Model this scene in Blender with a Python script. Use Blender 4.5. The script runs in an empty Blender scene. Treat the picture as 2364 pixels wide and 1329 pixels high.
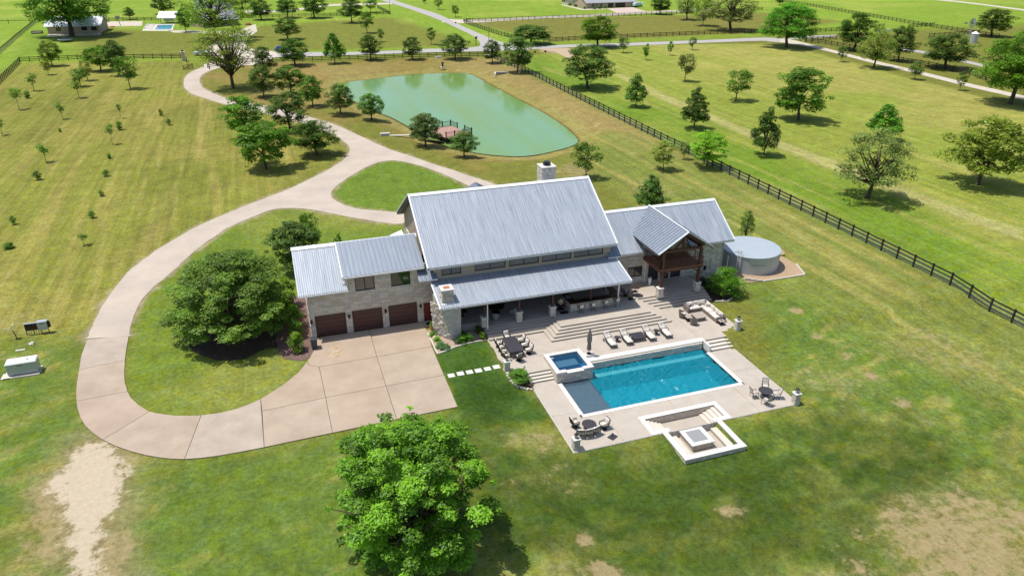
import bpy, bmesh, math, random
import numpy as np
from mathutils import Vector, Matrix
random.seed(7)
RNG = np.random.default_rng(11)
scene = bpy.context.scene
COL = scene.collection

# ------------------------------------------------------------------ camera
CAM_H = 36.0
FPX, PITCH, YAW, ROLL = 1672.5, math.radians(26.14), math.radians(18.5), math.radians(0.15)
CX, CY = 1182.0, 664.5
_f = np.array([math.sin(YAW)*math.cos(PITCH), math.cos(YAW)*math.cos(PITCH), -math.sin(PITCH)])
_r = np.array([math.cos(YAW), -math.sin(YAW), 0.0]); _u = np.cross(_r, _f)
R_ = _r*math.cos(ROLL)+_u*math.sin(ROLL); U_ = -_r*math.sin(ROLL)+_u*math.cos(ROLL); F_ = _f
cam_d = bpy.data.cameras.new('camera'); cam = bpy.data.objects.new('camera', cam_d); COL.objects.link(cam)
cam.matrix_world = Matrix(((R_[0], U_[0], -F_[0], 0), (R_[1], U_[1], -F_[1], 0), (R_[2], U_[2], -F_[2], CAM_H), (0, 0, 0, 1)))
cam_d.sensor_width = 36.0; cam_d.lens = FPX/2364*36; cam_d.clip_start = 0.5; cam_d.clip_end = 6000
scene.camera = cam

# ------------------------------------------------------------------ light
TO_SUN = Vector((-0.33, 0.14, 1.0)).normalized()
world = bpy.data.worlds.new('World'); scene.world = world; world.use_nodes = True
wn = world.node_tree.nodes; wl = world.node_tree.links
for n in list(wn): wn.remove(n)
sky = wn.new('ShaderNodeTexSky'); sky.sky_type = 'NISHITA'; sky.sun_disc = False
sky.sun_elevation = math.asin(TO_SUN.z); sky.sun_rotation = math.atan2(TO_SUN.x, TO_SUN.y)
sky.air_density = 1.0; sky.dust_density = 1.5
bg = wn.new('ShaderNodeBackground'); bg.inputs['Strength'].default_value = 0.14
wo = wn.new('ShaderNodeOutputWorld'); wl.new(sky.outputs[0], bg.inputs[0]); wl.new(bg.outputs[0], wo.inputs[0])
sl = bpy.data.lights.new('sun', 'SUN'); sl.energy = 4.35; sl.angle = math.radians(0.53); sl.color = (1.0, 0.955, 0.87)
so = bpy.data.objects.new('sun', sl); COL.objects.link(so); so.location = (0, 0, 120)
so.rotation_euler = TO_SUN.to_track_quat('Z', 'Y').to_euler()
scene.view_settings.view_transform = 'Standard'; scene.view_settings.look = 'None'
scene.view_settings.exposure = 0.08; scene.view_settings.gamma = 1.0; scene.view_settings.use_curve_mapping = False
scene.cycles.max_bounces = 8; scene.cycles.transparent_max_bounces = 12

# ------------------------------------------------------------------ picks: a pixel of the photograph to a point of the place
def ray(px, py): return F_ + R_*((px-CX)/FPX) - U_*((py-CY)/FPX)
def P(px, py, z=0.0):
    d = ray(px, py); t = (z-CAM_H)/d[2]; return Vector((d[0]*t, d[1]*t, z))
def onY(px, py, Y):
    d = ray(px, py); t = Y/d[1]; return Vector((d[0]*t, Y, CAM_H+d[2]*t))
def ss(x, a, b):
    t = np.clip((x-a)/(b-a), 0, 1); return t*t*(3-2*t)

# ------------------------------------------------------------------ numpy noise
_perm = RNG.random((256, 256))
def vnoise(x, y):
    xi = np.floor(x).astype(int); yi = np.floor(y).astype(int); fx = x-xi; fy = y-yi
    fx = fx*fx*(3-2*fx); fy = fy*fy*(3-2*fy)
    g = lambda a, b: _perm[a & 255, b & 255]
    return (g(xi, yi)*(1-fx)+g(xi+1, yi)*fx)*(1-fy) + (g(xi, yi+1)*(1-fx)+g(xi+1, yi+1)*fx)*fy
def fbm(x, y, o=4):
    s = 0; a = .5; t = 0
    for i in range(o):
        s = s+a*vnoise(x*2**i+17.3*i, y*2**i+9.1*i); t += a; a *= .5
    return s/t
def sdf(poly, X, Y):
    """signed distance to a polygon, negative inside"""
    poly = np.array([(p[0], p[1]) for p in poly]); n = len(poly)
    d = np.full(X.shape, 1e18); ins = np.zeros(X.shape, bool)
    for i in range(n):
        ax, ay = poly[i]; bx, by = poly[(i+1) % n]
        ex, ey = bx-ax, by-ay; L = ex*ex+ey*ey+1e-12
        t = np.clip(((X-ax)*ex+(Y-ay)*ey)/L, 0, 1)
        d = np.minimum(d, (X-ax-t*ex)**2+(Y-ay-t*ey)**2)
        c = ((ay > Y) != (by > Y)); xx = ex*(Y-ay)/(ey if abs(ey) > 1e-12 else 1e-12)+ax
        ins ^= c & (X < xx)
    d = np.sqrt(d); return np.where(ins, -d, d)
def smooth_poly(pts, n=5, closed=True):
    out = []; m = len(pts)
    rng = range(m) if closed else range(m-1)
    for i in rng:
        if closed: p = [pts[(i+k-1) % m] for k in range(4)]
        else: p = [pts[max(i-1, 0)], pts[i], pts[i+1], pts[min(i+2, m-1)]]
        for k in range(n):
            t = k/n
            out.append(tuple(.5*((2*p[1][a])+(-p[0][a]+p[2][a])*t+(2*p[0][a]-5*p[1][a]+4*p[2][a]-p[3][a])*t*t+(-p[0][a]+3*p[1][a]-3*p[2][a]+p[3][a])*t**3) for a in range(2)))
    if not closed: out.append(tuple(pts[-1]))
    return out

# ------------------------------------------------------------------ terrain height
POND_PX = [(775, 196), (800, 190), (860, 183), (940, 174), (1020, 169), (1075, 170), (1100, 178), (1135, 198), (1200, 232), (1262, 265), (1310, 298),
           (1334, 324), (1322, 336), (1290, 346), (1240, 357), (1190, 361), (1120, 356), (1060, 345), (1010, 330), (960, 302), (905, 272), (860, 255), (810, 230), (778, 212)]
POND_Z = -0.9
POND = [P(x, y, POND_Z) for x, y in smooth_poly(POND_PX, 4)]
def rectm(X, Y, x0, x1, y0, y1): return (X > x0) & (X < x1) & (Y > y0) & (Y < y1)
def terr(X, Y):
    X = np.asarray(X, float); Y = np.asarray(Y, float)
    s = ss(X, 13, 18)
    h = -.68*s*(1-ss(Y, 50.6, 53.2)) - .34*s*(1-ss(Y, 37.5, 41.3))
    near = rectm(X, Y, 5, 80, 100, 240)
    if near.any():
        d = np.full(X.shape, 99.0); d[near] = sdf(POND, X[near], Y[near])
        h = h+np.where(d < 9, (POND_Z)*(1-ss(d, 0, 8)) - .5*(1-ss(d, -3, 1.2)), 0)
    return h
def T(x, y): return float(terr(np.array([x]), np.array([y]))[0])
def G(px, py):
    z = 0.0
    for _ in range(6):
        p = P(px, py, z); z = T(p.x, p.y)
    return P(px, py, z)
def digs(X, Y):
    return rectm(X, Y, 17.7, 41.9, 53.9, 59.6) | rectm(X, Y, 19.5, 39.7, 42.0, 53.9) | rectm(X, Y, 27.4, 31.8, 38.5, 42.2)

# ------------------------------------------------------------------ materials
MATS = {}
def mat(name, col, rough=.7, metal=0., vary=.12, scale=3.0, bump=0., bscale=None, spec=.4, col2=None, coat=0.):
    if name in MATS: return MATS[name]
    m = bpy.data.materials.new(name); m.use_nodes = True; nt = m.node_tree; N = nt.nodes; L = nt.links
    b = N['Principled BSDF']; b.inputs['Roughness'].default_value = rough; b.inputs['Metallic'].default_value = metal
    b.inputs['Specular IOR Level'].default_value = spec
    tc = N.new('ShaderNodeTexCoord'); nz = N.new('ShaderNodeTexNoise'); nz.inputs['Scale'].default_value = scale
    nz.inputs['Detail'].default_value = 6; nz.inputs['Roughness'].default_value = .65
    L.new(tc.outputs['Object'], nz.inputs['Vector'])
    rp = N.new('ShaderNodeValToRGB'); rp.color_ramp.elements[0].position = .32; rp.color_ramp.elements[1].position = .68
    c2 = col2 or tuple(min(1, c*(1+vary)) for c in col)
    rp.color_ramp.elements[0].color = tuple(c*(1-vary) for c in col)+(1,); rp.color_ramp.elements[1].color = tuple(c2)+(1,)
    L.new(nz.outputs['Fac'], rp.inputs['Fac']); L.new(rp.outputs['Color'], b.inputs['Base Color'])
    if bump:
        n2 = N.new('ShaderNodeTexNoise'); n2.inputs['Scale'].default_value = bscale or scale*6; n2.inputs['Detail'].default_value = 4
        L.new(tc.outputs['Object'], n2.inputs['Vector'])
        bp = N.new('ShaderNodeBump'); bp.inputs['Strength'].default_value = bump; bp.inputs['Distance'].default_value = .05
        L.new(n2.outputs['Fac'], bp.inputs['Height']); L.new(bp.outputs['Normal'], b.inputs['Normal'])
    MATS[name] = m; return m

def leaf_mat(name, dark, light, trans=.50):
    m = bpy.data.materials.new(name); m.use_nodes = True; nt = m.node_tree; N = nt.nodes; L = nt.links
    N.remove(N['Principled BSDF']); out = N['Material Output']; dark = tuple(c*k for c, k in zip(dark, (1.9, 1.8, .9))); light = tuple(c*k for c, k in zip(light, (2.2, 2.3, 1.25)))
    at = N.new('ShaderNodeAttribute'); at.attribute_name = 'v'
    oi = N.new('ShaderNodeObjectInfo')
    rp = N.new('ShaderNodeValToRGB'); rp.color_ramp.elements[0].color = dark+(1,); rp.color_ramp.elements[1].color = light+(1,)
    rp.color_ramp.elements[0].position = .1; rp.color_ramp.elements[1].position = .95
    L.new(at.outputs['Fac'], rp.inputs['Fac'])
    hs = N.new('ShaderNodeHueSaturation')
    mr = N.new('ShaderNodeMapRange'); mr.inputs['To Min'].default_value = .487; mr.inputs['To Max'].default_value = .513
    mv = N.new('ShaderNodeMapRange'); mv.inputs['To Min'].default_value = .82; mv.inputs['To Max'].default_value = 1.18
    L.new(oi.outputs['Random'], mr.inputs['Value']); L.new(oi.outputs['Random'], mv.inputs['Value'])
    L.new(mr.outputs[0], hs.inputs['Hue']); L.new(mv.outputs[0], hs.inputs['Value']); L.new(rp.outputs['Color'], hs.inputs['Color'])
    df = N.new('ShaderNodeBsdfDiffuse'); tr = N.new('ShaderNodeBsdfTranslucent'); gl = N.new('ShaderNodeBsdfGlossy')
    gl.inputs['Roughness'].default_value = .45; gl.inputs['Color'].default_value = (.8, .85, .8, 1)
    mx = N.new('ShaderNodeMixShader'); mx.inputs[0].default_value = trans
    m2 = N.new('ShaderNodeMixShader'); m2.inputs[0].default_value = .018
    L.new(hs.outputs['Color'], df.inputs['Color']); L.new(hs.outputs['Color'], tr.inputs['Color'])
    L.new(df.outputs[0], mx.inputs[1]); L.new(tr.outputs[0], mx.inputs[2]); L.new(mx.outputs[0], m2.inputs[1]); L.new(gl.outputs[0], m2.inputs[2])
    L.new(m2.outputs[0], out.inputs['Surface']); MATS[name] = m; return m

# ------------------------------------------------------------------ mesh builder
class MB:
    def __init__(s): s.v = []; s.f = []; s.mi = []
    def add(s, vs, fs, mi=0):
        o = len(s.v); s.v += [tuple(v) for v in vs]; s.f += [tuple(i+o for i in f) for f in fs]; s.mi += [mi]*len(fs); return s
    def box(s, x0, x1, y0, y1, z0, z1, mi=0):
        return s.add([(x0, y0, z0), (x1, y0, z0), (x1, y1, z0), (x0, y1, z0), (x0, y0, z1), (x1, y0, z1), (x1, y1, z1), (x0, y1, z1)],
              [(0, 3, 2, 1), (4, 5, 6, 7), (0, 1, 5, 4), (1, 2, 6, 5), (2, 3, 7, 6), (3, 0, 4, 7)], mi)
    def obox(s, c, u, v, w, a, b, d, mi=0):
        """box centred at c with unit axes u v w and half sizes a b d"""
        c = Vector(c); u = Vector(u)*a; v = Vector(v)*b; w = Vector(w)*d
        return s.add([c-u-v-w, c+u-v-w, c+u+v-w, c-u+v-w, c-u-v+w, c+u-v+w, c+u+v+w, c-u+v+w],
              [(0, 3, 2, 1), (4, 5, 6, 7), (0, 1, 5, 4), (1, 2, 6, 5), (2, 3, 7, 6), (3, 0, 4, 7)], mi)
    def bar(s, a, b, w, h=None, mi=0, up=(0, 0, 1)):
        a = Vector(a); b = Vector(b); d = b-a; L = d.length
        if L < 1e-6: return s
        d /= L; up = Vector(up); x = d.cross(up)
        if x.length < 1e-3: x = d.cross(Vector((1, 0, 0)))
        x.normalize(); y = x.cross(d); return s.obox((a+b)/2, d, x, y, L/2, w/2, (h or w)/2, mi)
    def tube(s, pts, r, n=6, mi=0, cap=True):
        pts = [Vector(p) for p in pts]; rs = r if isinstance(r, (list, tuple)) else [r]*len(pts); o = len(s.v)
        for i, p in enumerate(pts):
            d = (pts[min(i+1, len(pts)-1)]-pts[max(i-1, 0)]).normalized()
            x = d.cross(Vector((0, 0, 1)));
            if x.length < 1e-2: x = Vector((1, 0, 0))
            x.normalize(); y = d.cross(x)
            for k in range(n):
                a = 2*math.pi*k/n; s.v.append(tuple(p+(x*math.cos(a)+y*math.sin(a))*rs[i]))
        for i in range(len(pts)-1):
            for k in range(n):
                s.f.append((o+i*n+k, o+i*n+(k+1) % n, o+(i+1)*n+(k+1) % n, o+(i+1)*n+k)); s.mi.append(mi)
        if cap:
            s.f.append(tuple(o+k for k in range(n))[::-1]); s.mi.append(mi)
            s.f.append(tuple(o+(len(pts)-1)*n+k for k in range(n))); s.mi.append(mi)
        return s
    def lathe(s, c, prof, n=16, mi=0, f=None):
        o = len(s.v); c = Vector(c)
        for j, (r, z) in enumerate(prof):
            for k in range(n):
                a = 2*math.pi*k/n; q = r*(f(a, j) if f else 1); s.v.append((c.x+q*math.cos(a), c.y+q*math.sin(a), c.z+z))
        for j in range(len(prof)-1):
            for k in range(n):
                s.f.append((o+j*n+k, o+j*n+(k+1) % n, o+(j+1)*n+(k+1) % n, o+(j+1)*n+k)); s.mi.append(mi)
        s.f.append(tuple(o+k for k in range(n))[::-1]); s.mi.append(mi)
        s.f.append(tuple(o+(len(prof)-1)*n+k for k in range(n))); s.mi.append(mi)
        return s
    def prism(s, poly, z0, z1, mi=0):
        n = len(poly); a = sum(poly[i][0]*poly[(i+1) % n][1]-poly[(i+1) % n][0]*poly[i][1] for i in range(n))
        if a < 0: poly = poly[::-1]
        s.add([(p[0], p[1], z0) for p in poly]+[(p[0], p[1], z1) for p in poly],
              [tuple(range(n))[::-1], tuple(range(n, 2*n))]+[(i, (i+1) % n, n+(i+1) % n, n+i) for i in range(n)], mi); return s
    def cushion(s, c, u, v, w, a, b, d, mi=0, puff=.25):
        """pillow-like rounded box"""
        c = Vector(c); u = Vector(u); v = Vector(v); w = Vector(w); o = len(s.v); n = 6
        for side in (1, -1):
            for i in range(n+1):
                for j in range(n+1):
                    x = 2*i/n-1; y = 2*j/n-1; e = (1-abs(x)**4)*(1-abs(y)**4)
                    s.v.append(tuple(c+u*a*x*(1-.05*abs(y)**3)+v*b*y*(1-.05*abs(x)**3)+w*side*d*(1-puff+puff*e if max(abs(x), abs(y)) < 1 else .45)))
        q = (n+1)*(n+1)
        for i in range(n):
            for j in range(n):
                k = o+i*(n+1)+j; s.f.append((k, k+n+1, k+n+2, k+1)); s.mi.append(mi)
                k += q; s.f.append((k, k+1, k+n+2, k+n+1)); s.mi.append(mi)
        rim = [i*(n+1) for i in range(n)]+[n*(n+1)+j for j in range(n)]+[i*(n+1)+n for i in range(n, 0, -1)]+[j for j in range(n, 0, -1)]
        for i in range(len(rim)):
            a1, b1 = rim[i], rim[(i+1) % len(rim)]; s.f.append((o+a1, o+q+a1, o+q+b1, o+b1)); s.mi.append(mi)
        return s
    def mesh(s, name, mats, off=(0, 0, 0), smooth=False):
        me = bpy.data.meshes.new(name); ox, oy, oz = off
        me.from_pydata([(v[0]-ox, v[1]-oy, v[2]-oz) for v in s.v], [], s.f)
        if not isinstance(mats, (list, tuple)): mats = [mats]
        for m in mats: me.materials.append(m)
        if len(mats) > 1: me.polygons.foreach_set('material_index', s.mi)
        if smooth: me.polygons.foreach_set('use_smooth', [True]*len(me.polygons))
        me.update(); return me
def root_loc(o):
    v = Vector((0, 0, 0))
    while o: v = v+o.location; o = o.parent
    return v
def link(name, me, parent=None, loc=(0, 0, 0)):
    o = bpy.data.objects.new(name, me); COL.objects.link(o); o.location = loc
    if parent: o.parent = parent
    return o
def part(mb, name, mats, parent, world=False, smooth=False, kind=None, label=None):
    """a part (or sub-part) of a thing; world=True when mb is in world coordinates and the root is not rotated"""
    off = root_loc(parent) if world else (0, 0, 0)
    o = link(name, mb.mesh(name, mats, off, smooth), parent)
    if kind: o['kind'] = kind
    if label: o['label'] = label
    return o
def thing(name, label, cat, loc=(0, 0, 0), rz=0., group=None):
    o = link(name, None, None, loc); o.rotation_euler = (0, 0, rz); o.empty_display_size = .3
    o['label'] = label; o['category'] = cat
    if group: o['group'] = group
    return o
def solo(mb, name, mats, label, cat, loc=(0, 0, 0), group=None, smooth=False, kind=None, rz=0.):
    o = link(name, mb.mesh(name, mats, (0, 0, 0), smooth), None, loc); o.rotation_euler = (0, 0, rz); o['label'] = label; o['category'] = cat
    if group: o['group'] = group
    if kind: o['kind'] = kind
    return o
def structure(mb, name, mats, parent=None, smooth=False):
    o = link(name, mb.mesh(name, mats, (0, 0, 0), smooth), parent)
    if not parent: o['kind'] = 'structure'
    return o
def dup(root, loc, rz=None, label=None, group=None):
    def cp(o, par):
        c = o.copy(); COL.objects.link(c); c.parent = par
        for ch in [k for k in KIDS.get(o.name, [])]:
            cp(ch, c)
        return c
    KIDS = {}
    def walk(o):
        KIDS[o.name] = list(o.children)
        for c in o.children: walk(c)
    walk(root); r = cp(root, None); r.location = loc
    if rz is not None: r.rotation_euler = (0, 0, rz)
    if label: r['label'] = label
    if group: r['group'] = group
    return r

# ------------------------------------------------------------------ palette
M_stoneA = mat('limestone_pale', (.60, .55, .48), .85, vary=.18, scale=2.5, bump=.5, bscale=14)
M_stoneB = mat('limestone_cream', (.64, .58, .49), .85, vary=.15, scale=2.5, bump=.5, bscale=14)
M_stoneC = mat('limestone_buff', (.53, .45, .36), .85, vary=.2, scale=2.5, bump=.5, bscale=14)
M_stoneD = mat('limestone_grey', (.50, .47, .43), .85, vary=.2, scale=2.5, bump=.5, bscale=14)
STONES = [M_stoneA, M_stoneB, M_stoneC, M_stoneD]
M_mortar = mat('mortar', (.50, .45, .38), .9, vary=.1, scale=8)
M_stucco = mat('tan_stucco', (.44, .36, .27), .85, vary=.08, scale=5)
M_roofdeck = mat('dark_fascia', (.07, .06, .055), .6)
M_trim = mat('galvanised_trim', (.78, .80, .82), .45, metal=.15, vary=.06)
M_deckstone = mat('limestone_paving', (.43, .375, .315), .8, vary=.06, scale=.7, col2=(.475, .42, .355), bump=.15, bscale=20)
M_tread = mat('limestone_tread', (.57, .52, .45), .75, vary=.06, scale=1.2)
M_riser = mat('shade_toned_riser', (.30, .27, .23), .9, vary=.15, scale=4)  # darker than the tread: the riser's shade is put into its colour
M_coping = mat('white_limestone_coping', (.66, .63, .58), .7, vary=.06, scale=1.6, bump=.15, bscale=20)
M_conc = mat('driveway_concrete', (.375, .295, .22), .85, vary=.10, scale=.4, col2=(.43, .35, .265), bump=.1, bscale=30)
M_conc2 = mat('driveway_concrete_grey', (.385, .315, .25), .85, vary=.10, scale=.5, col2=(.44, .37, .30), bump=.1, bscale=30)
M_conc3 = mat('driveway_concrete_warm', (.39, .30, .22), .85, vary=.12, scale=.3, col2=(.43, .34, .26), bump=.1, bscale=30)
M_joint = mat('expansion_joint', (.10, .075, .05), .9)
M_gravel = mat('crushed_limestone', (.44, .375, .31), .95, vary=.08, scale=.22, col2=(.50, .425, .35), bump=.35, bscale=9)
M_road = mat('pale_asphalt', (.37, .35, .33), .9, vary=.06, scale=.3)
M_track = mat('caliche_track', (.50, .44, .36), .95, vary=.1, scale=.4, bump=.3, bscale=9)
M_brown = mat('dark_brown_fence_wood', (.035, .024, .018), .8, vary=.3, scale=2)
M_beam = mat('red_brown_timber', (.085, .036, .025), .6, vary=.25, scale=3)
M_deckwood = mat('red_cedar_decking', (.30, .13, .07), .6, vary=.2, scale=3)
M_iron = mat('black_iron', (.022, .019, .018), .45, metal=.2, vary=.2)
M_cush = mat('cream_cushion', (.60, .555, .50), .95, vary=.06, scale=6)
M_cushp = mat('patterned_cushion', (.56, .51, .46), .95, vary=.25, scale=22)
M_wick = mat('taupe_wicker', (.20, .165, .14), .9, vary=.3, scale=30, bump=.6, bscale=60)
M_wickt = mat('pale_taupe_tabletop', (.36, .31, .26), .8, vary=.12, scale=12)
M_frame = mat('bronze_window_frame', (.018, .014, .012), .4)
M_door = mat('brown_garage_door', (.085, .037, .032), .45, vary=.1, scale=2)
M_reddoor = mat('red_painted_door', (.18, .032, .028), .4, vary=.08)
M_terra = mat('terracotta', (.40, .16, .08), .8, vary=.15)
M_white = mat('white_paint', (.75, .75, .73), .4, vary=.03)
M_greymetal = mat('pale_grey_metal', (.45, .48, .50), .35, metal=.3, vary=.05)
M_black = mat('black_plastic', (.015, .015, .016), .35)
M_mulch = mat('dark_mulch', (.055, .032, .022), .95, vary=.5, scale=6, bump=.8, bscale=12)
M_rock = mat('pink_river_rock', (.36, .24, .17), .95, vary=.35, scale=7, col2=(.52, .42, .34), bump=.8, bscale=14)
M_bark = mat('brown_bark', (.085, .062, .045), .9, vary=.35, scale=14, bump=.6, bscale=40)
M_barkpale = mat('pale_grey_bark', (.26, .23, .19), .9, vary=.3, scale=14, bump=.6, bscale=40)

def glass(name, col, rough=.06):
    m = mat(name, col, rough, vary=.25, scale=.6, spec=.9); return m
M_glass = glass('dark_window_glass', (.03, .032, .034))
M_glass2 = glass('grey_window_glass', (.11, .105, .095))  # lighter warm grey than the dark panes
M_glassg = glass('painted_green_reflection_glass', (.012, .045, .012))  # the green reflection is painted into the pane colour

# roof metal with weathering streaks down the slope (local Y of each panel)
def roof_mat(name, a, b, rough=.38, metal=.35):
    m = bpy.data.materials.new(name); m.use_nodes = True; N = m.node_tree.nodes; L = m.node_tree.links
    p = N['Principled BSDF']; p.inputs['Metallic'].default_value = metal
    tc = N.new('ShaderNodeTexCoord'); mp = N.new('ShaderNodeMapping'); mp.inputs['Scale'].default_value = (5.5, .16, 1)
    oi = N.new('ShaderNodeObjectInfo'); cb = N.new('ShaderNodeCombineXYZ'); mu = N.new('ShaderNodeMath'); mu.operation = 'MULTIPLY'; mu.inputs[1].default_value = 40
    L.new(oi.outputs['Random'], mu.inputs[0]); L.new(mu.outputs[0], cb.inputs[0]); L.new(mu.outputs[0], cb.inputs[1]); L.new(cb.outputs[0], mp.inputs['Location'])
    nz = N.new('ShaderNodeTexNoise'); nz.inputs['Scale'].default_value = 1.5; nz.inputs['Detail'].default_value = 5; nz.inputs['Roughness'].default_value = .7
    rp = N.new('ShaderNodeValToRGB'); rp.color_ramp.elements[0].position = .35; rp.color_ramp.elements[1].position = .66
    rp.color_ramp.elements[0].color = a+(1,); rp.color_ramp.elements[1].color = b+(1,)
    L.new(tc.outputs['Object'], mp.inputs['Vector']); L.new(mp.outputs[0], nz.inputs['Vector']); L.new(nz.outputs['Fac'], rp.inputs['Fac']); L.new(rp.outputs['Color'], p.inputs['Base Color'])
    mr = N.new('ShaderNodeMapRange'); mr.inputs['To Min'].default_value = rough; mr.inputs['To Max'].default_value = rough+.2
    L.new(nz.outputs['Fac'], mr.inputs['Value']); L.new(mr.outputs[0], p.inputs['Roughness']); MATS[name] = m; return m
M_roof = roof_mat('corrugated_galvalume', (.28, .32, .37), (.46, .50, .56))
M_seam = roof_mat('standing_seam_metal', (.22, .26, .31), (.29, .33, .39))
# ================================================================== GROUND
def axis(spec):
    out = [spec[0][0]]
    for a, b, st in spec:
        n = max(1, int(round((b-a)/st))); out += list(np.linspace(a, b, n+1)[1:])
    return np.array(out)
gx = axis([(-1500, -400, 90), (-400, -150, 9), (-150, -50, 2.5), (-50, -30, .8), (-30, 60, .42), (60, 120, .8), (120, 320, 2.5), (320, 700, 12), (700, 2200, 100)])
gy = axis([(-400, 10, 40), (10, 30, 1.5), (30, 92, .42), (92, 220, .85), (220, 330, 2.0), (330, 560, 5), (560, 1200, 40), (1200, 3600, 200)])
GX, GY = np.meshgrid(gx, gy); GZ = terr(GX, GY); GZ = np.where(digs(GX, GY), -3.2, GZ)
GZ = GZ + np.where(digs(GX, GY), 0, (fbm(GX*.6, GY*.6, 3)-.5)*.03)

def lerp(c, k, m): return c*(1-m[..., None])+np.array(k)*m[..., None]
n1 = fbm(GX*.05+3, GY*.05, 4); n2 = fbm(GX*.25, GY*.25+7, 4); n3 = fbm(GX*.9+1, GY*.9, 3)
def regpx(poly, soft=4, nz=3., sm=True):
    w = [P(x, y) for x, y in (smooth_poly(poly, 4) if sm else poly)]
    d = sdf(w, GX, GY)+(n2-.5)*2*nz; return 1-ss(d, -soft/2, soft/2)
def blob(px, py, rx, ry, ragged=.6, soft=.5):
    c = P(px, py); ax = (P(px+rx, py)-P(px-rx, py)).length/2; ay = (P(px, py-ry)-P(px, py+ry)).length/2
    ax = max(ax, .3); ay = max(ay, .3); ca, sa = math.cos(-.318), math.sin(-.318)
    dx = GX-c.x; dy = GY-c.y; u = (dx*ca+dy*sa)/ax; v = (-dx*sa+dy*ca)/ay
    d = np.sqrt(u*u+v*v)+(n2-.5)*2*ragged+(n3-.5)*ragged; return 1-ss(d, 1-soft, 1+soft*.3)
C = np.zeros(GX.shape+(3,)); C[:] = (.150, .185, .047)
# far meadows: bright young grass
C = lerp(C, (.175, .31, .040), ss(GY, 235, 262))
C = lerp(C, (.26, .36, .085), np.clip(ss(GY, 260, 300)*ss(n1, .5, .7), 0, 1)*.7)
# neighbour's lawns
C = lerp(C, (.155, .20, .048), regpx([(170, 130), (190, 60), (250, 66), (500, 80), (600, 60), (900, 40), (1110, 105), (700, 118), (560, 118), (430, 135)], 10, 3, False))
C = lerp(C, (.14, .26, .035), regpx([(0, 200), (60, 75), (110, 75), (160, 125), (60, 130), (0, 180)], 6, 1, False)*.8)
C = lerp(C, (.165, .19, .055), regpx([(1075, 52), (1300, 43), (1780, 30), (1950, 50), (1700, 80), (1270, 97)], 8, 3, False))
# orchard field, west
lf = regpx([(-60, 230), (45, 145), (440, 140), (430, 200), (540, 255), (760, 310), (800, 350), (560, 490), (290, 650), (195, 780), (-200, 790)], 6, 2, False)
C = lerp(C, (.185, .225, .055), lf)
C = lerp(C, (.235, .225, .09), lf*ss(n1, .52, .72)*.4)
C = lerp(C, (.125, .165, .036), lf*ss(fbm(GX*.07+31, GY*.04, 3), .52, .7)*.55)
ang = .10*np.sin(GY*.02); st = vnoise((GX+GY*.09)*1.1+ang*20, GY*.035+3); st2 = vnoise((GX+GY*.03)*.55+50, GY*.02)
C = lerp(C, (.30, .29, .125), lf*(ss(st, .62, .88)*.42+ss(st2, .65, .9)*.25))
# right-hand paddocks
rf = regpx([(1215, 168), (1225, 128), (1500, 104), (1800, 102), (2364, 250), (2900, 420), (2900, 1100), (2364, 738), (1520, 320)], 3, .4, False)
C = lerp(C, (.20, .275, .060), rf)
C = lerp(C, (.27, .30, .105), rf*ss(GX, 95, 150)*ss(n1, .35, .6)*.9)
C = lerp(C, (.125, .235, .030), rf*(1-ss(GX, 78, 96))*ss(n1, .25, .5))
rs = vnoise(GX*.8+GY*.05, GY*.045)
C = lerp(C, (.34, .35, .15), rf*ss(rs, .62, .9)*.4)
for k, (a, b_) in enumerate([((1425, 176), (1470, 196)), ]): pass
trk = [P(x, y) for x, y in [(1418, 172), (1440, 172), (1530, 215), (1700, 287), (1870, 348), (2110, 440), (2364, 530), (2364, 558), (2100, 462), (1850, 365), (1690, 302), (1515, 226)]]
dd = sdf(trk, GX, GY)+(n2-.5)*1.2
C = lerp(C, (.32, .35, .19), (1-ss(dd, -.8, .4))*.85)
# embankment by the fence and pond banks
bank = regpx([(640, 150), (730, 146), (1120, 134), (1212, 172), (1525, 328), (1640, 395), (1560, 400), (1420, 345), (1330, 345), (1240, 362), (1150, 372), (1040, 360), (900, 300), (800, 255), (740, 225), (690, 190)], 5, 2)
C = lerp(C, (.225, .205, .085), bank*.9)
C = lerp(C, (.25, .235, .12), bank*ss(n1, .40, .62)*.7)
br2 = regpx([(1150, 135), (1215, 172), (1400, 262), (1530, 330), (1470, 345), (1300, 262), (1180, 195), (1040, 150)], 4, 1.4)
C = lerp(C, (.27, .245, .135), br2*.65)
pd = np.full(GX.shape, 99.); q = rectm(GX, GY, 0, 90, 100, 245); pd[q] = sdf(POND, GX[q], GY[q])
C = lerp(C, (.26, .27, .12), (ss(pd, .4, 1.2)*(1-ss(pd, 2.5, 5)))*.7)
C = lerp(C, (.09, .085, .04), 1-ss(pd, .1, .7))
w2 = regpx([(470, 175), (560, 150), (720, 150), (800, 260), (960, 330), (1150, 395), (1100, 400), (980, 350), (800, 290), (640, 250), (520, 225)], 6, 2)
C = lerp(C, (.245, .20, .095), w2*ss(n1, .35, .62)*.7)
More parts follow.
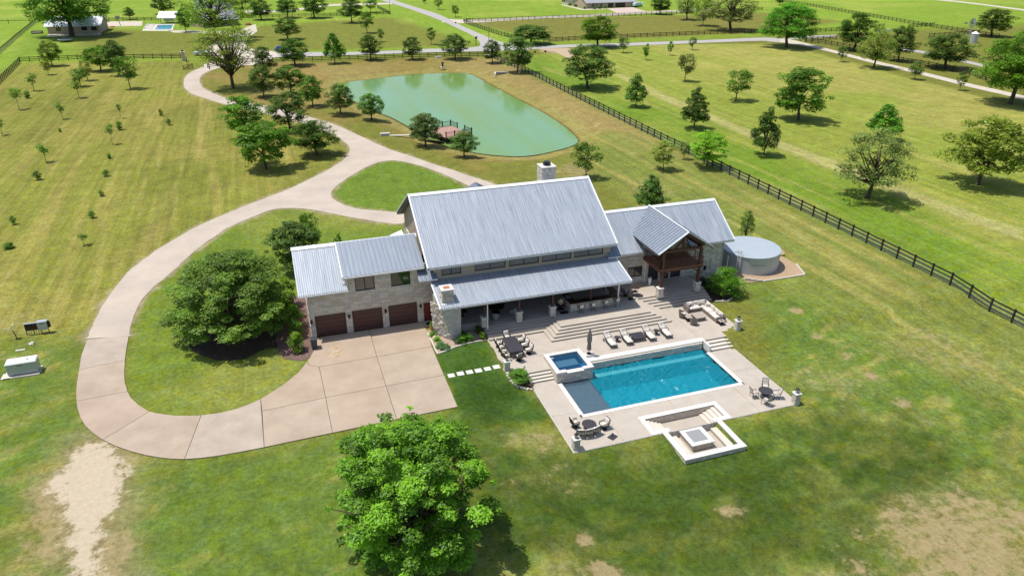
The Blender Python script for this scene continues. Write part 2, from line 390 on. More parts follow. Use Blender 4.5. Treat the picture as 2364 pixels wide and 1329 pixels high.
# belt between the house and the fence
rb = regpx([(1330, 345), (1525, 330), (2364, 745), (2700, 900), (2700, 1000), (2364, 960), (1900, 760), (1640, 560), (1400, 430)], 8, 3)
C = lerp(C, (.155, .220, .065), rb*.8)
rs3 = vnoise(GX*1.0+GY*.04+9, GY*.05)
C = lerp(C, (.30, .30, .13), rb*ss(rs3, .60, .85)*.6)
C = lerp(C, (.13, .19, .035), rb*ss(n1, .55, .7)*.6)
GRAVEL = [(492, 150), (450, 162), (428, 178), (424, 198), (438, 214), (460, 223), (528, 244), (620, 264), (700, 285), (766, 310), (793, 326), (807, 342), (804, 356), (785, 375), (744, 399), (677, 432), (622, 454), (568, 475), (514, 497), (460, 521), (390, 560), (330, 600), (285, 640), (250, 685), (222, 735), (208, 765), (203, 778), (203, 782),
          (298, 776), (299, 772), (301, 762), (303, 748), (316, 712), (345, 672), (390, 635), (450, 580), (506, 539), (541, 519), (582, 502), (622, 486), (660, 481), (700, 482), (740, 488), (800, 500), (860, 510), (925, 517), (955, 495), (870, 487), (820, 481), (778, 465), (764, 445), (790, 420), (850, 384), (900, 371), (950, 378), (1010, 397), (1080, 428), (1110, 450), (1160, 435), (1060, 398), (1010, 382), (958, 364), (920, 352), (880, 337), (839, 318), (799, 299), (758, 283), (723, 273), (640, 250), (530, 229), (490, 214), (473, 206), (463, 195), (462, 180), (475, 168), (512, 154)]
gq = rectm(GX, GY, -30, 60, 58, 240); gd = np.full(GX.shape, 99.); gd[gq] = sdf([P(x, y) for x, y in smooth_poly(GRAVEL, 3)], GX[gq], GY[gq])
# lawns around the house
isl = regpx([(300, 775), (345, 672), (506, 539), (660, 481), (900, 512), (960, 600), (700, 800), (705, 830), (602, 919), (465, 958), (343, 948), (288, 870)], 2, .6)
C = lerp(C, (.125, .205, .038), isl)
C = lerp(C, (.20, .25, .075), isl*ss(n1, .5, .7)*.8)
tear = regpx([(765, 445), (800, 413), (900, 371), (1010, 397), (1150, 440), (1000, 500), (820, 481)], 2, .5)
C = lerp(C, (.11, .205, .034), tear*.95)
nl = regpx([(-300, 800), (190, 790), (180, 930), (260, 1030), (430, 1070), (1060, 945), (1000, 800), (1130, 790), (1300, 1040), (1850, 940), (1700, 620), (2364, 930), (2600, 1500), (-300, 1700)], 5, 1.5, False)
C = lerp(C, (.100, .188, .042), nl*.9)
sc = fbm(GX*.35+GY*.25, GY*.9-GX*.3, 4); C = lerp(C, (.26, .275, .11), nl*np.clip(ss(n1*.4+n2*.3+sc*.3, .52, .62)*.45+ss(sc, .60, .74)*.35, 0, .7))
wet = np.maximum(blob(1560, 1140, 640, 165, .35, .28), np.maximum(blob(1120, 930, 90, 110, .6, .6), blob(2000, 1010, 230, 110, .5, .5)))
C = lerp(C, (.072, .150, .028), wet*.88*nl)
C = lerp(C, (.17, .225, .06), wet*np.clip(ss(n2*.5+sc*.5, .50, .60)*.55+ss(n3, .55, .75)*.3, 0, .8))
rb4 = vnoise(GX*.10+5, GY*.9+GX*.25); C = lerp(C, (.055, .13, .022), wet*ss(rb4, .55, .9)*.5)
for (x, y, a, b_) in [(700, 1090, 260, 50), (430, 1150, 170, 130), (60, 950, 120, 110), (1000, 860, 60, 50), (640, 1300, 200, 60)]:
    C = lerp(C, (.095, .16, .032), blob(x, y, a, b_, .8, .7)*.3)
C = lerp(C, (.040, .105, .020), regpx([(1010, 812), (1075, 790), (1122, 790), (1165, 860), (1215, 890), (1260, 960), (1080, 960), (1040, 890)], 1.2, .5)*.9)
# bare and dry patches
TAN = (.30, .27, .155); STRAW = (.25, .265, .14); DRY = np.zeros(GX.shape)
for (x, y, a, b_, col, s) in [(1350, 1230, 38, 30, TAN, .95), (1395, 1290, 50, 26, TAN, .85), (1310, 1310, 70, 30, STRAW, .6), (1450, 1320, 160, 40, STRAW, .5),
      (1690, 1155, 45, 24, STRAW, .8), (1840, 718, 22, 9, TAN, .9), (1892, 762, 24, 11, STRAW, .85), (1955, 808, 28, 11, STRAW, .9), (2020, 853, 28, 14, TAN, .8), (2092, 910, 30, 13, TAN, .7),
      (2160, 950, 40, 16, STRAW, .6), (2250, 1170, 230, 95, STRAW, .75), (2190, 1230, 260, 110, TAN, .62), (2300, 1260, 200, 90, TAN, .5), (1900, 1320, 260, 40, STRAW, .6), (2070, 1170, 60, 50, TAN, .6),
      (170, 1120, 130, 110, (.27, .20, .10), .8), (290, 1060, 60, 40, (.27, .20, .10), .6), (120, 1250, 160, 120, (.27, .21, .10), .7), (250, 1290, 70, 90, TAN, .6),
      (330, 560, 60, 60, (.24, .19, .09), .4), (30, 745, 80, 30, STRAW, .5), (1330, 395, 60, 20, TAN, .5), (1250, 1000, 130, 40, STRAW, .6), (1290, 1090, 90, 50, STRAW, .45), (1180, 1130, 40, 40, TAN, .35),
      (640, 210, 60, 25, (.22, .17, .09), .6), (1500, 430, 90, 25, STRAW, .5), (1290, 118, 55, 7, TAN, .9), (500, 1010, 30, 6, STRAW, .3), (1930, 860, 150, 40, STRAW, .5), (2200, 800, 200, 60, STRAW, .5)]:
    bl = blob(x, y, a, b_, .55, .7)*s; DRY = np.maximum(DRY, bl*(1.0 if col == TAN else .72)); C = lerp(C, col, bl*.45)
rr_ = np.hypot(GX-31, GY-52); ring = vnoise(rr_*1.1, np.arctan2(GY-52, GX-31)*2.2+7)
C = C*(1-(nl*(1-ss(GY, 38, 46))*.16*ss(ring, .35, .8))[..., None])
C = C*np.array([1.0, .86, .55])
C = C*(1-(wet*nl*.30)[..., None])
C = lerp(C, (.30, .25, .145), (1-ss(gd+(n3-.5)*1.6+(n2-.5)*1.2, .05, .75))*.85)
C = C*(0.86+.28*n3[..., None])*(0.93+.14*fbm(GX*.02+5, GY*.02, 3)[..., None])

rag = [(205, 1030), (180, 1046), (165, 1075), (135, 1095), (120, 1120), (140, 1130), (148, 1160), (165, 1190), (172, 1215), (160, 1245), (170, 1270), (168, 1300), (158, 1360), (215, 1360), (212, 1300), (222, 1270), (215, 1240), (235, 1205), (250, 1180), (275, 1150), (292, 1100), (275, 1060), (245, 1042), (225, 1030)]
bd = sdf([P(x, y) for x, y in rag], GX, GY); BARE = np.clip(.5-(bd+(n2-.5)*1.6)/4.2, 0, 1); C = lerp(C, (.27, .215, .115), np.clip(1-(bd+(n2-.5)*6)/3.2, 0, 1)*.75)
ny, nx = GX.shape
verts = np.stack([GX, GY, GZ], -1).reshape(-1, 3)
idx = np.arange(nx*ny).reshape(ny, nx)
faces = np.stack([idx[:-1, :-1], idx[:-1, 1:], idx[1:, 1:], idx[1:, :-1]], -1).reshape(-1, 4)
gm = bpy.data.meshes.new('ground')
gm.vertices.add(len(verts)); gm.vertices.foreach_set('co', verts.ravel())
gm.loops.add(faces.size); gm.loops.foreach_set('vertex_index', faces.ravel())
gm.polygons.add(len(faces)); gm.polygons.foreach_set('loop_start', np.arange(0, faces.size, 4))
gm.polygons.foreach_set('use_smooth', np.ones(len(faces), bool)); gm.update(calc_edges=True)
ca = gm.color_attributes.new('soil', 'FLOAT_COLOR', 'POINT')
ca.data.foreach_set('color', np.concatenate([C.reshape(-1, 3), np.ones((nx*ny, 1))], 1).ravel())
MOW = np.clip(lf*1.0+rf*.8+rb*.9+nl*.25+isl*.3+tear*.4+ss(GY, 235, 262)*.3, 0, 1)
for nm_, ar in (('bare', BARE), ('dry', DRY), ('mow', MOW)):
    at_ = gm.attributes.new(nm_, 'FLOAT', 'POINT'); at_.data.foreach_set('value', ar.ravel().astype(np.float32))
m = bpy.data.materials.new('mown_grass'); m.use_nodes = True; N = m.node_tree.nodes; L = m.node_tree.links; b = N['Principled BSDF']
b.inputs['Roughness'].default_value = .95; b.inputs['Specular IOR Level'].default_value = .1
at = N.new('ShaderNodeAttribute'); at.attribute_name = 'soil'; tc = N.new('ShaderNodeTexCoord')
def noise(sc, det=6, rg=.7, vec=None):
    n = N.new('ShaderNodeTexNoise'); n.inputs['Scale'].default_value = sc; n.inputs['Detail'].default_value = det; n.inputs['Roughness'].default_value = rg
    L.new(vec or tc.outputs['Object'], n.inputs['Vector']); return n
a1 = noise(2.6, 8, .8); a2 = noise(.35, 5, .6); a3 = noise(11, 3, .7)
def mrange(n, lo, hi, a=.3, b_=.7):
    r = N.new('ShaderNodeMapRange'); r.inputs['From Min'].default_value = a; r.inputs['From Max'].default_value = b_; r.inputs['To Min'].default_value = lo; r.inputs['To Max'].default_value = hi
    L.new(n.outputs['Fac'], r.inputs['Value']); return r
def mul(x, y):
    k = N.new('ShaderNodeMath'); k.operation = 'MULTIPLY'; L.new(x.outputs[0], k.inputs[0]); L.new(y.outputs[0], k.inputs[1]); return k
a5 = noise(1.0, 7, .75); v = mul(mul(mul(mrange(a1, .52, 1.48), mrange(a2, .86, 1.14)), mrange(a3, .82, 1.18)), mrange(a5, .80, 1.20))
mpg = N.new('ShaderNodeMapping'); mpg.inputs['Scale'].default_value = (1.0, .035, 1); mpg.inputs['Rotation'].default_value = (0, 0, .045); L.new(tc.outputs['Object'], mpg.inputs[0])
s1 = noise(1.15, 4, .7, mpg.outputs[0]); mq = N.new('ShaderNodeAttribute'); mq.attribute_name = 'mow'
mrs = mrange(s1, -.13, .20, .36, .64); ms = N.new('ShaderNodeMath'); ms.operation = 'MULTIPLY_ADD'; L.new(mrs.outputs[0], ms.inputs[0]); L.new(mq.outputs['Fac'], ms.inputs[1]); ms.inputs[2].default_value = 1.0
v = mul(v, ms)
hs = N.new('ShaderNodeHueSaturation'); L.new(at.outputs['Color'], hs.inputs['Color']); L.new(v.outputs[0], hs.inputs['Value'])
a4 = noise(.9, 6, .75); L.new(mrange(a4, .478, .520).outputs[0], hs.inputs['Hue']); L.new(mrange(a4, 1.12, .84).outputs[0], hs.inputs['Saturation'])
def patch(src, attr, lo, hi, amp, col1, col2, nsrc):
    q = N.new('ShaderNodeAttribute'); q.attribute_name = attr; k = N.new('ShaderNodeMath'); k.operation = 'MULTIPLY_ADD'; L.new(nsrc.outputs['Fac'], k.inputs[0]); k.inputs[1].default_value = amp; k.inputs[2].default_value = -amp*.5
    ad = N.new('ShaderNodeMath'); ad.operation = 'ADD'; L.new(k.outputs[0], ad.inputs[0]); L.new(q.outputs['Fac'], ad.inputs[1])
    r = N.new('ShaderNodeMapRange'); r.interpolation_type = 'SMOOTHSTEP'; r.inputs['From Min'].default_value = lo; r.inputs['From Max'].default_value = hi; L.new(ad.outputs[0], r.inputs['Value'])
    cr = N.new('ShaderNodeValToRGB'); cr.color_ramp.elements[0].position = .3; cr.color_ramp.elements[1].position = .7; cr.color_ramp.elements[0].color = col1+(1,); cr.color_ramp.elements[1].color = col2+(1,); L.new(a1.outputs['Fac'], cr.inputs[0])
    mx = N.new('ShaderNodeMix'); mx.data_type = 'RGBA'; L.new(r.outputs[0], mx.inputs[0]); L.new(src, mx.inputs[6]); L.new(cr.outputs[0], mx.inputs[7]); return mx.outputs[2]
o1 = patch(hs.outputs['Color'], 'dry', .30, .72, 1.9, (.215, .175, .08), (.38, .30, .155), a5)
o2 = patch(o1, 'bare', .36, .58, 1.5, (.40, .325, .22), (.54, .46, .345), a5)
L.new(o2, b.inputs['Base Color'])
bp = N.new('ShaderNodeBump'); bp.inputs['Strength'].default_value = .55; bp.inputs['Distance'].default_value = .12; L.new(a1.outputs['Fac'], bp.inputs['Height']); L.new(bp.outputs['Normal'], b.inputs['Normal'])
gm.materials.append(m); ground = bpy.data.objects.new('ground', gm); COL.objects.link(ground); ground['kind'] = 'structure'

# pond
def water_mat(name, deep, shallow, rough=.05, nscale=.05, bump=.08, bs=3.):
    m = bpy.data.materials.new(name); m.use_nodes = True; N = m.node_tree.nodes; L = m.node_tree.links; b = N['Principled BSDF']
    b.inputs['Roughness'].default_value = rough; b.inputs['IOR'].default_value = 1.33
    tc = N.new('ShaderNodeTexCoord'); nz = N.new('ShaderNodeTexNoise'); nz.inputs['Scale'].default_value = nscale; nz.inputs['Detail'].default_value = 3
    mp = N.new('ShaderNodeMapping'); mp.inputs['Scale'].default_value = (2.6, .35, 1); L.new(tc.outputs['Object'], mp.inputs[0]); L.new(mp.outputs[0], nz.inputs['Vector'])  # stretched deep and shallow streaks paint reflected sky into the water colour
    rp = N.new('ShaderNodeValToRGB'); rp.color_ramp.elements[0].position = .35; rp.color_ramp.elements[1].position = .65
    rp.color_ramp.elements[0].color = deep+(1,); rp.color_ramp.elements[1].color = shallow+(1,); L.new(nz.outputs['Fac'], rp.inputs[0]); L.new(rp.outputs[0], b.inputs['Base Color'])
    n2 = N.new('ShaderNodeTexNoise'); n2.inputs['Scale'].default_value = bs; n2.inputs['Detail'].default_value = 3; L.new(tc.outputs['Object'], n2.inputs['Vector'])
    bp = N.new('ShaderNodeBump'); bp.inputs['Strength'].default_value = bump; bp.inputs['Distance'].default_value = .1; L.new(n2.outputs['Fac'], bp.inputs['Height']); L.new(bp.outputs[0], b.inputs['Normal'])
    return m
M_pond = water_mat('silty_green_pond_sky_streaks', (.165, .275, .055), (.160, .305, .140))
def tri_sheet(poly, z, name, matr, parent=None, drape=False, dz=0.):
    bm = bmesh.new(); vs = [bm.verts.new((p[0], p[1], z)) for p in poly]; es = [bm.edges.new((vs[i], vs[(i+1) % len(vs)])) for i in range(len(vs))]
    bmesh.ops.triangle_fill(bm, use_beauty=True, edges=es, use_dissolve=False)
    for f in bm.faces:
        if f.normal.z < 0: f.normal_flip()
    if drape:
        for vv in bm.verts: vv.co.z = T(vv.co.x, vv.co.y)+dz
    me = bpy.data.meshes.new(name); bm.to_mesh(me); bm.free(); me.materials.append(matr)
    o = link(name, me, parent)
    if not parent: o['kind'] = 'structure'
    return o
tri_sheet([(p.x, p.y) for p in [POND[0]]+POND[1:]], POND_Z, 'pond_water', M_pond)

def ragged(poly, amp=.15, step=.6, seed=0):
    rr = random.Random(seed); out = []
    for i in range(len(poly)):
        a = Vector(poly[i][:2]); b_ = Vector(poly[(i+1) % len(poly)][:2]); L_ = (b_-a).length; n = max(1, min(60, int(L_/step)))
        for k in range(n):
            p = a.lerp(b_, k/n); out.append((p.x+rr.uniform(-amp, amp), p.y+rr.uniform(-amp, amp)))
    return out
tri_sheet(ragged([P(x, y) for x, y in smooth_poly(GRAVEL, 4)], .07, .9, 3), .035, 'gravel_driveway', M_gravel)
def ribbon(name, left, right, matr, z=.03, sm=4):
    l = smooth_poly(left, sm, False); r = smooth_poly(right, sm, False)
    tri_sheet([P(x, y) for x, y in l]+[P(x, y) for x, y in r[::-1]], z, name, matr)
ribbon('road', [(860, -14), (877, 0), (941, 20), (1017, 48), (1060, 68), (1093, 84), (1106, 96), (1104, 108), (1050, 112), (991, 113.5), (926, 117), (800, 121), (722, 121), (640, 124), (570, 127)],
       [(895, -12), (908, 0), (966, 19), (1017, 35.5), (1068, 61), (1126, 86), (1160, 98), (1233, 106.6), (1233, 114), (1150, 118), (1108, 119), (991, 121.5), (926, 124), (800, 128), (570, 136)], M_road, .04, 3)
ribbon('country_road', [(1150, 99), (1233, 105.6), (1332, 103), (1446, 100), (1640, 92.6), (1758, 87.5), (1800, 90)], [(1150, 118), (1233, 114), (1332, 109.5), (1446, 106.6), (1640, 99), (1758, 95), (1800, 98)], M_road, .05)
ribbon('farm_lane', [(1790, 89), (1825, 92), (1904, 111), (2013, 139), (2099, 159), (2246, 195), (2364, 222), (2600, 285)], [(1770, 96), (1822, 101), (1904, 117.5), (2013, 146), (2099, 166.5), (2246, 203.5), (2364, 231.5), (2600, 300)], M_track, .045)
ribbon('lane_spur', [(1860, 84), (1931, 81)], [(1800, 93), (1931, 85)], M_road, .055)
ribbon('back_lane', [(2070, 110), (2150, 122), (2270, 149)], [(2062, 114), (2150, 127), (2268, 155)], M_road, .03)
ribbon('ranch_lane', [(1020, 43), (1072, 46), (1192, 41.5), (1421, 31), (1522, 26), (1640, 21)], [(1020, 52), (1072, 54), (1192, 47), (1421, 36), (1522, 30), (1640, 25)], M_track, .03)
ribbon('hill_track', [(2160, -2), (2230, 5), (2364, 22), (2500, 42)], [(2160, 1), (2230, 8), (2364, 25.5), (2500, 46)], M_track, .03)
ribbon('neighbour_lane', [(565, 24), (660, 24), (760, 11), (905, 7)], [(565, 30), (660, 28), (760, 15), (905, 10.5)], M_track, .03)
tri_sheet([P(x, y) for x, y in [(462, 120), (500, 98), (548, 72), (590, 56), (594, 73), (572, 88), (566, 104), (590, 117), (640, 119), (640, 131), (592, 150), (512, 156), (478, 164), (470, 150), (505, 134)]], .05, 'neighbour_driveway', M_track)
tri_sheet([P(x, y) for x, y in [(236, 50.5), (330, 49.5), (327, 60.5), (240, 61.5)]], .04, 'sports_court', M_track)
tri_sheet([P(x, y) for x, y in [(388, 71), (400, 76), (530, 78), (530, 73), (420, 71)]], .04, 'garden_path', M_track)
tri_sheet([P(x, y) for x, y in [(1400, 20.5), (1460, 17.5), (1492, 27), (1424, 30.5)]], .04, 'ranch_apron', mat('pink_paving', (.5, .40, .34), .9))
tri_sheet([P(x, y) for x, y in [(1294, 12), (1300, 11), (1345, 21), (1400, 20.5), (1400, 22), (1345, 24)]], .03, 'ranch_path', M_track)
tri_sheet([P(x, y) for x, y in [(1236, 113), (1310, 111.5), (1345, 122), (1310, 135), (1280, 120)]], .03, 'dirt_entrance', mat('pinkish_dirt', (.42, .31, .21), .95, vary=.15))
# ------------------------------------------------------------------ concrete drive: slabs with open joints
def K(x, y): return P(140+x/2.4625, 740+y/2.4625)
W_ = lambda x, y: Vector((x, y, 0))
OUT = [K(*p) for p in [(150, 112), (118, 200), (105, 280), (92, 360), (88, 410), (90, 460), (95, 500), (112, 552), (140, 600), (185, 642), (240, 680), (310, 714), (400, 745), (480, 766), (560, 780), (630, 788), (705, 790), (800, 783), (900, 770), (1030, 747), (1158, 722)]]
INN = [K(*p) for p in [(390, 85), (375, 165), (367, 228), (364, 300), (366, 350), (382, 405), (400, 440), (445, 482), (505, 519), (570, 532), (640, 541), (720, 543), (800, 540), (900, 527), (1000, 504), (1070, 478), (1137, 447), (1195, 412), (1250, 377), (1300, 340), (1350, 298), (1380, 262), (1405, 233)]]
def sub(lst, a, b_): return lst[a:b_+1]
SL = [OUT[0:3]+INN[0:3][::-1], OUT[2:6]+INN[2:6][::-1], OUT[5:11]+INN[5:9][::-1], OUT[10:17]+INN[8:13][::-1], OUT[16:21]+INN[12:17][::-1],
      INN[16:23]+[K(1410, 256), K(1470, 266), K(1507, 440), K(1146, 517)], [K(1146, 517), K(1507, 440), K(1546, 640), K(1158, 722)],
      [K(1470, 266), K(1798, 208), K(1850, 375), K(1507, 440)], [K(1507, 440), K(1850, 375), K(1912, 563), K(1546, 640)],
      [K(1410, 256), K(1405, 233), K(1432, 185), W_(1.0, 62.6), W_(1.05, 64.85), W_(6.55, 64.85), K(1798, 208), K(1470, 266)],
      [K(1798, 208), W_(6.55, 64.85), W_(12.0, 64.85), W_(12.05, 61.6), K(2110, 150)], [K(1798, 208), K(2110, 150), K(2180, 312), K(1850, 375)], [K(1850, 375), K(2180, 312), K(2258, 492), K(1912, 563)]]
base = MB(); full = OUT+[K(1546, 640), K(1912, 563), K(2258, 492), K(2180, 312), K(2110, 150), W_(12.05, 61.6), W_(12.0, 64.85), W_(1.05, 64.85), W_(1, 62.6), K(1432, 185)]+INN[::-1]
drive = tri_sheet([(p.x, p.y) for p in full], .03, 'concrete_driveway', M_joint)
for s_ in SL:
    c = sum((Vector(p) for p in s_), Vector())/len(s_); poly = []
    n = len(s_); area = sum(s_[i].x*s_[(i+1) % n].y-s_[(i+1) % n].x*s_[i].y for i in range(n)); sg = 1 if area > 0 else -1
    for i in range(n):
        a, b_, d = s_[i-1], s_[i], s_[(i+1) % n]; e1 = (b_-a).normalized(); e2 = (d-b_).normalized()
        nn = Vector((-(e1.y+e2.y), e1.x+e2.x, 0))*sg
        if nn.length > 1e-4: nn = nn.normalized()*.022/max(.4, math.sqrt(max(0.01, (1+e1.dot(e2))/2)))
        poly.append((b_.x+nn.x, b_.y+nn.y))
    sb = MB(); sb.prism(poly, .0, .075); o = part(sb, 'concrete_slab', (M_conc, M_conc2, M_conc3)[int(abs(c.x*7+c.y*3)) % 3], drive)
# rust stain on the slab by the garage
tri_sheet(ragged([K(*p) for p in [(1530, 150), (1600, 140), (1610, 190), (1560, 215), (1520, 200)]], .18, .35, 2), .080, 'rust_stain', mat('rusty_concrete', (.40, .27, .14), .9, vary=.15, scale=2.5, col2=(.48, .40, .31)), drive)
# landing before the red door
structure(MB().box(12.02, 13.2, 63.7, 64.85, -.05, .09), 'door_landing', M_conc)
mb = MB(); mb.box(12.25, 13.0, 63.95, 64.5, .09, .11); solo(mb, 'doormat', M_black, 'dark doormat lying before the red side door', 'doormat')

# stepping stones
sm = None
for i, (x0, y0) in enumerate([(1042, 867), (1063, 862.5), (1084, 859), (1104.5, 855.5), (1125.5, 851.5), (1146, 847)]):
    mb = MB(); w = .30+.012*(i % 2); mb.prism([(-w, -w*.95), (w, -w), (w*.98, w), (-w, w*.97)], -.05, .045); c = P(x0, y0)
    lab = ['first square white stepping stone, next to the concrete drive', 'second stepping stone counted from the concrete drive', 'third stepping stone counted from the concrete drive', 'third stepping stone counted back from the dining terrace', 'second to last stepping stone before the dining terrace', 'last square stepping stone, beside the dining terrace edge'][i]
    solo(mb, 'stepping_stone', M_coping, lab, 'stepping stone', (c.x, c.y, T(c.x, c.y)), 'white stepping stones across the lawn')
# ================================================================== stone facing made of single stones
_stone_mesh = []
_rs = random.Random(5)
for v_ in range(3):
    for m_ in STONES:
        mb = MB(); j = lambda: _rs.uniform(-.04, .04)
        a = [(-.5+j(), -.5+j()), (.5+j(), -.5+j()), (.5+j(), .5+j()), (-.5+j(), .5+j())]
        vs = [(x, y, 0) for x, y in a]+[(x*.93, y*.90, .75+.25*_rs.random()) for x, y in a]
        mb.add(vs, [(4, 5, 6, 7), (0, 1, 5, 4), (1, 2, 6, 5), (2, 3, 7, 6), (3, 0, 4, 7)])
        _stone_mesh.append(mb.mesh('stone', m_))
def stone_facing(parent, origin, u, v, W, H, course=.26, holes=(), budget=0, seed=0, clip=None, lmin=.35, lmax=.85, depth=.03, rough=0.):
    """u,v unit vectors in the wall plane, world coordinates; holes are (u0,u1,v0,v1)"""
    rr = random.Random(seed); u = Vector(u); v = Vector(v); n = u.cross(v).normalized(); o = Vector(origin); rl = root_loc(parent)
    st = []; y = 0.; k = 0
    while y < H-.04:
        h = min(course*rr.uniform(.8, 1.2), H-y)
        if H-y-h < .1: h = H-y
        x = -rr.uniform(0, .4)
        while x < W:
            l = rr.uniform(lmin, lmax); x0 = max(0, x); x1 = min(W, x+l); x += l
            if x1-x0 < .08: continue
            segs = [(x0, x1)]
            for (a, b_, c, d) in holes:
                if y+h > c+.02 and y < d-.02:
                    ns = []
                    for (p, q) in segs:
                        if q <= a or p >= b_: ns.append((p, q))
                        else:
                            if p < a-.05: ns.append((p, a))
                            if q > b_+.05: ns.append((b_, q))
                    segs = ns
            for (p, q) in segs:
                hh = h; yy = y
                for (a, b_, c, d) in holes:     # trim courses above and below an opening
                    if q > a and p < b_:
                        if y < d <= y+h: yy = d; hh = y+h-d
                        elif y < c <= y+h: hh = c-y
                if hh < .05: continue
                if clip and not clip((p+q)/2, yy+hh/2): continue
                st.append((p, q, yy, hh, rr.random(), rr.randrange(12)))
        y += h
    rr.shuffle(st)
    mb = MB()
    for i, (p, q, yy, hh, t, mi) in enumerate(st):
        c = o+u*(p+q)/2+v*(yy+hh/2); dd = depth*(.5+t)+rough*rr.random()
        if i < budget:
            ob = bpy.data.objects.new('stone', _stone_mesh[mi]); COL.objects.link(ob); ob.parent = parent
            M3 = Matrix((u*(q-p-.012), v*(hh-.012), n*dd)).transposed(); ob.matrix_local = Matrix.Translation(c-rl) @ M3.to_4x4()
        else:
            a = (q-p)/2-.006; b_ = hh/2-.006; e = .012
            vs = [c-u*a-v*b_, c+u*a-v*b_, c+u*a+v*b_, c-u*a+v*b_]
            vs += [c-u*(a-e)-v*(b_-e)+n*dd, c+u*(a-e)-v*(b_-e)+n*dd, c+u*(a-e)+v*(b_-e)+n*dd, c-u*(a-e)+v*(b_-e)+n*dd]
            mb.add(vs, [(4, 5, 6, 7), (0, 1, 5, 4), (1, 2, 6, 5), (2, 3, 7, 6), (3, 0, 4, 7)], mi % 4)
    if mb.v: part(mb, 'stonework', STONES, parent, world=True, kind='stuff')

def wall_rects(mb, plane, c, x0, x1, z0, z1, th, holes, mi=0):
    """wall slab with rectangular openings; plane 'Y': faces y=c..c+th, 'X': x=c..c+th"""
    xs = sorted({x0, x1, *[h[0] for h in holes], *[h[1] for h in holes]}); zs = sorted({z0, z1, *[h[2] for h in holes], *[h[3] for h in holes]})
    xs = [x for x in xs if x0 <= x <= x1]; zs = [z for z in zs if z0 <= z <= z1]
    for i in range(len(xs)-1):
        for k in range(len(zs)-1):
            a, b_, d, e = xs[i], xs[i+1], zs[k], zs[k+1]; mx, mz = (a+b_)/2, (d+e)/2
            if any(h[0] < mx < h[1] and h[2] < mz < h[3] for h in holes): continue
            if plane == 'Y': mb.box(a, b_, c, c+th, d, e, mi)
            else: mb.box(c, c+th, a, b_, d, e, mi)

def window(parent, x0, x1, z0, z1, Y, matg, mull=(.5,), sill=True, fw=.07, depth=.14):
    mb = MB(); y0 = Y+depth-.07; y1 = Y+depth
    mb.box(x0, x1, y0, y1, z1-fw, z1); mb.box(x0, x1, y0, y1, z0, z0+fw); mb.box(x0, x0+fw, y0, y1, z0+fw, z1-fw); mb.box(x1-fw, x1, y0, y1, z0+fw, z1-fw)
    xs = [x0+fw]
    for m_ in mull:
        xm = x0+(x1-x0)*m_; mb.box(xm-.04, xm+.04, y0, y1, z0+fw, z1-fw); xs += [xm-.04, xm+.04]
    xs.append(x1-fw)
    w = part(mb, 'window', M_frame, parent, world=True)
    for i in range(0, len(xs), 2):
        part(MB().box(xs[i], xs[i+1], y0+.03, y0+.045, z0+fw, z1-fw), 'pane', matg, w, world=True)
    if sill: part(MB().box(x0-.06, x1+.06, Y-.06, Y+depth-.07, z0-.07, z0-.002), 'sill', M_tread, w, world=True)
    return w

# ---- roof planes of single sheets
_sheet = {}
def roof_sheets(parent, o, u, v, W, L, kind='corr', pitch=.92, matr=None, name='roof_panel', clip=None):
    """o eave corner, u along the eave, v up the slope"""
    u = Vector(u).normalized(); v = Vector(v).normalized(); n = u.cross(v).normalized(); rl = root_loc(parent); cnt = int(math.ceil(W/pitch)); pw = W/cnt
    key = (kind, round(L, 2), matr.name, round(pw, 3))
    if key not in _sheet:
        mb = MB(); pr = []
        if kind == 'corr':
            k = 4; q = pw/k
            for i in range(k): pr += [(i*q, 0), (i*q+q*.52, 0), (i*q+q*.66, .045), (i*q+q*.86, .045)]
            pr.append((pw, 0))
        else: pr = [(0, .055), (.012, .055), (.02, 0), (pw*.5, .004), (pw-.012, 0), (pw, .055)]
        vs = [(x, 0, z) for x, z in pr]+[(x, L, z) for x, z in pr]; m_ = len(pr)
        mb.add(vs, [(i, i+1, m_+i+1, m_+i) for i in range(m_-1)]); _sheet[key] = mb.mesh(name, matr)
    for i in range(cnt):
        ob = bpy.data.objects.new(name, _sheet[key]); COL.objects.link(ob); ob.parent = parent
        Mx = Matrix((u, v, n)).transposed().to_4x4(); ob.matrix_local = Matrix.Translation(Vector(o)+u*pw*i-rl) @ Mx

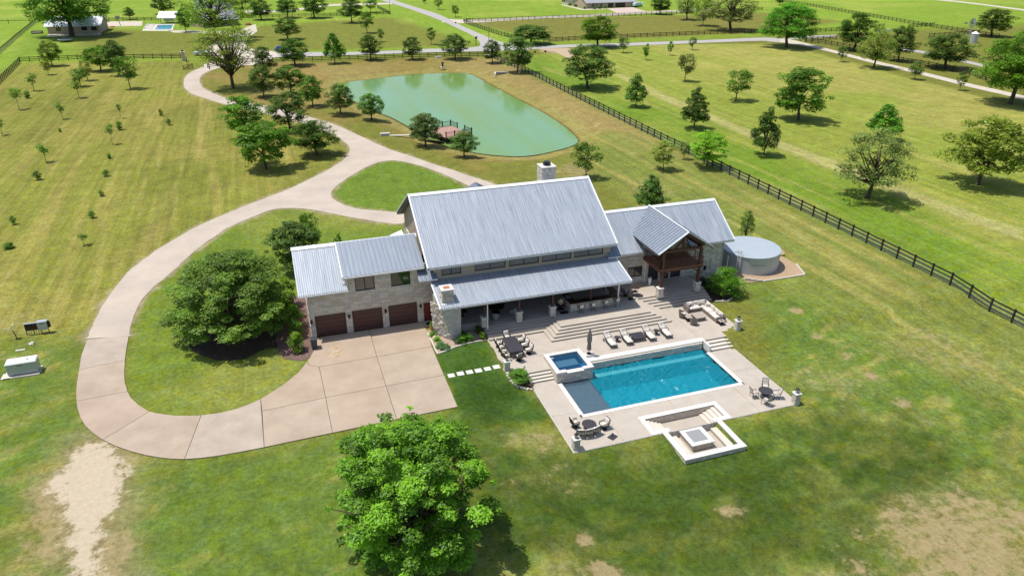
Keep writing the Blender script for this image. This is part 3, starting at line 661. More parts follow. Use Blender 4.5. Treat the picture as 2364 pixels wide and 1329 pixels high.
def gable_roof(parent, name, X0, X1, Ye, ze, Yr, zr, Yb, zb, th=.2, kindf='corr', matr=None, fronts=None):
    """ridge along X; front plane sheeted, rear plane sheeted"""
    mb = MB(); matr = matr or M_roof; fronts = fronts or [(X0, X1, Ye)]; k = (zr-ze)/(Yr-Ye)
    def slab(x0, x1, ya, za):
        pr = [(ya, za), (Yr, zr), (Yr, zr-th*1.15), (ya, za-th)]
        mb.add([(x0, y, z) for y, z in pr]+[(x1, y, z) for y, z in pr], [(0, 1, 2, 3), (7, 6, 5, 4), (0, 4, 5, 1), (2, 6, 7, 3), (3, 7, 4, 0)])
    for (x0, x1, ya) in fronts: slab(x0, x1, ya, ze+k*(ya-Ye))
    slab(X0, X1, Yb, zb)
    r = part(mb, name, M_roofdeck, parent, world=True)
    for (x0, x1, ya, za, flip) in [(a_, b_, y_, ze+k*(y_-Ye), 1) for a_, b_, y_ in fronts]+[(X0, X1, Yb, zb, -1)]:
        v = Vector((0, Yr-ya, zr-za)); Ls = v.length; v.normalize(); nn = Vector((0, -v.z, v.y)) if flip > 0 else Vector((0, v.z, -v.y))
        if nn.z < 0: nn = -nn
        o = Vector((x0 if flip > 0 else x1, ya, za))+nn*.012; roof_sheets(r, o, (flip, 0, 0), v, x1-x0, Ls-.02, kindf, matr=matr)
    cap = MB()
    for sgn, (ya, za) in ((-1, (Ye, ze)), (1, (Yb, zb))):
        v = Vector((0, ya-Yr, za-zr)).normalized(); nn = Vector((0, -sgn*v.z, abs(v.y))).normalized()
        nn = Vector((0, (1 if sgn > 0 else -1)*abs(v.z), abs(v.y)))
        cap.obox(Vector(((X0+X1)/2, Yr, zr))+v*.17+nn*.075, (1, 0, 0), v, nn, (X1-X0)/2+.03, .19, .008)
    part(cap, 'ridge_cap', M_trim, r, world=True)
    return r
def rakes(parent, pts, w=.2, h=.05, m_=None):
    for a, b_ in pts: part(MB().bar(a, b_, w, h), 'rake_trim', m_ or M_trim, parent, world=True)

# ================================================================== THE HOUSE
house = thing('ranch_house', 'long pale limestone ranch house with galvanised metal roofs and three brown garage doors', 'house', (12.6, 64.9, 0))
HY = 64.9
# garage wing
gw = MB(); gdoors = [(1.46, 4.42, 0, 2.42), (5.05, 8.02, 0, 2.42), (8.65, 11.56, 0, 2.42)]; gwin = [(5.62, 7.52, 4.49, 5.92), (9.14, 11.05, 4.49, 5.92)]; rdoor = (12.22, 13.12, 0, 2.15)
wall_rects(gw, 'Y', HY, 1.0, 13.3, 0, 5.3, .3, gdoors+gwin+[rdoor])
wall_rects(gw, 'Y', HY, 4.75, 12.6, 5.3, 6.5, .3, gwin)
gw.box(1.0, 1.3, HY+.3, 73.3, 0, 5.3); gw.box(1.0, 12.6, 73.0, 73.3, 0, 5.3); gw.box(1.3, 13.0, HY+.31, HY+.36, 5.32, 5.4)
gw.add([(1.02, HY+.1, 5.3), (1.02, 73.2, 5.3), (1.02, 69.12, 7.8), (1.28, HY+.1, 5.3), (1.28, 73.2, 5.3), (1.28, 69.12, 7.8)], [(0, 2, 1), (3, 4, 5)])
gwall = part(gw, 'garage_wall', M_mortar, house, world=True)
holes = [(a-1.0, b_-1.0, c, d) for a, b_, c, d in gdoors+gwin+[rdoor]]
stone_facing(gwall, (1.0, HY, 0), (1, 0, 0), (0, 0, 1), 12.3, 6.5, .27, holes, 300, 1, clip=lambda a, b_: not (b_ > 5.25 and (a < 3.75 or a > 11.6)), lmin=.45, lmax=1.0, depth=.022)
stone_facing(gwall, (1.0, 73.3, 0), (0, -1, 0), (0, 0, 1), 8.4, 5.3, .27, (), 0, 2, depth=.03)
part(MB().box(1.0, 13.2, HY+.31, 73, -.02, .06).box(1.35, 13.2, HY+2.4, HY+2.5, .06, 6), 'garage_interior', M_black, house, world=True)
for (a, b_, c, d) in gdoors:
    fr = MB(); yy = HY+.16
    fr.box(a, a+.06, yy-.1, yy+.05, 0, d-.06); fr.box(b_-.06, b_, yy-.1, yy+.05, 0, d-.06); fr.box(a, b_, yy-.1, yy+.05, d-.06, d)
    g_ = part(fr, 'garage_door', M_roofdeck, house, world=True)
    for k in range(5):
        z0 = .03+k*(d-.1)/5; z1 = z0+(d-.1)/5-.018
        part(MB().box(a+.07, b_-.07, yy-.02, yy+.03, z0, z1).box(a+.18, b_-.18, yy-.032, yy-.02, z0+.08, z1-.08), 'door_panel', M_door, g_, world=True)
a, b_, c, d = rdoor; rd = part(MB().box(a+.03, b_-.03, HY+.1, HY+.16, .1, d-.04).box(a+.15, b_-.15, HY+.085, HY+.1, .3, 1.0).box(a+.15, b_-.15, HY+.085, HY+.1, 1.15, 2.0), 'side_door', M_reddoor, house, world=True)
part(MB().box(b_-.14, b_-.08, HY+.05, HY+.1, 1.0, 1.12), 'handle', M_iron, rd, world=True)
for q in gwin: pass
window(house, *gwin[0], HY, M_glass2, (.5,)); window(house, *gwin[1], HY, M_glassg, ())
for x in (1.11, 4.74, 8.34, 11.9):
    l = MB(); l.box(x-.06, x+.06, HY-.05, HY-.022, 1.75, 2.1); l.lathe((x, HY-.17, 1.72), [(.03, 0), (.1, .06), (.12, .28), (.13, .30), (.02, .42)], 6); l.bar((x, HY-.04, 2.05), (x, HY-.17, 2.12), .03)
    part(l, 'wall_lantern', M_iron, house, world=True)
part(MB().box(1.0, 1.07, HY-.13, HY-.05, .1, 5.0).bar((1.03, HY-.09, 5.0), (1.03, HY-.42, 5.05), .07), 'downspout', M_greymetal, house, world=True)
part(MB().bar((4.9, HY-.09, 5.25), (4.9, HY-.09, 5.7), .07).bar((4.9, HY-.09, 5.7), (4.7, HY-.4, 6.3), .07), 'downspout', M_white, house, world=True)

# garage roofs
RY, RZ = 69.12, 8.07
gr = gable_roof(house, 'garage_roof', .2, 12.6, 64.4, 5.0, RY, RZ, 73.84, 5.0, fronts=[(.2, 4.9, 64.4)])
dm = MB(); th = .16     # lower-pitched shed over the right part
for (a, b_) in ((4.46, 12.45),):
    dm.add([(a, 64.4, 6.37), (b_, 64.4, 6.37), (b_, RY, RZ+.06), (a, RY, RZ+.06), (a, 64.4, 6.37-th), (b_, 64.4, 6.37-th), (b_, RY, RZ-.1), (a, RY, RZ-.1)],
           [(0, 1, 2, 3), (7, 6, 5, 4), (0, 4, 5, 1), (1, 5, 6, 2), (3, 7, 4, 0), (2, 6, 7, 3)])
shed = part(dm, 'shed_roof', M_roofdeck, house, world=True)
v = Vector((0, RY-64.4, RZ+.06-6.37)); roof_sheets(shed, Vector((4.46, 64.4, 6.385)), (1, 0, 0), v, 7.99, v.length, 'seam', .45, M_seam)
rakes(shed, [((4.46, 64.38, 6.40), (4.46, RY, RZ+.1))], .1, .08)
cheek = MB(); cheek.add([(4.75, HY, 5.3), (4.75, RY-.3, 7.75), (4.75, HY, 6.35), (4.73, HY, 5.3), (4.73, RY-.3, 7.75), (4.73, HY, 6.35)], [(0, 1, 2), (5, 4, 3)])
part(cheek, 'shed_cheek', M_stucco, house, world=True)
part(MB().box(.2, 4.9, 64.30, 64.4, 4.83, 4.97), 'gutter', M_trim, gr, world=True)
part(MB().box(4.46, 12.4, 64.30, 64.4, 6.2, 6.34), 'gutter', M_trim, shed, world=True)

# great hall
hw = MB(); CW = [(14.1, 16.14, 5.2, 5.95), (17.54, 20.82, 5.2, 5.95), (21.18, 24.45, 5.2, 5.95), (24.77, 28.1, 5.2, 5.95), (28.4, 31.75, 5.2, 5.95)]
wall_rects(hw, 'Y', 64.3, 13.3, 32.6, 4.3, 6.75, .2, CW)
hw.box(13.3, 13.5, 64.5, 79.5, 0, 6.7); hw.box(32.4, 32.6, 64.5, 79.5, 0, 6.7); hw.box(13.5, 32.4, 79.3, 79.5, 0, 6.7)
for x in (13.3, 32.4): hw.add([(x, 64.3, 6.7), (x, 79.5, 6.7), (x, 71.9, 11.1), (x+.2, 64.3, 6.7), (x+.2, 79.5, 6.7), (x+.2, 71.9, 11.1)], [(0, 2, 1), (3, 4, 5)])
hall = part(hw, 'hall_wall', M_stucco, house, world=True)
stone_facing(hall, (13.3, 79.5, 0), (0, -1, 0), (0, 0, 1), 6.5, 5.2, .3, (), 0, 31, depth=.05, rough=.05)
bt = MB()
for k in range(20): y = 65+k*.75; bt.box(13.26, 13.3, y, y+.05, 5.3, 6.7+max(0, 4.2-abs(y-71.9)*.58))
part(bt, 'batten', M_stucco, hall, world=True)
for q in CW: window(house, *q, 64.3, M_glass2, (.5,), sill=False)
part(MB().box(13.6, 32.3, 65.0, 65.1, 4.8, 6.7), 'hall_interior', M_stucco, house, world=True)
hr = gable_roof(house, 'hall_roof', 12.6, 33.0, 63.6, 6.5, 71.9, 11.37, 80.2, 6.5, .24)
rakes(hr, [((12.6, 63.55, 6.54), (12.6, 71.9, 11.44)), ((33.0, 63.55, 6.54), (33.0, 71.9, 11.44)), ((12.6, 80.25, 6.54), (12.6, 71.9, 11.44))], .16, .08)
part(MB().box(12.62, 32.98, 63.5, 63.6, 6.3, 6.46), 'gutter', M_greymetal, hr, world=True)
# little pent roofs at both ends of the hall eave
for (x0, x1, zl, zt, yl) in ((11.7, 13.55, 5.22, 5.98, 63.7), (32.15, 33.55, 4.93, 5.6, 63.7)):
    pr = MB(); pr.add([(x0, yl, zl), (x1, yl, zl), (x1, 64.88, zt), (x0, 64.88, zt), (x0, yl, zl-.12), (x1, yl, zl-.12), (x1, 64.88, zt-.12), (x0, 64.88, zt-.12)], [(0, 1, 2, 3), (7, 6, 5, 4), (0, 4, 5, 1), (1, 5, 6, 2), (3, 7, 4, 0)])
    po = part(pr, 'pent_roof', M_trim, house, world=True); v = Vector((0, 64.88-yl, zt-zl)); roof_sheets(po, Vector((x0, yl, zl+.01)), (1, 0, 0), v, x1-x0, v.length, 'seam', .45, M_seam)
# rear chimney
def stone_stack(parent, x0, x1, y0, y1, z0, z1, seed, course=.17, budget=0, name='chimney', lmin=.22, lmax=.5, rough=.05, cap=True):
    c = part(MB().box(x0, x1, y0, y1, z0, z1), name, M_mortar, parent, world=True)
    stone_facing(c, (x0, y0, z0), (1, 0, 0), (0, 0, 1), x1-x0, z1-z0, course, (), budget, seed, lmin=lmin, lmax=lmax, rough=rough)
    stone_facing(c, (x0, y1, z0), (0, -1, 0), (0, 0, 1), y1-y0, z1-z0, course, (), budget, seed+1, lmin=lmin, lmax=lmax, rough=rough)
    stone_facing(c, (x1, y0, z0), (0, 1, 0), (0, 0, 1), y1-y0, z1-z0, course, (), 0, seed+2, lmin=lmin, lmax=lmax, rough=rough)
    if cap: part(MB().box(x0-.08, x1+.08, y0-.08, y1+.08, z1, z1+.1), 'chimney_cap', M_coping, c, world=True)
    return c
rc = stone_stack(house, 28.5, 30.1, 74.4, 76.0, 8.0, 12.0, 41)
part(MB().lathe((29.3, 75.2, 12.1), [(.3, 0), (.3, .14), (.48, .16), (.5, .24), (.2, .26), (.2, .34), (.36, .36), (.36, .44)], 14), 'chimney_flue', M_black, rc, world=True)

# patio roof
PX0, PX1, PYF, PZF, PYB, PZB = 12.9, 33.1, 60.0, 3.76, 64.3, 4.84
pm = MB(); th = .2
pm.add([(PX0, PYF, PZF), (PX1, PYF, PZF), (PX1, PYB, PZB), (PX0, PYB, PZB), (PX0, PYF, PZF-th), (PX1, PYF, PZF-th), (PX1, PYB, PZB-th), (PX0, PYB, PZB-th)], [(0, 1, 2, 3), (7, 6, 5, 4), (0, 4, 5, 1), (1, 5, 6, 2), (3, 7, 4, 0), (2, 6, 7, 3)])
pr = part(pm, 'patio_roof', M_roofdeck, house, world=True); v = Vector((0, PYB-PYF, PZB-PZF)); roof_sheets(pr, Vector((PX0, PYF, PZF+.012)), (1, 0, 0), v, PX1-PX0, v.length, 'corr', .92, M_roof)
part(MB().box(PX0, PX1, PYF-.12, PYF-.003, PZF-.16, PZF-.02), 'gutter', M_greymetal, pr, world=True)
rakes(pr, [((PX0, PYF, PZF+.04), (PX0, PYB, PZB+.04)), ((PX1, PYF, PZF+.04), (PX1, PYB, PZB+.04))], .14, .07)
part(MB().box(13.4, 32.8, 64.3, 68.4, 4.2, 4.3), 'patio_ceiling', M_beam, house, world=True)
bm_ = MB(); bm_.box(13.3, 32.9, 60.72, 60.92, 3.5, 3.72)
for k in range(14): x = 14+k*1.42; bm_.bar((x, 60.1, 3.55), (x, 64.2, 4.5), .1, .16)
part(bm_, 'rafter', M_beam, house, world=True)
bw = MB(); bo = [(15.0, 18.4, .8, 3.3), (20, 24.6, .8, 3.3), (27.6, 31.6, 1.8, 3.2)]
wall_rects(bw, 'Y', 68.0, 13.5, 32.6, .7, 4.3, .25, bo); part(bw, 'patio_back_wall', M_stucco, house, world=True)
for q in bo: window(house, *q, 68.0, M_glass, (.33, .66), sill=False)

# right wing
ww = MB(); wd = [(37.75, 39.05, .8, 3.2), (39.3, 40.4, .8, 3.2), (40.6, 41.9, .8, 3.2)]; wwin = [(35.2, 37.0, 1.6, 2.85)]; up = [(38.3, 40.2, 4.1, 6.2)]
wall_rects(ww, 'Y', HY, 33.0, 47.25, .0, 5.0, .3, wd+wwin+up)
wall_rects(ww, 'Y', HY, 36.9, 42.2, 5.0, 6.12, .3, [(38.3, 40.2, 4.1, 6.2)])
ww.add([(36.9, HY, 6.12), (42.2, HY, 6.12), (39.55, HY, 7.8), (36.9, HY+.3, 6.12), (42.2, HY+.3, 6.12), (39.55, HY+.3, 7.8)], [(0, 1, 2), (5, 4, 3)])
ww.box(46.95, 47.25, HY+.3, 73.9, 0, 5.0); ww.box(33, 47.25, 73.6, 73.9, 0, 5)
wwall = part(ww, 'wing_wall', M_mortar, house, world=True)
stone_facing(wwall, (33.0, HY, .0), (1, 0, 0), (0, 0, 1), 14.25, 5.0, .27, [(a-33, b_-33, c, d) for a, b_, c, d in wd+wwin+up], 0, 7, lmin=.35, lmax=.9, depth=.028)
stone_facing(wwall, (36.9, HY, 5.0), (1, 0, 0), (0, 0, 1), 5.3, 1.1, .27, [(38.3-36.9, 40.2-36.9, -.9, 1.2)], 0, 8, depth=.028)
for q in wd: window(house, *q, HY, M_glass, (), sill=False)
window(house, *wwin[0], HY, M_glass, (.5,)); window(house, *up[0], HY, M_glass, (.5,), sill=False)
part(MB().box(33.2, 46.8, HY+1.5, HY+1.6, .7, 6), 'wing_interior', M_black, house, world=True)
wr = gable_roof(house, 'wing_roof', 33.0, 48.2, 64.4, 4.72, 69.38, 7.96, 74.36, 4.72, fronts=[(33.0, 36.9, 64.4), (36.9, 42.45, 66.35), (42.45, 48.2, 64.4)])
rakes(wr, [((48.2, 64.35, 4.76), (48.2, 69.38, 8.02))], .14, .08)
part(MB().box(33.6, 36.9, 64.3, 64.4, 4.53, 4.68).box(42.5, 48.15, 64.3, 64.4, 4.53, 4.68), 'gutter', M_greymetal, wr, world=True)
part(MB().bar((37.28, HY-.08, .8), (37.28, HY-.08, 4.3), .09).bar((37.28, HY-.08, 4.3), (37.1, HY-.45, 4.6), .09), 'downspout', M_trim, house, world=True)
part(MB().bar((47.15, HY-.08, .3), (47.15, HY-.08, 4.3), .09).bar((47.15, HY-.08, 4.3), (47.5, HY-.45, 4.6), .09), 'downspout', M_greymetal, house, world=True)
# cross gable over the balcony
cgx, cgz, ce, hw_ = 39.55, 8.12, 6.02, 3.3; Y0, Y1 = 60.5, 69.2
cg = MB()
for sg in (-1, 1):
    xe = cgx+sg*hw_; yv = 64.4+(ce-4.72)/.65   # the eave dies into the wing roof here
    cg.add([(cgx, Y0, cgz), (xe, Y0, ce), (xe, yv, ce), (cgx, Y1, cgz), (cgx, Y0, cgz-.2), (xe, Y0, ce-.16), (xe, yv, ce-.16), (cgx, Y1, cgz-.2)],
           [(0, 1, 2, 3), (7, 6, 5, 4), (0, 4, 5, 1), (1, 5, 6, 2)])
cgr = part(cg, 'balcony_roof', M_roofdeck, house, world=True)
for sg in (-1, 1):
    xe = cgx+sg*hw_; n_ = 19; sl_ = Vector((-sg*hw_, 0, cgz-ce)); Ls = sl_.length; sl_.normalize(); nn = Vector((sg*(cgz-ce), 0, hw_)).normalized()
    yv = 64.4+(ce-4.72)/.65
    for k in range(n_):
        ya = Y0+(Y1-Y0)*k/n_; yb = Y0+(Y1-Y0)*(k+1)/n_
        def low(y): return 0 if y <= yv else Ls*(y-yv)/(Y1-yv)
        la, lb = low(ya), low(yb); b0 = Vector((xe, 0, ce))+nn*.012; sh = MB()
        A = b0+sl_*la+Vector((0, ya, 0)); B = b0+sl_*lb+Vector((0, yb, 0)); C_ = b0+sl_*Ls+Vector((0, yb, 0)); D = b0+sl_*Ls+Vector((0, ya, 0))
        sh.add([A, B, C_, D, A+nn*.055, D+nn*.055, A+Vector((0, .03, 0))+nn*.055, D+Vector((0, .03, 0))+nn*.055, A+Vector((0, .03, 0)), D+Vector((0, .03, 0))],
               [(0, 1, 2, 3) if sg > 0 else (3, 2, 1, 0), (0, 3, 5, 4), (4, 5, 7, 6), (6, 7, 9, 8)])
        part(sh, 'roof_panel', M_seam, cgr, world=True)
rakes(cgr, [((cgx, Y0, cgz+.04), (cgx-hw_, Y0, ce+.02)), ((cgx, Y0, cgz+.04), (cgx+hw_, Y0, ce+.02)), ((cgx, Y0, cgz+.07), (cgx, Y1, cgz+.07))], .16, .07)
tr = MB()
for y in (61.2,):
    tr.bar((37.3, y, 5.95), (41.8, y, 5.95), .24, .3); tr.bar((39.55, y, 6.1), (39.55, y, 7.7), .2); tr.bar((37.0, y, 6.15), (39.45, y, 7.7), .18, .24); tr.bar((42.1, y, 6.15), (39.65, y, 7.7), .18, .24)
    tr.bar((38.5, y, 6.1), (39.5, y, 7.0), .14)
for x in (37.3, 41.8): tr.bar((x, 61.2, 6.0), (x, 64.9, 6.0), .2, .28)
part(tr, 'roof_truss', M_beam, house, world=True)
for x in (37.3, 41.8):
    p_ = MB(); p_.box(x-.14, x+.14, 61.06, 61.34, 1.85, 5.85)
    for dx in ((.15, .8) if x < 39 else (-.15, -.8),): p_.bar((x+dx[0], 61.2, 3.1), (x+dx[1], 61.2, 3.62), .13)
    part(p_, 'post', M_beam, house, world=True)
bal = part(MB().box(36.95, 42.15, 61.02, 61.22, 3.62, 3.9).box(36.95, 37.15, 61.22, 64.85, 3.62, 3.9).box(41.95, 42.15, 61.22, 64.85, 3.62, 3.9), 'balcony', M_beam, house, world=True)
for k in range(25):
    y = 61.24+k*.145; part(MB().box(36.97, 42.13, y, y+.13, 3.9, 3.94), 'deck_board', M_deckwood, bal, world=True)
part(MB().box(36.93, 42.17, 60.99, 61.2, 3.9, 3.95), 'deck_edge', M_deckwood, bal, world=True)
rl_ = MB()
for (a, b_) in (((37.02, 61.1), (42.08, 61.1)), ((37.02, 61.1), (37.02, 64.8)), ((42.08, 61.1), (42.08, 64.8))):
    A = Vector((*a, 0)); B = Vector((*b_, 0)); n_ = int((B-A).length/.13)
    rl_.bar(A+Vector((0, 0, 4.92)), B+Vector((0, 0, 4.92)), .07, .04); rl_.bar(A+Vector((0, 0, 4.05)), B+Vector((0, 0, 4.05)), .03)
    for k in range(n_+1):
        p_ = A.lerp(B, k/n_); rl_.bar(p_+Vector((0, 0, 4.0)), p_+Vector((0, 0, 4.92)), .06 if k % 12 == 0 else .016)
part(rl_, 'railing', M_beam, bal, world=True)

# rear porch gable and small canopy at the far left corner
pg = MB()
for sg in (-1, 1):
    pg.add([(25.6, 92.6, 5.05), (25.6+sg*3.1, 92.6, 3.3), (25.6+sg*3.1, 79, 3.3), (25.6, 79, 5.05), (25.6, 92.6, 4.9), (25.6+sg*3.1, 92.6, 3.15), (25.6+sg*3.1, 79, 3.15), (25.6, 79, 4.9)], [(0, 1, 2, 3), (7, 6, 5, 4), (0, 4, 5, 1), (1, 5, 6, 2)])
pgo = part(pg, 'porch_roof', M_roofdeck, house, world=True)
for sg in (-1, 1):
    v = Vector((-sg*3.1, 0, 1.75)); roof_sheets(pgo, Vector((25.6+sg*3.1, 92.6 if sg < 0 else 79, 3.315)), (0, sg, 0), v, 13.6, v.length, 'seam', .45, M_seam)
part(MB().box(22.9, 23.1, 91.8, 92, 0, 3.2).box(28.1, 28.3, 91.8, 92, 0, 3.2).box(22.9, 28.3, 91.7, 92, 3.0, 3.2), 'porch_frame', M_beam, house, world=True)
cn = part(MB().add([(11.9, 79.6, 3.0), (13.3, 79.6, 3.5), (13.3, 82.2, 3.5), (11.9, 82.2, 3.0), (11.9, 79.6, 2.88), (13.3, 79.6, 3.38), (13.3, 82.2, 3.38), (11.9, 82.2, 2.88)], [(0, 1, 2, 3), (7, 6, 5, 4), (0, 4, 5, 1), (3, 7, 4, 0), (1, 5, 6, 2), (2, 6, 7, 3)]), 'entry_canopy', M_trim, house, world=True)
part(MB().box(12.0, 12.15, 79.7, 79.85, 0, 2.9).box(12.0, 12.15, 82, 82.15, 0, 2.9), 'canopy_post', M_beam, house, world=True)

# outdoor fireplace: battered stone buttress and stack through the roof
fb = MB(); e_ = (12.95, 62.3, 3.8); a_ = (12.95, 60.2, 3.66); b0 = (14.0, 60.3, -.05); c0 = (14.95, 60.5, -.05); e0 = (12.7, 62.3, -.05); b1 = (14.15, 60.15, 3.66); c1 = (14.95, 60.15, 3.66); d0 = (14.95, 64.2, -.05); d1 = (14.95, 64.2, 3.8); f0 = (12.95, 64.2, -.05); f1 = (12.95, 64.2, 3.8)
fb.add([e_, a_, b0, e0], [(0, 3, 2, 1)]); fb.add([a_, b1, b0], [(0, 2, 1)]); fb.add([b1, c1, c0, b0], [(0, 3, 2, 1)]); fb.add([c1, d1, d0, c0], [(0, 3, 2, 1)]); fb.add([e_, f1, f0, e0], [(0, 1, 2, 3)]); fb.add([e_, a_, b1, c1, d1, f1], [(0, 1, 2, 3, 4, 5)])
fire = part(fb, 'fireplace', M_stoneD, house, world=True)
u = (Vector(b0)-Vector(e0)); U = u.length; u.normalize(); vv = (Vector(a_)-Vector(b0)+Vector(e_)-Vector(e0))/2; vv = (vv-u*vv.dot(u)); H_ = vv.length; vv.normalize()
def clipf(p, q):
    t = q/H_; return p < U*(1-t)+2.0*t-.1 and p > .02
stone_facing(fire, Vector(e0)+Vector(u).cross(vv)*.03, u, vv, 2.6, H_, .16, (), 0, 51, clip=clipf, lmin=.2, lmax=.5, depth=.05, rough=.09)
st = stone_stack(house, 13.3, 14.4, 60.75, 61.85, 3.8, 5.25, 61, .15, rough=.05, lmin=.18, lmax=.4)
part(MB().box(13.55, 14.15, 61.0, 61.6, 5.35, 5.38), 'flue_opening', M_terra, st, world=True)
for k in range(1): part(MB().add([(13.15, 60.5, 3.93), (14.5, 60.5, 3.93), (14.5, 60.75, 3.99), (13.15, 60.75, 3.99)], [(0, 1, 2, 3)]), 'flashing', M_trim, st, world=True)
# hearth side facing the patio and the patio piers
def pier(x, y, z0, z1, w, seed, parent, nm='pillar', post=None):
    c = part(MB().box(x-w/2, x+w/2, y-w/2, y+w/2, z0, z1), nm, M_mortar, parent, world=True)
    for (o, u_) in (((x-w/2, y-w/2, z0), (1, 0, 0)), ((x-w/2, y+w/2, z0), (0, -1, 0))):
        stone_facing(c, o, u_, (0, 0, 1), w, z1-z0, .24, (), 30, seed, lmin=.2, lmax=.5, depth=.03)
    part(MB().box(x-w/2-.06, x+w/2+.06, y-w/2-.06, y+w/2+.06, z1, z1+.09), 'pillar_cap', M_coping, c, world=True)
    return c
for i, (x, y, pz) in enumerate([(17.45, 60.8, 1), (21.08, 60.8, 1), (24.7, 60.8, 1), (37.2, 61.15, 0), (41.8, 61.2, 0)]):
    pier(x, y, .75, 1.76, .56, 70+3*i, house)
    if pz: part(MB().box(x-.1, x+.1, y-.1, y+.1, 1.85, 3.55), 'post', M_beam, house, world=True)
part(MB().box(17.55, 17.65, 60.1, 60.2, .75, 3.6), 'downspout', M_white, house, world=True)
part(MB().box(32.0, 32.14, 60.72, 60.86, .75, 3.55), 'post', M_white, house, world=True)
part(MB().box(28.9, 29.06, 60.9, 61.06, 1.8, 3.5), 'post', M_beam, house, world=True)
for x in (19.2, 22.9, 26.0):
    part(MB().lathe((x, 61.6, 3.1), [(.05, .3), (.12, .28), (.13, .05), (.04, 0)], 8), 'pendant_lantern', M_iron, house, world=True)

# ================================================================== TERRACES
ter = structure(MB().box(15.0, 17.4, 61.7, 68, -.1, .748), 'patio', M_deckstone)
def step_slab(rects, z0, z1, nm, parent):
    mb = MB()
    for (x0, x1, y0, y1) in rects: mb.box(x0, x1, y0, y1, z0, z1)
    return part(mb, nm, M_deckstone if z1 > .7 else M_tread, parent)
for k in range(5):
    z = .75-.15*k
    mbk = MB(); yA = 58.35-.365*k; yB = 60.5-.37*k; yC = 61.45-.41*k; xa = 24.65-.385*k; xb = 34.74+.43*k; ytop = 68.0 if k == 0 else 62.2
    ys = [(xa, xb, yA, yB), (17.4, xb, yB, ytop), (xb, 43.0, yC, ytop if k else 64.95)]
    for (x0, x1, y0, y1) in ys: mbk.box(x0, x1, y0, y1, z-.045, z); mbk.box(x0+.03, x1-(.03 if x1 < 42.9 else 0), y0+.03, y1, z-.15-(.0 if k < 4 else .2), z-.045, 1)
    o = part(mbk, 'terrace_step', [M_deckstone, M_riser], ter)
part(MB().box(33.0, 34.74, 62, 64.95, -.1, .748), 'terrace_paving', M_deckstone, ter)

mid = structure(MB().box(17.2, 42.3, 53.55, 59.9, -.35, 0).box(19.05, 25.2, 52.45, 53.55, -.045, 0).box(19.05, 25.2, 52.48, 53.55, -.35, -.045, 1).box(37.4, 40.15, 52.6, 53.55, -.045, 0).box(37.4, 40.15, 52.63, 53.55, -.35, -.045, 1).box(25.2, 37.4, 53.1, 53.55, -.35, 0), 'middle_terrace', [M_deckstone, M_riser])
part(MB().box(17.15, 42.35, 53.5, 53.55, -.33, -.02).box(17.14, 17.2, 53.5, 59.6, -.33, -.01), 'terrace_edge', M_coping, mid)
for k in range(1, 4):
    for (xa_, xb_, ya_, st_) in ((19.05, 21.3, 52.45, .31), (37.6, 40.15, 52.6, .42)):
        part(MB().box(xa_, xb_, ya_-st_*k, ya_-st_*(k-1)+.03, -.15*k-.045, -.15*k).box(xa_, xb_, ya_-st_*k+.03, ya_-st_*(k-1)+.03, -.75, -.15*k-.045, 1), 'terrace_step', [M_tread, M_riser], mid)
part(MB().box(37.4, 37.6, 51.35, 52.6, -.75, 0.02), 'step_cheek', M_coping, mid)
mbw = MB().box(17.5, 19.05, 53.3, 53.5, -.9, .06).box(18.93, 19.05, 51.2, 53.3, -.9, -.2); part(mbw, 'retaining_wall', M_stoneD, mid)
# expansion joints in the paving are real grooves: thin dark strips let in flush
jn = MB()
for (x0, y0, x1, y1) in ((17.3, 55.2, 25.2, 54.7), (24.9, 56.2, 24.9, 53.6), (31.2, 56.7, 31.2, 53.6), (37.3, 59.6, 37.3, 53.6)): jn.bar((x0, y0, .001), (x1, y1, .001), .015, .006)
part(jn, 'paving_joint', M_joint, mid)

# pool deck around pool and fire pit (z = -0.6)
PZ = -.6
pdk = structure(MB().box(19.05, 21.36, 41.45, 51.55, PZ-.25, PZ).box(37.46, 40.1, 41.45, 51.7, PZ-.25, PZ).box(21.36, 37.46, 44.05, 45.42, PZ-.25, PZ).box(21.36, 25.95, 41.45, 44.05, PZ-.25, PZ).box(33.35, 37.46, 41.45, 44.05, PZ-.25, PZ).box(21.3, 24.95, 50.85, 53.1, PZ-.25, PZ-.2), 'pool_deck', M_deckstone)
part(MB().box(18.98, 40.17, 41.4, 41.45, -1.3, PZ-.02).box(18.98, 19.05, 41.45, 51.6, -1.3, PZ-.02).box(40.1, 40.17, 41.45, 51.7, -1.3, PZ-.02), 'deck_edge', M_stoneD, pdk)
jn = MB()
for (x0, y0, x1, y1) in ((19.1, 46.4, 21.3, 46.2), (37.5, 47.6, 40.1, 47.5), (29.6, 45.4, 29.6, 44.1), (23.4, 45.4, 23.4, 41.5), (36.2, 45.4, 36.2, 41.5)): jn.bar((x0, y0, PZ+.001), (x1, y1, PZ+.001), .015, .006)
part(jn, 'paving_joint', M_joint, pdk)

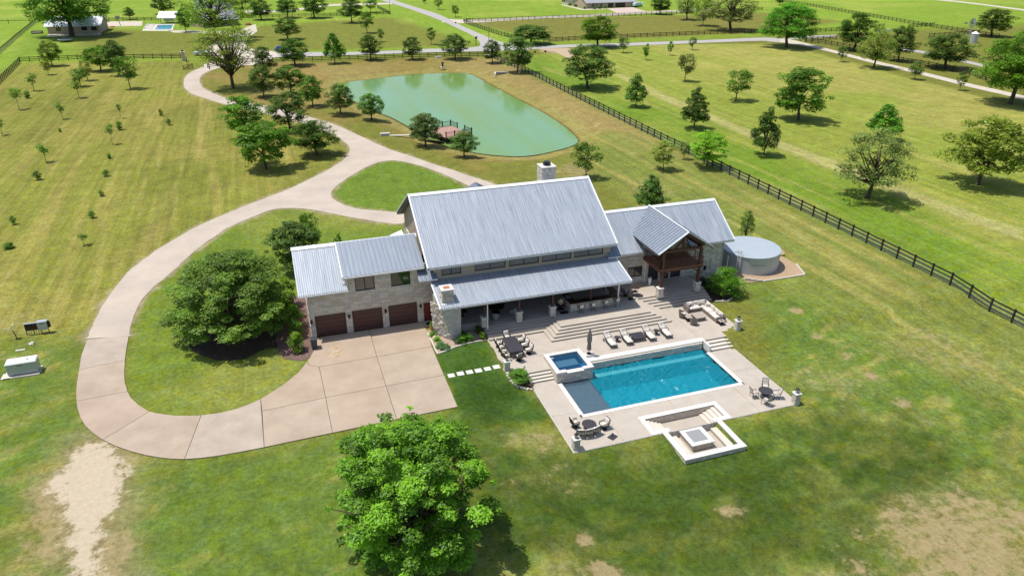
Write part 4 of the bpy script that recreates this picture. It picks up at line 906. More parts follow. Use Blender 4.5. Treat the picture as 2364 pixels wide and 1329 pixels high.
pool = thing('swimming_pool', 'rectangular turquoise swimming pool with shallow dark tanning ledge and white coping', 'pool', (29.4, 48.9, PZ))
cop = MB(); n_ = 0
def coping_run(a, b_, w, z0, z1, parent, nm='coping_stone', step=.61, m_=None):
    a = Vector(a); b_ = Vector(b_); L_ = (b_-a).length; k = max(1, round(L_/step)); d = (b_-a)/L_; s = Vector((-d.y, d.x, 0))
    for i in range(k):
        p0 = a+d*(L_*i/k+.004); p1 = a+d*(L_*(i+1)/k-.004); mb = MB(); c = (p0+p1)/2
        mb.obox((c.x, c.y, (z0+z1)/2), d, s, (0, 0, 1), (p1-p0).length/2, w/2, (z1-z0)/2); part(mb, nm, m_ or M_coping, parent, world=True)
coping_run((21.55, 45.61, 0), (37.27, 45.61, 0), .38, PZ-.2, PZ+.03, pool)
coping_run((21.55, 45.81, 0), (21.55, 50.75, 0), .38, PZ-.2, PZ+.03, pool)
coping_run((37.27, 45.81, 0), (37.27, 51.3, 0), .38, PZ-.2, PZ+.03, pool)
coping_run((25.0, 52.78, 0), (37.6, 52.78, 0), .64, -.08, .04, pool)
M_plaster = mat('teal_pool_plaster', (.02, .36, .46), .8, vary=.12, scale=.8); M_ledgep = mat('slate_ledge_plaster', (.20, .27, .32), .8, vary=.1, scale=2); M_tile_shade = mat('navy_tile_and_shade', (.015, .045, .085), .25, vary=.3, scale=8)
M_bench = mat('pale_teal_bench_plaster', (.62, .80, .76), .8, vary=.08)
x0, x1, y0, y1 = 21.74, 37.08, 45.8, 52.2
sh = MB(); sh.box(x0, x1, y0, y1, -2.6, -2.5); part(sh, 'pool_floor', M_plaster, pool, world=True)
sh = MB(); sh.box(x0-.1, x0, y0, y1, -2.6, PZ-.05).box(x1, x1+.1, y0, y1, -2.6, PZ-.05).box(x0, x1, y0-.1, y0, -2.6, PZ-.05).box(x0, x1, y1, y1+.1, -2.6, PZ-.16); part(sh, 'pool_wall', M_tile_shade, pool, world=True)
part(MB().box(x0, 24.5, y0, 51.0, -2.5, PZ-.42), 'tanning_ledge', M_ledgep, pool, world=True)
part(MB().box(24.5, x1, 51.78, y1, -2.5, PZ-.5).box(24.5, x1, 51.2, 51.25, -2.5, PZ-.52, 0).box(24.5, x1, 51.25, 51.78, -2.5, PZ-.42, 1), 'pool_bench', [M_tile_shade, M_bench], pool, world=True)  # navy strip behind the bench and its front face paint in the shadow
rw = part(MB().box(25.0, 37.2, 52.3, 52.5, -1.0, -.08), 'raised_wall', M_mortar, pool, world=True)
stone_facing(rw, (25.0, 52.3, -.80), (1, 0, 0), (0, 0, 1), 12.2, .72, .18, (), 120, 90, lmin=.3, lmax=.7, depth=.03)
part(MB().box(24.9, 37.6, 52.5, 53.1, -.5, -.08), 'wall_backing', M_mortar, pool, world=True)
wm = bpy.data.materials.new('clear_pool_water'); wm.use_nodes = True; N = wm.node_tree.nodes; L = wm.node_tree.links; N.remove(N['Principled BSDF']); out = N['Material Output']
tc = N.new('ShaderNodeTexCoord'); mp = N.new('ShaderNodeMapping'); mp.inputs['Scale'].default_value = (1.0, 1.5, 1); L.new(tc.outputs['Object'], mp.inputs[0])
nz = N.new('ShaderNodeTexNoise'); nz.inputs['Scale'].default_value = 2.6; nz.inputs['Detail'].default_value = 3; nz.inputs['Distortion'].default_value = 2.2; L.new(mp.outputs[0], nz.inputs['Vector'])
wv = N.new('ShaderNodeTexWave'); wv.inputs['Scale'].default_value = 1.5; wv.inputs['Distortion'].default_value = 9; wv.inputs['Detail'].default_value = 3; wv.inputs['Detail Scale'].default_value = 1.3; L.new(mp.outputs[0], wv.inputs['Vector'])
ad = N.new('ShaderNodeMath'); ad.operation = 'ADD'; L.new(nz.outputs['Fac'], ad.inputs[0]); ml = N.new('ShaderNodeMath'); ml.operation = 'MULTIPLY'; ml.inputs[1].default_value = .35; L.new(wv.outputs['Fac'], ml.inputs[0]); L.new(ml.outputs[0], ad.inputs[1])
bp = N.new('ShaderNodeBump'); bp.inputs['Strength'].default_value = .15; bp.inputs['Distance'].default_value = .03; L.new(ad.outputs[0], bp.inputs['Height'])
tr_ = N.new('ShaderNodeBsdfTransparent'); tr_.inputs['Color'].default_value = (.62, .90, .94, 1)
df = N.new('ShaderNodeBsdfDiffuse'); df.inputs['Color'].default_value = (.006, .27, .37, 1); L.new(bp.outputs[0], df.inputs['Normal'])
gl = N.new('ShaderNodeBsdfGlossy'); gl.inputs['Roughness'].default_value = .28; L.new(bp.outputs[0], gl.inputs['Normal'])
fr = N.new('ShaderNodeFresnel'); fr.inputs['IOR'].default_value = 1.33; L.new(bp.outputs[0], fr.inputs['Normal'])
m1 = N.new('ShaderNodeMixShader'); m1.inputs[0].default_value = .55; L.new(tr_.outputs[0], m1.inputs[1]); L.new(df.outputs[0], m1.inputs[2])
m2 = N.new('ShaderNodeMixShader'); L.new(fr.outputs[0], m2.inputs[0]); L.new(m1.outputs[0], m2.inputs[1]); L.new(gl.outputs[0], m2.inputs[2]); L.new(m2.outputs[0], out.inputs['Surface'])
wm2 = wm.copy(); wm2.name = 'clear_shallow_water'
for n_ in wm2.node_tree.nodes:
    if n_.type == 'BSDF_DIFFUSE': n_.inputs['Color'].default_value = (.085, .135, .175, 1)
    if n_.type == 'BSDF_TRANSPARENT': n_.inputs['Color'].default_value = (.75, .86, .92, 1)
def plane(x0, x1, y0, y1, z): return MB().add([(x0, y0, z), (x1, y0, z), (x1, y1, z), (x0, y1, z)], [(0, 1, 2, 3)])
def waves(x0, x1, y0, y1, z, amp, st=.075):
    nx_ = int((x1-x0)/st)+1; ny_ = int((y1-y0)/st)+1; X, Y = np.meshgrid(np.linspace(x0, x1, nx_), np.linspace(y0, y1, ny_))
    wx = fbm(X*.5, Y*.5, 2)*3.2; wy = fbm(X*.5+9, Y*.5+4, 2)*3.2
    h = 1-np.abs(2*vnoise(X*1.5+wx, Y*2.1+wy)-1)**1.2; h = h+.55*(1-np.abs(2*vnoise(X*3.0-wy+5, Y*3.8+wx+8)-1)); Z = z+amp*(h-1.0)
    mb = MB(); mb.v = [tuple(v_) for v_ in np.stack([X, Y, Z], -1).reshape(-1, 3)]; i_ = np.arange(nx_*ny_).reshape(ny_, nx_)
    mb.f = [tuple(q_) for q_ in np.stack([i_[:-1, :-1], i_[:-1, 1:], i_[1:, 1:], i_[1:, :-1]], -1).reshape(-1, 4)]; mb.mi = [0]*len(mb.f); return mb
part(waves(24.5, x1, y0, y1, -.78, .16), 'water', wm, pool, world=True, smooth=True)
part(waves(x0, 24.5, y0, 50.95, -.76, .07), 'shallow_water', wm2, pool, world=True, smooth=True)
# spa
spa = thing('spa', 'square raised stone hot tub with blue water beside the pool', 'hot tub', (23.1, 52.55, -.6), group=None)
sx0, sx1, sy0, sy1 = 21.35, 24.9, 50.95, 54.3
sw = MB(); sw.box(sx0, sx0+.3, sy0, sy1, -.8, .37).box(sx1-.3, sx1, sy0, sy1, -.8, .37).box(sx0+.3, sx1-.3, sy0, sy0+.3, -.8, .30).box(sx0+.3, sx1-.3, sy1-.3, sy1, -.8, .37)
swp = part(sw, 'spa_wall', M_mortar, spa, world=True)
stone_facing(swp, (sx0, sy0, -.72), (1, 0, 0), (0, 0, 1), sx1-sx0, 1.08, .22, (), 70, 91, lmin=.3, lmax=.7); stone_facing(swp, (sx0, sy1, -.72), (0, -1, 0), (0, 0, 1), sy1-sy0, 1.08, .2, (), 70, 92, lmin=.25, lmax=.6)
for a, b_ in (((21.5, 50.9), (21.5, 54.35)), ((24.75, 50.9), (24.75, 54.35))): coping_run((*a, 0), (*b_, 0), .42, .37, .46, spa, step=.86)
coping_run((21.72, 54.15, 0), (24.53, 54.15, 0), .4, .37, .46, spa, step=.7)
coping_run((21.72, 51.1, 0), (22.3, 51.1, 0), .42, .37, .46, spa); coping_run((23.95, 51.1, 0), (24.53, 51.1, 0), .42, .37, .46, spa)
part(MB().box(22.31, 23.94, 50.80, 51.3, .28, .36), 'spillway', M_coping, spa, world=True)
M_spaf = mat('blue_spa_plaster', (.035, .20, .38), .7, vary=.1); M_spaf2 = mat('deep_spa_plaster', (.03, .27, .36), .7, vary=.1)
part(MB().box(21.65, 24.6, 51.25, 54.0, -.5, -.4), 'spa_floor', M_spaf2, spa, world=True)
part(MB().box(21.65, 22.1, 51.25, 54.0, -.4, -.0).box(22.1, 24.6, 53.5, 54.0, -.4, -.0).box(24.15, 24.6, 51.25, 53.5, -.4, -.0), 'spa_bench', M_spaf, spa, world=True)
wm3 = wm.copy(); wm3.name = 'still_spa_water'
for n_ in wm3.node_tree.nodes:
    if n_.type == 'BSDF_DIFFUSE': n_.inputs['Color'].default_value = (.02, .13, .30, 1)
    if n_.type == 'BSDF_TRANSPARENT': n_.inputs['Color'].default_value = (.45, .72, .88, 1)
    if n_.type == 'BUMP': n_.inputs['Strength'].default_value = .12
    if n_.type == 'MIX_SHADER' and not n_.inputs[0].is_linked: n_.inputs[0].default_value = .3
part(plane(21.65, 24.6, 51.25, 54.0, .30), 'water', wm3, spa, world=True)
part(MB().lathe((21.95, 53.7, .24), [(.13, 0), (.13, .07), (.0, .08)], 12), 'skimmer_lid', M_greymetal, spa, world=True)
# fire pit court
fp = thing('fire_pit_court', 'sunken limestone fire pit court with benches stepping into the lawn', 'fire pit', (29.5, 40.9, PZ))
FZ = -1.32
part(MB().box(26.3, 33.0, 41.9, 43.6, FZ-.1, FZ).box(27.1, 32.1, 38.1, 41.9, FZ-.1, FZ), 'court_floor', M_deckstone, fp, world=True)
cw = MB(); cw.box(25.95, 33.35, 43.55, 44.0, FZ-.1, PZ-.02).box(25.95, 26.3, 41.5, 43.55, FZ-.1, PZ-.02).box(33.0, 33.35, 41.5, 43.55, FZ-.1, PZ-.02).box(26.3, 27.3, 41.5, 41.9, FZ-.1, PZ-.02).box(32.0, 33.0, 41.5, 41.9, FZ-.1, PZ-.02)
cw.box(26.9, 27.3, 37.9, 41.5, -1.6, PZ-.02).box(32.0, 32.35, 37.9, 41.5, -1.6, PZ-.02).box(27.3, 32.0, 37.9, 38.3, -1.6, PZ-.02)
cwp = part(cw, 'court_wall', M_stoneC, fp, world=True)
stone_facing(cwp, (26.9, 37.9, -1.25), (1, 0, 0), (0, 0, 1), 5.45, .62, .2, (), 40, 95, lmin=.25, lmax=.6); stone_facing(cwp, (26.9, 41.5, -1.25), (0, -1, 0), (0, 0, 1), 3.6, .62, .2, (), 30, 96, lmin=.25, lmax=.6)
for a, b_, w in (((25.9, 43.78), (33.4, 43.78), .46), ((26.1, 41.45), (26.1, 43.53), .42), ((33.18, 41.45), (33.18, 43.53), .42), ((26.33, 41.68), (27.6, 41.68), .46), ((31.7, 41.68), (32.95, 41.68), .46), ((27.08, 38.33), (27.08, 41.43), .46), ((32.15, 38.33), (32.15, 41.43), .46), ((26.84, 38.08), (32.4, 38.08), .48)):
    coping_run((*a, 0), (*b_, 0), w, PZ-.06, PZ+.035, fp, step=.7)
for sgn, xs in ((1, 32.96), (-1, 26.34)):
    for k in range(4):
        xa, xb = sorted((xs-sgn*.36*k, xs-sgn*.36*(k+1))); part(MB().box(xa, xb, 41.92, 43.53, FZ, PZ-.15*(k+1)), 'court_step', M_tread, fp, world=True)
part(MB().box(31.25, 31.98, 38.32, 41.2, FZ, -1.03).box(31.2, 31.98, 38.32, 41.2, -1.03, -.95), 'bench', M_tread, fp, world=True); part(MB().box(27.32, 27.95, 38.32, 41.2, FZ, -1.03).box(27.32, 28.0, 38.32, 41.2, -1.03, -.95), 'bench', M_tread, fp, world=True)
fbx = part(MB().box(28.45, 30.35, 39.4, 41.4, FZ, -.80), 'fire_box', M_stoneC, fp, world=True)
for a, b_ in (((28.35, 39.5), (30.45, 39.5)), ((28.35, 41.3), (30.45, 41.3))): coping_run((*a, 0), (*b_, 0), .38, -.80, -.70, fp, step=1.06, nm='fire_box_cap')
for x in (28.54, 30.26): coping_run((x, 39.7, 0), (x, 41.1, 0), .38, -.80, -.70, fp, step=1.5, nm='fire_box_cap')
part(MB().box(28.73, 30.07, 39.69, 41.11, -.80, -.72), 'fire_box_lid', mat('grey_lava_gravel', (.27, .27, .28), .7, vary=.1, scale=20), fp, world=True)
# ================================================================== BAR AND PATIO FURNITURE
FLZ = .75
bar_ = thing('outdoor_bar', 'stone outdoor bar counter with dark top under the patio roof', 'bar', (29.5, 61.8, FLZ))
bb = part(MB().box(26.78, 32.4, 60.95, 61.25, FLZ, 1.70).box(26.78, 27.1, 61.25, 63.0, FLZ, 1.70).box(32.1, 32.4, 61.25, 63.0, FLZ, 1.7), 'bar_base', M_mortar, bar_, world=True)
stone_facing(bb, (26.78, 60.95, FLZ), (1, 0, 0), (0, 0, 1), 5.62, .95, .31, (), 40, 101, lmin=.3, lmax=.6); stone_facing(bb, (26.78, 63.0, FLZ), (0, -1, 0), (0, 0, 1), 2.05, .95, .31, (), 20, 102, lmin=.3, lmax=.6)
part(MB().box(26.65, 32.55, 60.75, 61.5, 1.70, 1.76).box(26.65, 27.4, 61.5, 63.1, 1.70, 1.76).box(31.8, 32.55, 61.5, 63.1, 1.7, 1.76), 'countertop', mat('dark_granite', (.05, .022, .016), .3, vary=.3, scale=12), bar_, world=True)
part(MB().box(26.8, 27.25, 62.0, 62.7, 1.76, 1.80), 'sink', M_greymetal, bar_, world=True)

def stool():
    t = thing('bar_stool', 'x', 'bar stool')
    for sx in (-1, 1):
        for sy in (-1, 1): part(MB().tube([(.13*sx, .13*sy, .62), (.25*sx, .25*sy, 0)], .018, 5), 'leg', M_iron, t)
    part(MB().tube([(.2*math.cos(a), .2*math.sin(a), .25) for a in [i*math.pi/4 for i in range(9)]], .012, 4), 'footrest', M_iron, t)
    part(MB().box(-.24, .24, -.22, .24, .60, .64), 'seat_frame', M_iron, t); part(MB().cushion((0, .02, .68), (1, 0, 0), (0, 1, 0), (0, 0, 1), .23, .22, .05), 'seat_cushion', M_cush, t, smooth=True)
    bk = MB(); 
    for s in (-1, 1): bk.bar((.24*s, -.22, .62), (.25*s, -.33, 1.15), .035); bk.bar((.27*s, -.26, .85), (.27*s, .2, .87), .035); bk.bar((.27*s, .2, .87), (.25*s, .2, .62), .03)
    bk.bar((-.25, -.33, 1.15), (.25, -.33, 1.15), .04); part(bk, 'back_frame', M_iron, t)
    part(MB().obox((0, -.285, .90), (1, 0, 0), Vector((0, -.11, .53)).normalized(), Vector((0, .53, .11)).normalized(), .21, .22, .02), 'backrest', M_cush, t)
    return t
s0 = stool()
for i, (x, y, l) in enumerate([(27.65, 60.35, 'leftmost bar stool at the stone bar, nearest the grill'), (29.0, 60.35, 'second bar stool from the grill end of the bar'), (30.45, 60.45, 'third bar stool from the grill end of the bar'), (31.8, 60.55, 'rightmost bar stool at the stone bar')]):
    if i == 0: s0.location = (x, y, FLZ); s0['label'] = l; s0['group'] = 'stools at the outdoor bar'
    else: dup(s0, (x, y, FLZ), .08*i-.1, l, 'stools at the outdoor bar')
# kamado grill
def kamado(x, y, label, m_):
    t = thing('kamado_grill', label, 'grill', (x, y, FLZ))
    part(MB().lathe((0, 0, .62), [(.12, 0), (.24, .08), (.31, .24), (.31, .34), (.25, .5), (.1, .60), (.06, .66)], 16), 'body', m_, t, smooth=True)
    part(MB().lathe((0, 0, .9), [(.325, 0), (.325, .03)], 16), 'band', M_iron, t); part(MB().bar((-.12, -.36, .97), (.12, -.36, .97), .03), 'handle', M_iron, t)
    st = MB(); st.box(-.34, .34, -.32, .32, .5, .56); st.box(-.34, .34, -.32, .32, .08, .12)
    for a in (-.3, .3):
        for b_ in (-.28, .28): st.box(a-.025, a+.025, b_-.025, b_+.025, 0, .62)
    part(st, 'stand', M_black, t); return t
kamado(25.95, 61.7, 'tan egg-shaped grill on a black stand left of the bar', mat('tan_ceramic', (.55, .42, .26), .4, vary=.15)); solo(MB().box(-.45, .45, -.3, .3, 0, .015), 'grill_mat', M_black, 'black mat on the floor in front of the tan grill', 'mat', (26.1, 61.0, FLZ))
# lounge under the patio roof
def tub(label, x, y, rz, m_, zz, cushm=None, swivel=True, gl=None):
    t = thing('tub_chair', label, 'armchair', (x, y, zz), rz, gl)
    mb = MB(); n_ = 13
    for i in range(n_):       # curved shell, open towards +Y
        a0 = math.radians(-215+i*250/n_); a1 = math.radians(-215+(i+1)*250/n_)
        h0 = .42+.36*math.exp(-((math.degrees(a0)+90)/75)**2); h1 = .42+.36*math.exp(-((math.degrees(a1)+90)/75)**2)
        q = []
        for (a, h) in ((a0, h0), (a1, h1)):
            c, s = math.cos(a), math.sin(a); q.append([(c*.33, s*.33, .12), (c*.44, s*.46, h+.12), (c*.38, s*.40, h+.12), (c*.30, s*.30, .12)])
        mb.add(q[0]+q[1], [(0, 4, 5, 1), (1, 5, 6, 2), (2, 6, 7, 3), (0, 1, 2, 3), (7, 6, 5, 4)])
    part(mb, 'shell', m_, t); part(MB().lathe((0, 0, .3), [(.31, -.14), (.33, 0), (.3, .06)], 16), 'seat_base', m_, t)
    part(MB().cushion((0, .03, .42), (1, 0, 0), (0, 1, 0), (0, 0, 1), .29, .31, .08), 'seat_cushion', cushm or M_cush, t, smooth=True)
    part(MB().lathe((0, 0, 0), [(.32, 0), (.34, .03), (.1, .06), (.08, .16)], 18), 'swivel_base', m_, t); return t
M_greyup = mat('grey_upholstery', (.25, .245, .24), .95, vary=.08)
tub('grey tub chair left of the dark table under the patio roof', 18.9, 61.75, -.5, M_greyup, FLZ, M_greyup); tub('grey tub chair right of the dark table under the patio roof', 20.9, 62.3, .5, M_greyup, FLZ, M_greyup)
tub('grey tub chair behind the dark table under the patio roof', 20.4, 64.1, 2.5, M_greyup, FLZ, M_greyup)
def round_table(label, x, y, z, r, h, m_, ped=False, lip=.03, n=24, rz=0):
    t = thing('round_table', label, 'table', (x, y, z), rz)
    part(MB().lathe((0, 0, h), [(r-.02, -.035), (r, -.02), (r, 0), (r-.03, .008), (r-.05, .0)], n), 'tabletop', m_, t)
    if ped: part(MB().lathe((0, 0, 0), [(r*.5, 0), (r*.45, .04), (.05, .08), (.05, h-.04)], 14), 'pedestal', m_, t)
    else:
        for k in range(4): a = math.pi/4+k*math.pi/2; part(MB().tube([(r*.62*math.cos(a), r*.62*math.sin(a), h-.03), (r*.5*math.cos(a), r*.5*math.sin(a), h*.45), (r*.72*math.cos(a), r*.72*math.sin(a), 0)], .022, 5), 'leg', m_, t)
        part(MB().lathe((0, 0, h*.45), [(r*.5, 0), (r*.5, .02)], 12), 'stretcher_ring', m_, t)
    return t
M_dark = mat('dark_slate_top', (.045, .042, .05), .5, vary=.15)
round_table('large round black table between grey tub chairs under the roof', 19.4, 63.3, FLZ, .95, .72, M_black, True)
round_table('small dark red round table behind the stone fireplace', 15.9, 63.6, FLZ, .5, .55, mat('dark_red_lacquer', (.08, .015, .012), .4), True)
round_table('tall round dark bistro table at the right end of the bar', 34.85, 62.25, FLZ, .55, 1.05, mat('dark_brown_metal', (.045, .03, .026), .5))
# white chair and things beside it
def patio_chair(label, x, y, z, rz, gl=None, lattice=True, hgt=.95, swivel=True, fr=M_iron, cu=M_cush, src=[None]):
    if src[0] is not None: return dup(src[0], (x, y, z), rz, label, gl)
    t = thing('patio_chair', label, 'chair', (x, y, z), rz, gl); w = .29
    f = MB()
    for s in (-1, 1):
        f.bar((s*w, -.28, .38), (s*(w+.01), -.40, hgt), .035); f.bar((s*w, .30, .38), (s*w, .30, .62), .035); f.bar((s*(w+.01), -.33, .66), (s*w, .32, .62), .045, .03); f.bar((s*w, -.28, .38), (s*w, .30, .38), .04)
    f.bar((-w, -.40, hgt), (w, -.40, hgt), .045); f.bar((-w, .30, .38), (w, .30, .38), .04); f.bar((-w, -.28, .40), (w, -.28, .40), .04); part(f, 'frame', fr, t)
    la = MB()
    for k in range(5):
        x0_ = -w+.116*k
        la.bar((x0_, -.29, .42), (x0_+.116, -.345, .66), .02); la.bar((x0_+.116, -.29, .42), (x0_, -.345, .66), .02); la.bar((x0_, -.345, .66), (x0_+.116, -.395, .90), .02); la.bar((x0_+.116, -.345, .66), (x0_, -.395, .90), .02)
    for s in (-1, 1):
        for k in range(4): y_ = -.28+.145*k; la.bar((s*w, y_, .38), (s*w, y_+.145, .62), .018); la.bar((s*w, y_+.145, .38), (s*w, y_, .62), .018)
    part(la, 'lattice_back', fr, t)
    part(MB().cushion((0, 0, .45), (1, 0, 0), (0, 1, 0), (0, 0, 1), w-.02, .28, .075), 'seat_cushion', cu, t, smooth=True)
    part(MB().cushion((0, -.28, .72), (1, 0, 0), Vector((0, -.12, .5)).normalized(), Vector((0, .5, .12)).normalized(), w-.03, .24, .07), 'back_cushion', cu, t, smooth=True)
    part(MB().lathe((0, 0, 0), [(.27, 0), (.29, .03), (.24, .05), (.06, .12), (.05, .36)], 16), 'swivel_base', fr, t); src[0] = t; return t
patio_chair('white cushioned chair left of the tall bistro table', 33.8, 62.5, FLZ, -1.2); patio_chair('cushioned chair in front left of the tall bistro table', 34.0, 61.6, FLZ, -.7)

# dining set
dt = thing('dining_table', 'long dark rectangular dining table on the terrace', 'dining table', (19.03, 56.65, 0))
part(MB().box(-.70, .70, -1.42, 1.42, .70, .74), 'tabletop', M_dark, dt); part(MB().box(-.6, .6, -1.3, 1.3, .62, .70), 'apron', M_iron, dt)
for sx in (-1, 1):
    for sy in (-1, 1): part(MB().box(sx*.58-.05, sx*.58+.05, sy*1.25-.05, sy*1.25+.05, 0, .62), 'leg', M_iron, dt)
gl = 'cushioned chairs around the long dining table'
for (x, y, rz, l) in [(19.1, 58.6, math.pi, 'dining chair at the far head of the long table, by the steps'), (19.0, 54.75, .25, 'dining chair at the near end of the long table'),
        (17.95, 57.7, -math.pi/2, 'farthest dining chair on the left side of the long table'), (17.95, 56.9, -math.pi/2, 'second farthest dining chair on the left side of the long table'), (17.95, 56.1, -math.pi/2-.1, 'third dining chair on the left side, counted from the steps'), (17.9, 55.2, -math.pi/2+.3, 'nearest dining chair on the left side, behind the stone pillar'),
        (20.2, 57.6, math.pi/2, 'farthest dining chair on the right side of the long table'), (20.25, 56.65, math.pi/2+.1, 'middle dining chair on the right side of the long table'), (20.3, 55.65, math.pi/2+.15, 'nearest dining chair on the right side of the long table')]:
    patio_chair(l, x, y, 0, rz, gl)
# corner seating by the pool, lower left
round_table('low round dark table among the seats at the lower left deck corner', 21.4, 43.95, PZ, .60, .45, M_dark)
patio_chair('cushioned swivel chair left of the low round table', 20.35, 44.45, PZ, -math.pi/2+.1); patio_chair('cushioned swivel chair right of the low round table', 22.55, 43.5, PZ, math.pi/2+.1)
sf = thing('curved_bench', 'curved three-seat bench with white cushions and woven black back', 'bench', (20.95, 42.85, PZ), .0)
R0 = 1.9; seats = []
def arc(a, r, z): return Vector((r*math.sin(a), R0-r*math.cos(a)+.1, z))
fm = MB(); la = MB(); AN = [math.radians(-30+i*5) for i in range(13)]
for i in range(12):
    a0, a1 = AN[i], AN[i+1]
    fm.bar(arc(a0, R0+.33, .86), arc(a1, R0+.33, .86), .045); fm.bar(arc(a0, R0+.26, .36), arc(a1, R0+.26, .36), .04); fm.bar(arc(a0, R0-.28, .36), arc(a1, R0-.28, .36), .04)
    for (z0, z1) in ((.38, .55), (.55, .7), (.7, .84)): la.bar(arc(a0, R0+.26+.06*(z0-.38)/.5, z0), arc(a1, R0+.26+.06*(z1-.38)/.5, z1), .022); la.bar(arc(a1, R0+.26+.06*(z0-.38)/.5, z0), arc(a0, R0+.26+.06*(z1-.38)/.5, z1), .022)
for i in (0, 4, 8, 12): fm.bar(arc(AN[i], R0+.33, .86), arc(AN[i], R0+.24, .36), .04)
for i in (0, 12): fm.bar(arc(AN[i], R0+.3, .6), arc(AN[i], R0-.28, .56), .05); fm.bar(arc(AN[i], R0-.28, .56), arc(AN[i], R0-.28, .36), .04)
part(fm, 'frame', M_iron, sf); part(la, 'lattice_back', M_iron, sf)
for i in (0, 4, 8, 12):
    for r in (R0+.24, R0-.28): part(MB().bar(arc(AN[i], r, .36), arc(AN[i], r, 0), .04), 'leg', M_iron, sf)
for a in (-20, 0, 20):
    a = math.radians(a); t_ = Vector((math.cos(a), math.sin(a), 0)); n_ = Vector((math.sin(a), -math.cos(a), 0))
    part(MB().cushion(arc(a, R0-.02, .43), t_, n_, (0, 0, 1), .31, .28, .075), 'seat_cushion', M_cush, sf, smooth=True)
    part(MB().cushion(arc(a, R0+.21, .68), t_, (0, 0, 1), -n_, .31, .23, .08), 'back_cushion', M_cush, sf, smooth=True)
ub = thing('umbrella_stand', 'dark stone-filled umbrella stand without umbrella near the deck edge', 'umbrella stand', (22.75, 42.27, PZ), .5)
part(MB().add([(-.36, -.3, 0), (.36, -.3, 0), (.36, .3, 0), (-.36, .3, 0), (-.30, -.24, .09), (.30, -.24, .09), (.30, .24, .09), (-.3, .24, .09)], [(0, 3, 2, 1), (4, 5, 6, 7), (0, 1, 5, 4), (1, 2, 6, 5), (2, 3, 7, 6), (3, 0, 4, 7)]), 'weight', M_dark, ub); part(MB().tube([(0, 0, .09), (0, 0, .42)], .035, 8), 'socket', M_iron, ub)
# right-hand dining set on the deck
round_table('round dark dining table at the right corner of the pool deck', 37.85, 43.15, PZ, .62, .73, M_dark)
def strap_chair(label, x, y, z, rz, src=[None]):
    if src[0] is not None: return dup(src[0], (x, y, z), rz, label, 'black framed chairs at the round deck table')
    t = thing('garden_chair', label, 'chair', (x, y, z), rz, 'black framed chairs at the round deck table'); w = .27; f = MB()
    for s in (-1, 1):
        f.bar((s*w, .26, 0), (s*w, .26, .62), .03); f.bar((s*w, -.24, 0), (s*w, -.24, .42), .03); f.bar((s*w, -.24, .42), (s*w, -.42, 1.05), .035); f.bar((s*w, .28, .63), (s*w, -.33, .65), .045, .03)
    for (y_, z_) in ((.26, .42), (-.24, .42), (-.42, 1.05), (-.33, .75)): f.bar((-w, y_, z_), (w, y_, z_), .028)
    part(f, 'frame', M_iron, t); part(MB().cushion((0, .01, .46), (1, 0, 0), (0, 1, 0), (0, 0, 1), .25, .25, .045), 'seat', M_cushp, t, smooth=True)
    part(MB().obox((0, -.335, .76), (1, 0, 0), Vector((0, -.18, .63)).normalized(), Vector((0, .63, .18)).normalized(), .245, .27, .015), 'backrest', M_cushp, t); src[0] = t; return t
strap_chair('black framed chair left of the round deck table', 36.95, 43.45, PZ, -math.pi/2-.1); strap_chair('black framed chair behind the round deck table', 38.5, 44.05, PZ, math.pi*.82)
strap_chair('black framed chair right of the round deck table', 38.7, 42.75, PZ, math.pi/2-.3); strap_chair('black framed chair in front of the round deck table', 37.3, 42.25, PZ, .35)

# loungers
def lounger(label, x, y, rz, src=[None]):
    if src[0] is not None: return dup(src[0], (x, y, 0), rz, label, 'cushioned loungers in a row by the pool')
    t = thing('sun_lounger', label, 'sun lounger', (x, y, 0), rz, 'cushioned loungers in a row by the pool'); f = MB(); w = .34
    for s in (-1, 1):
        f.bar((s*w, -.95, .30), (s*w, .45, .30), .05); f.bar((s*w, .38, .30), (s*w, .95, .78), .045); f.bar((s*(w+.03), .0, .55), (s*(w+.03), .62, .57), .05, .03); f.bar((s*(w+.03), .0, .55), (s*w, -.02, .30), .035)
    for y_ in (-.95, -.4, .1, .45): f.bar((-w, y_, .30), (w, y_, .30), .04)
    f.bar((-w, .95, .78), (w, .95, .78), .045); part(f, 'frame', M_iron, t)
    for s in (-1, 1):
        for y_ in (-.88, .55): part(MB().bar((s*w, y_, .3), (s*w, y_, 0), .045), 'leg', M_iron, t)
    wh = MB()
    for s in (-1, 1): wh.tube([(s*(w+.05), .75, .13), (s*(w+.02), .75, .13)], .13, 12)
    part(wh, 'wheel', M_iron, t)
    part(MB().cushion((0, -.25, .39), (1, 0, 0), (0, 1, 0), (0, 0, 1), w-.02, .68, .075), 'seat_cushion', M_cush, t, smooth=True)
    v = Vector((0, .57, .48)).normalized(); n_ = Vector((0, -.48, .57)).normalized(); c = MB()
    for (a, b_) in ((-.155, -.17), (.155, -.17), (-.155, .17), (.155, .17)): c.cushion(Vector((0, .70, .64))+Vector((a, 0, 0))+v*b_, (1, 0, 0), v, n_, .165, .18, .085, puff=.5)
    part(c, 'back_cushion', M_cush, t, smooth=True); part(MB().cushion(Vector((0, .70, .64))+v*.30+n_*.1, (1, 0, 0), v, n_, .26, .09, .05), 'head_pillow', M_cush, t, smooth=True); src[0] = t; return t
for (x, l) in ((28.45, 'leftmost cushioned lounger, nearest the closed umbrella'), (30.2, 'second lounger from the closed umbrella'), (32.68, 'third lounger, right of the wide dark table'), (34.47, 'rightmost cushioned lounger of the row')): lounger(l, x, 54.85, .0)
lt = thing('low_table', 'wide low dark slatted table between the middle loungers', 'table', (31.4, 54.85, 0))
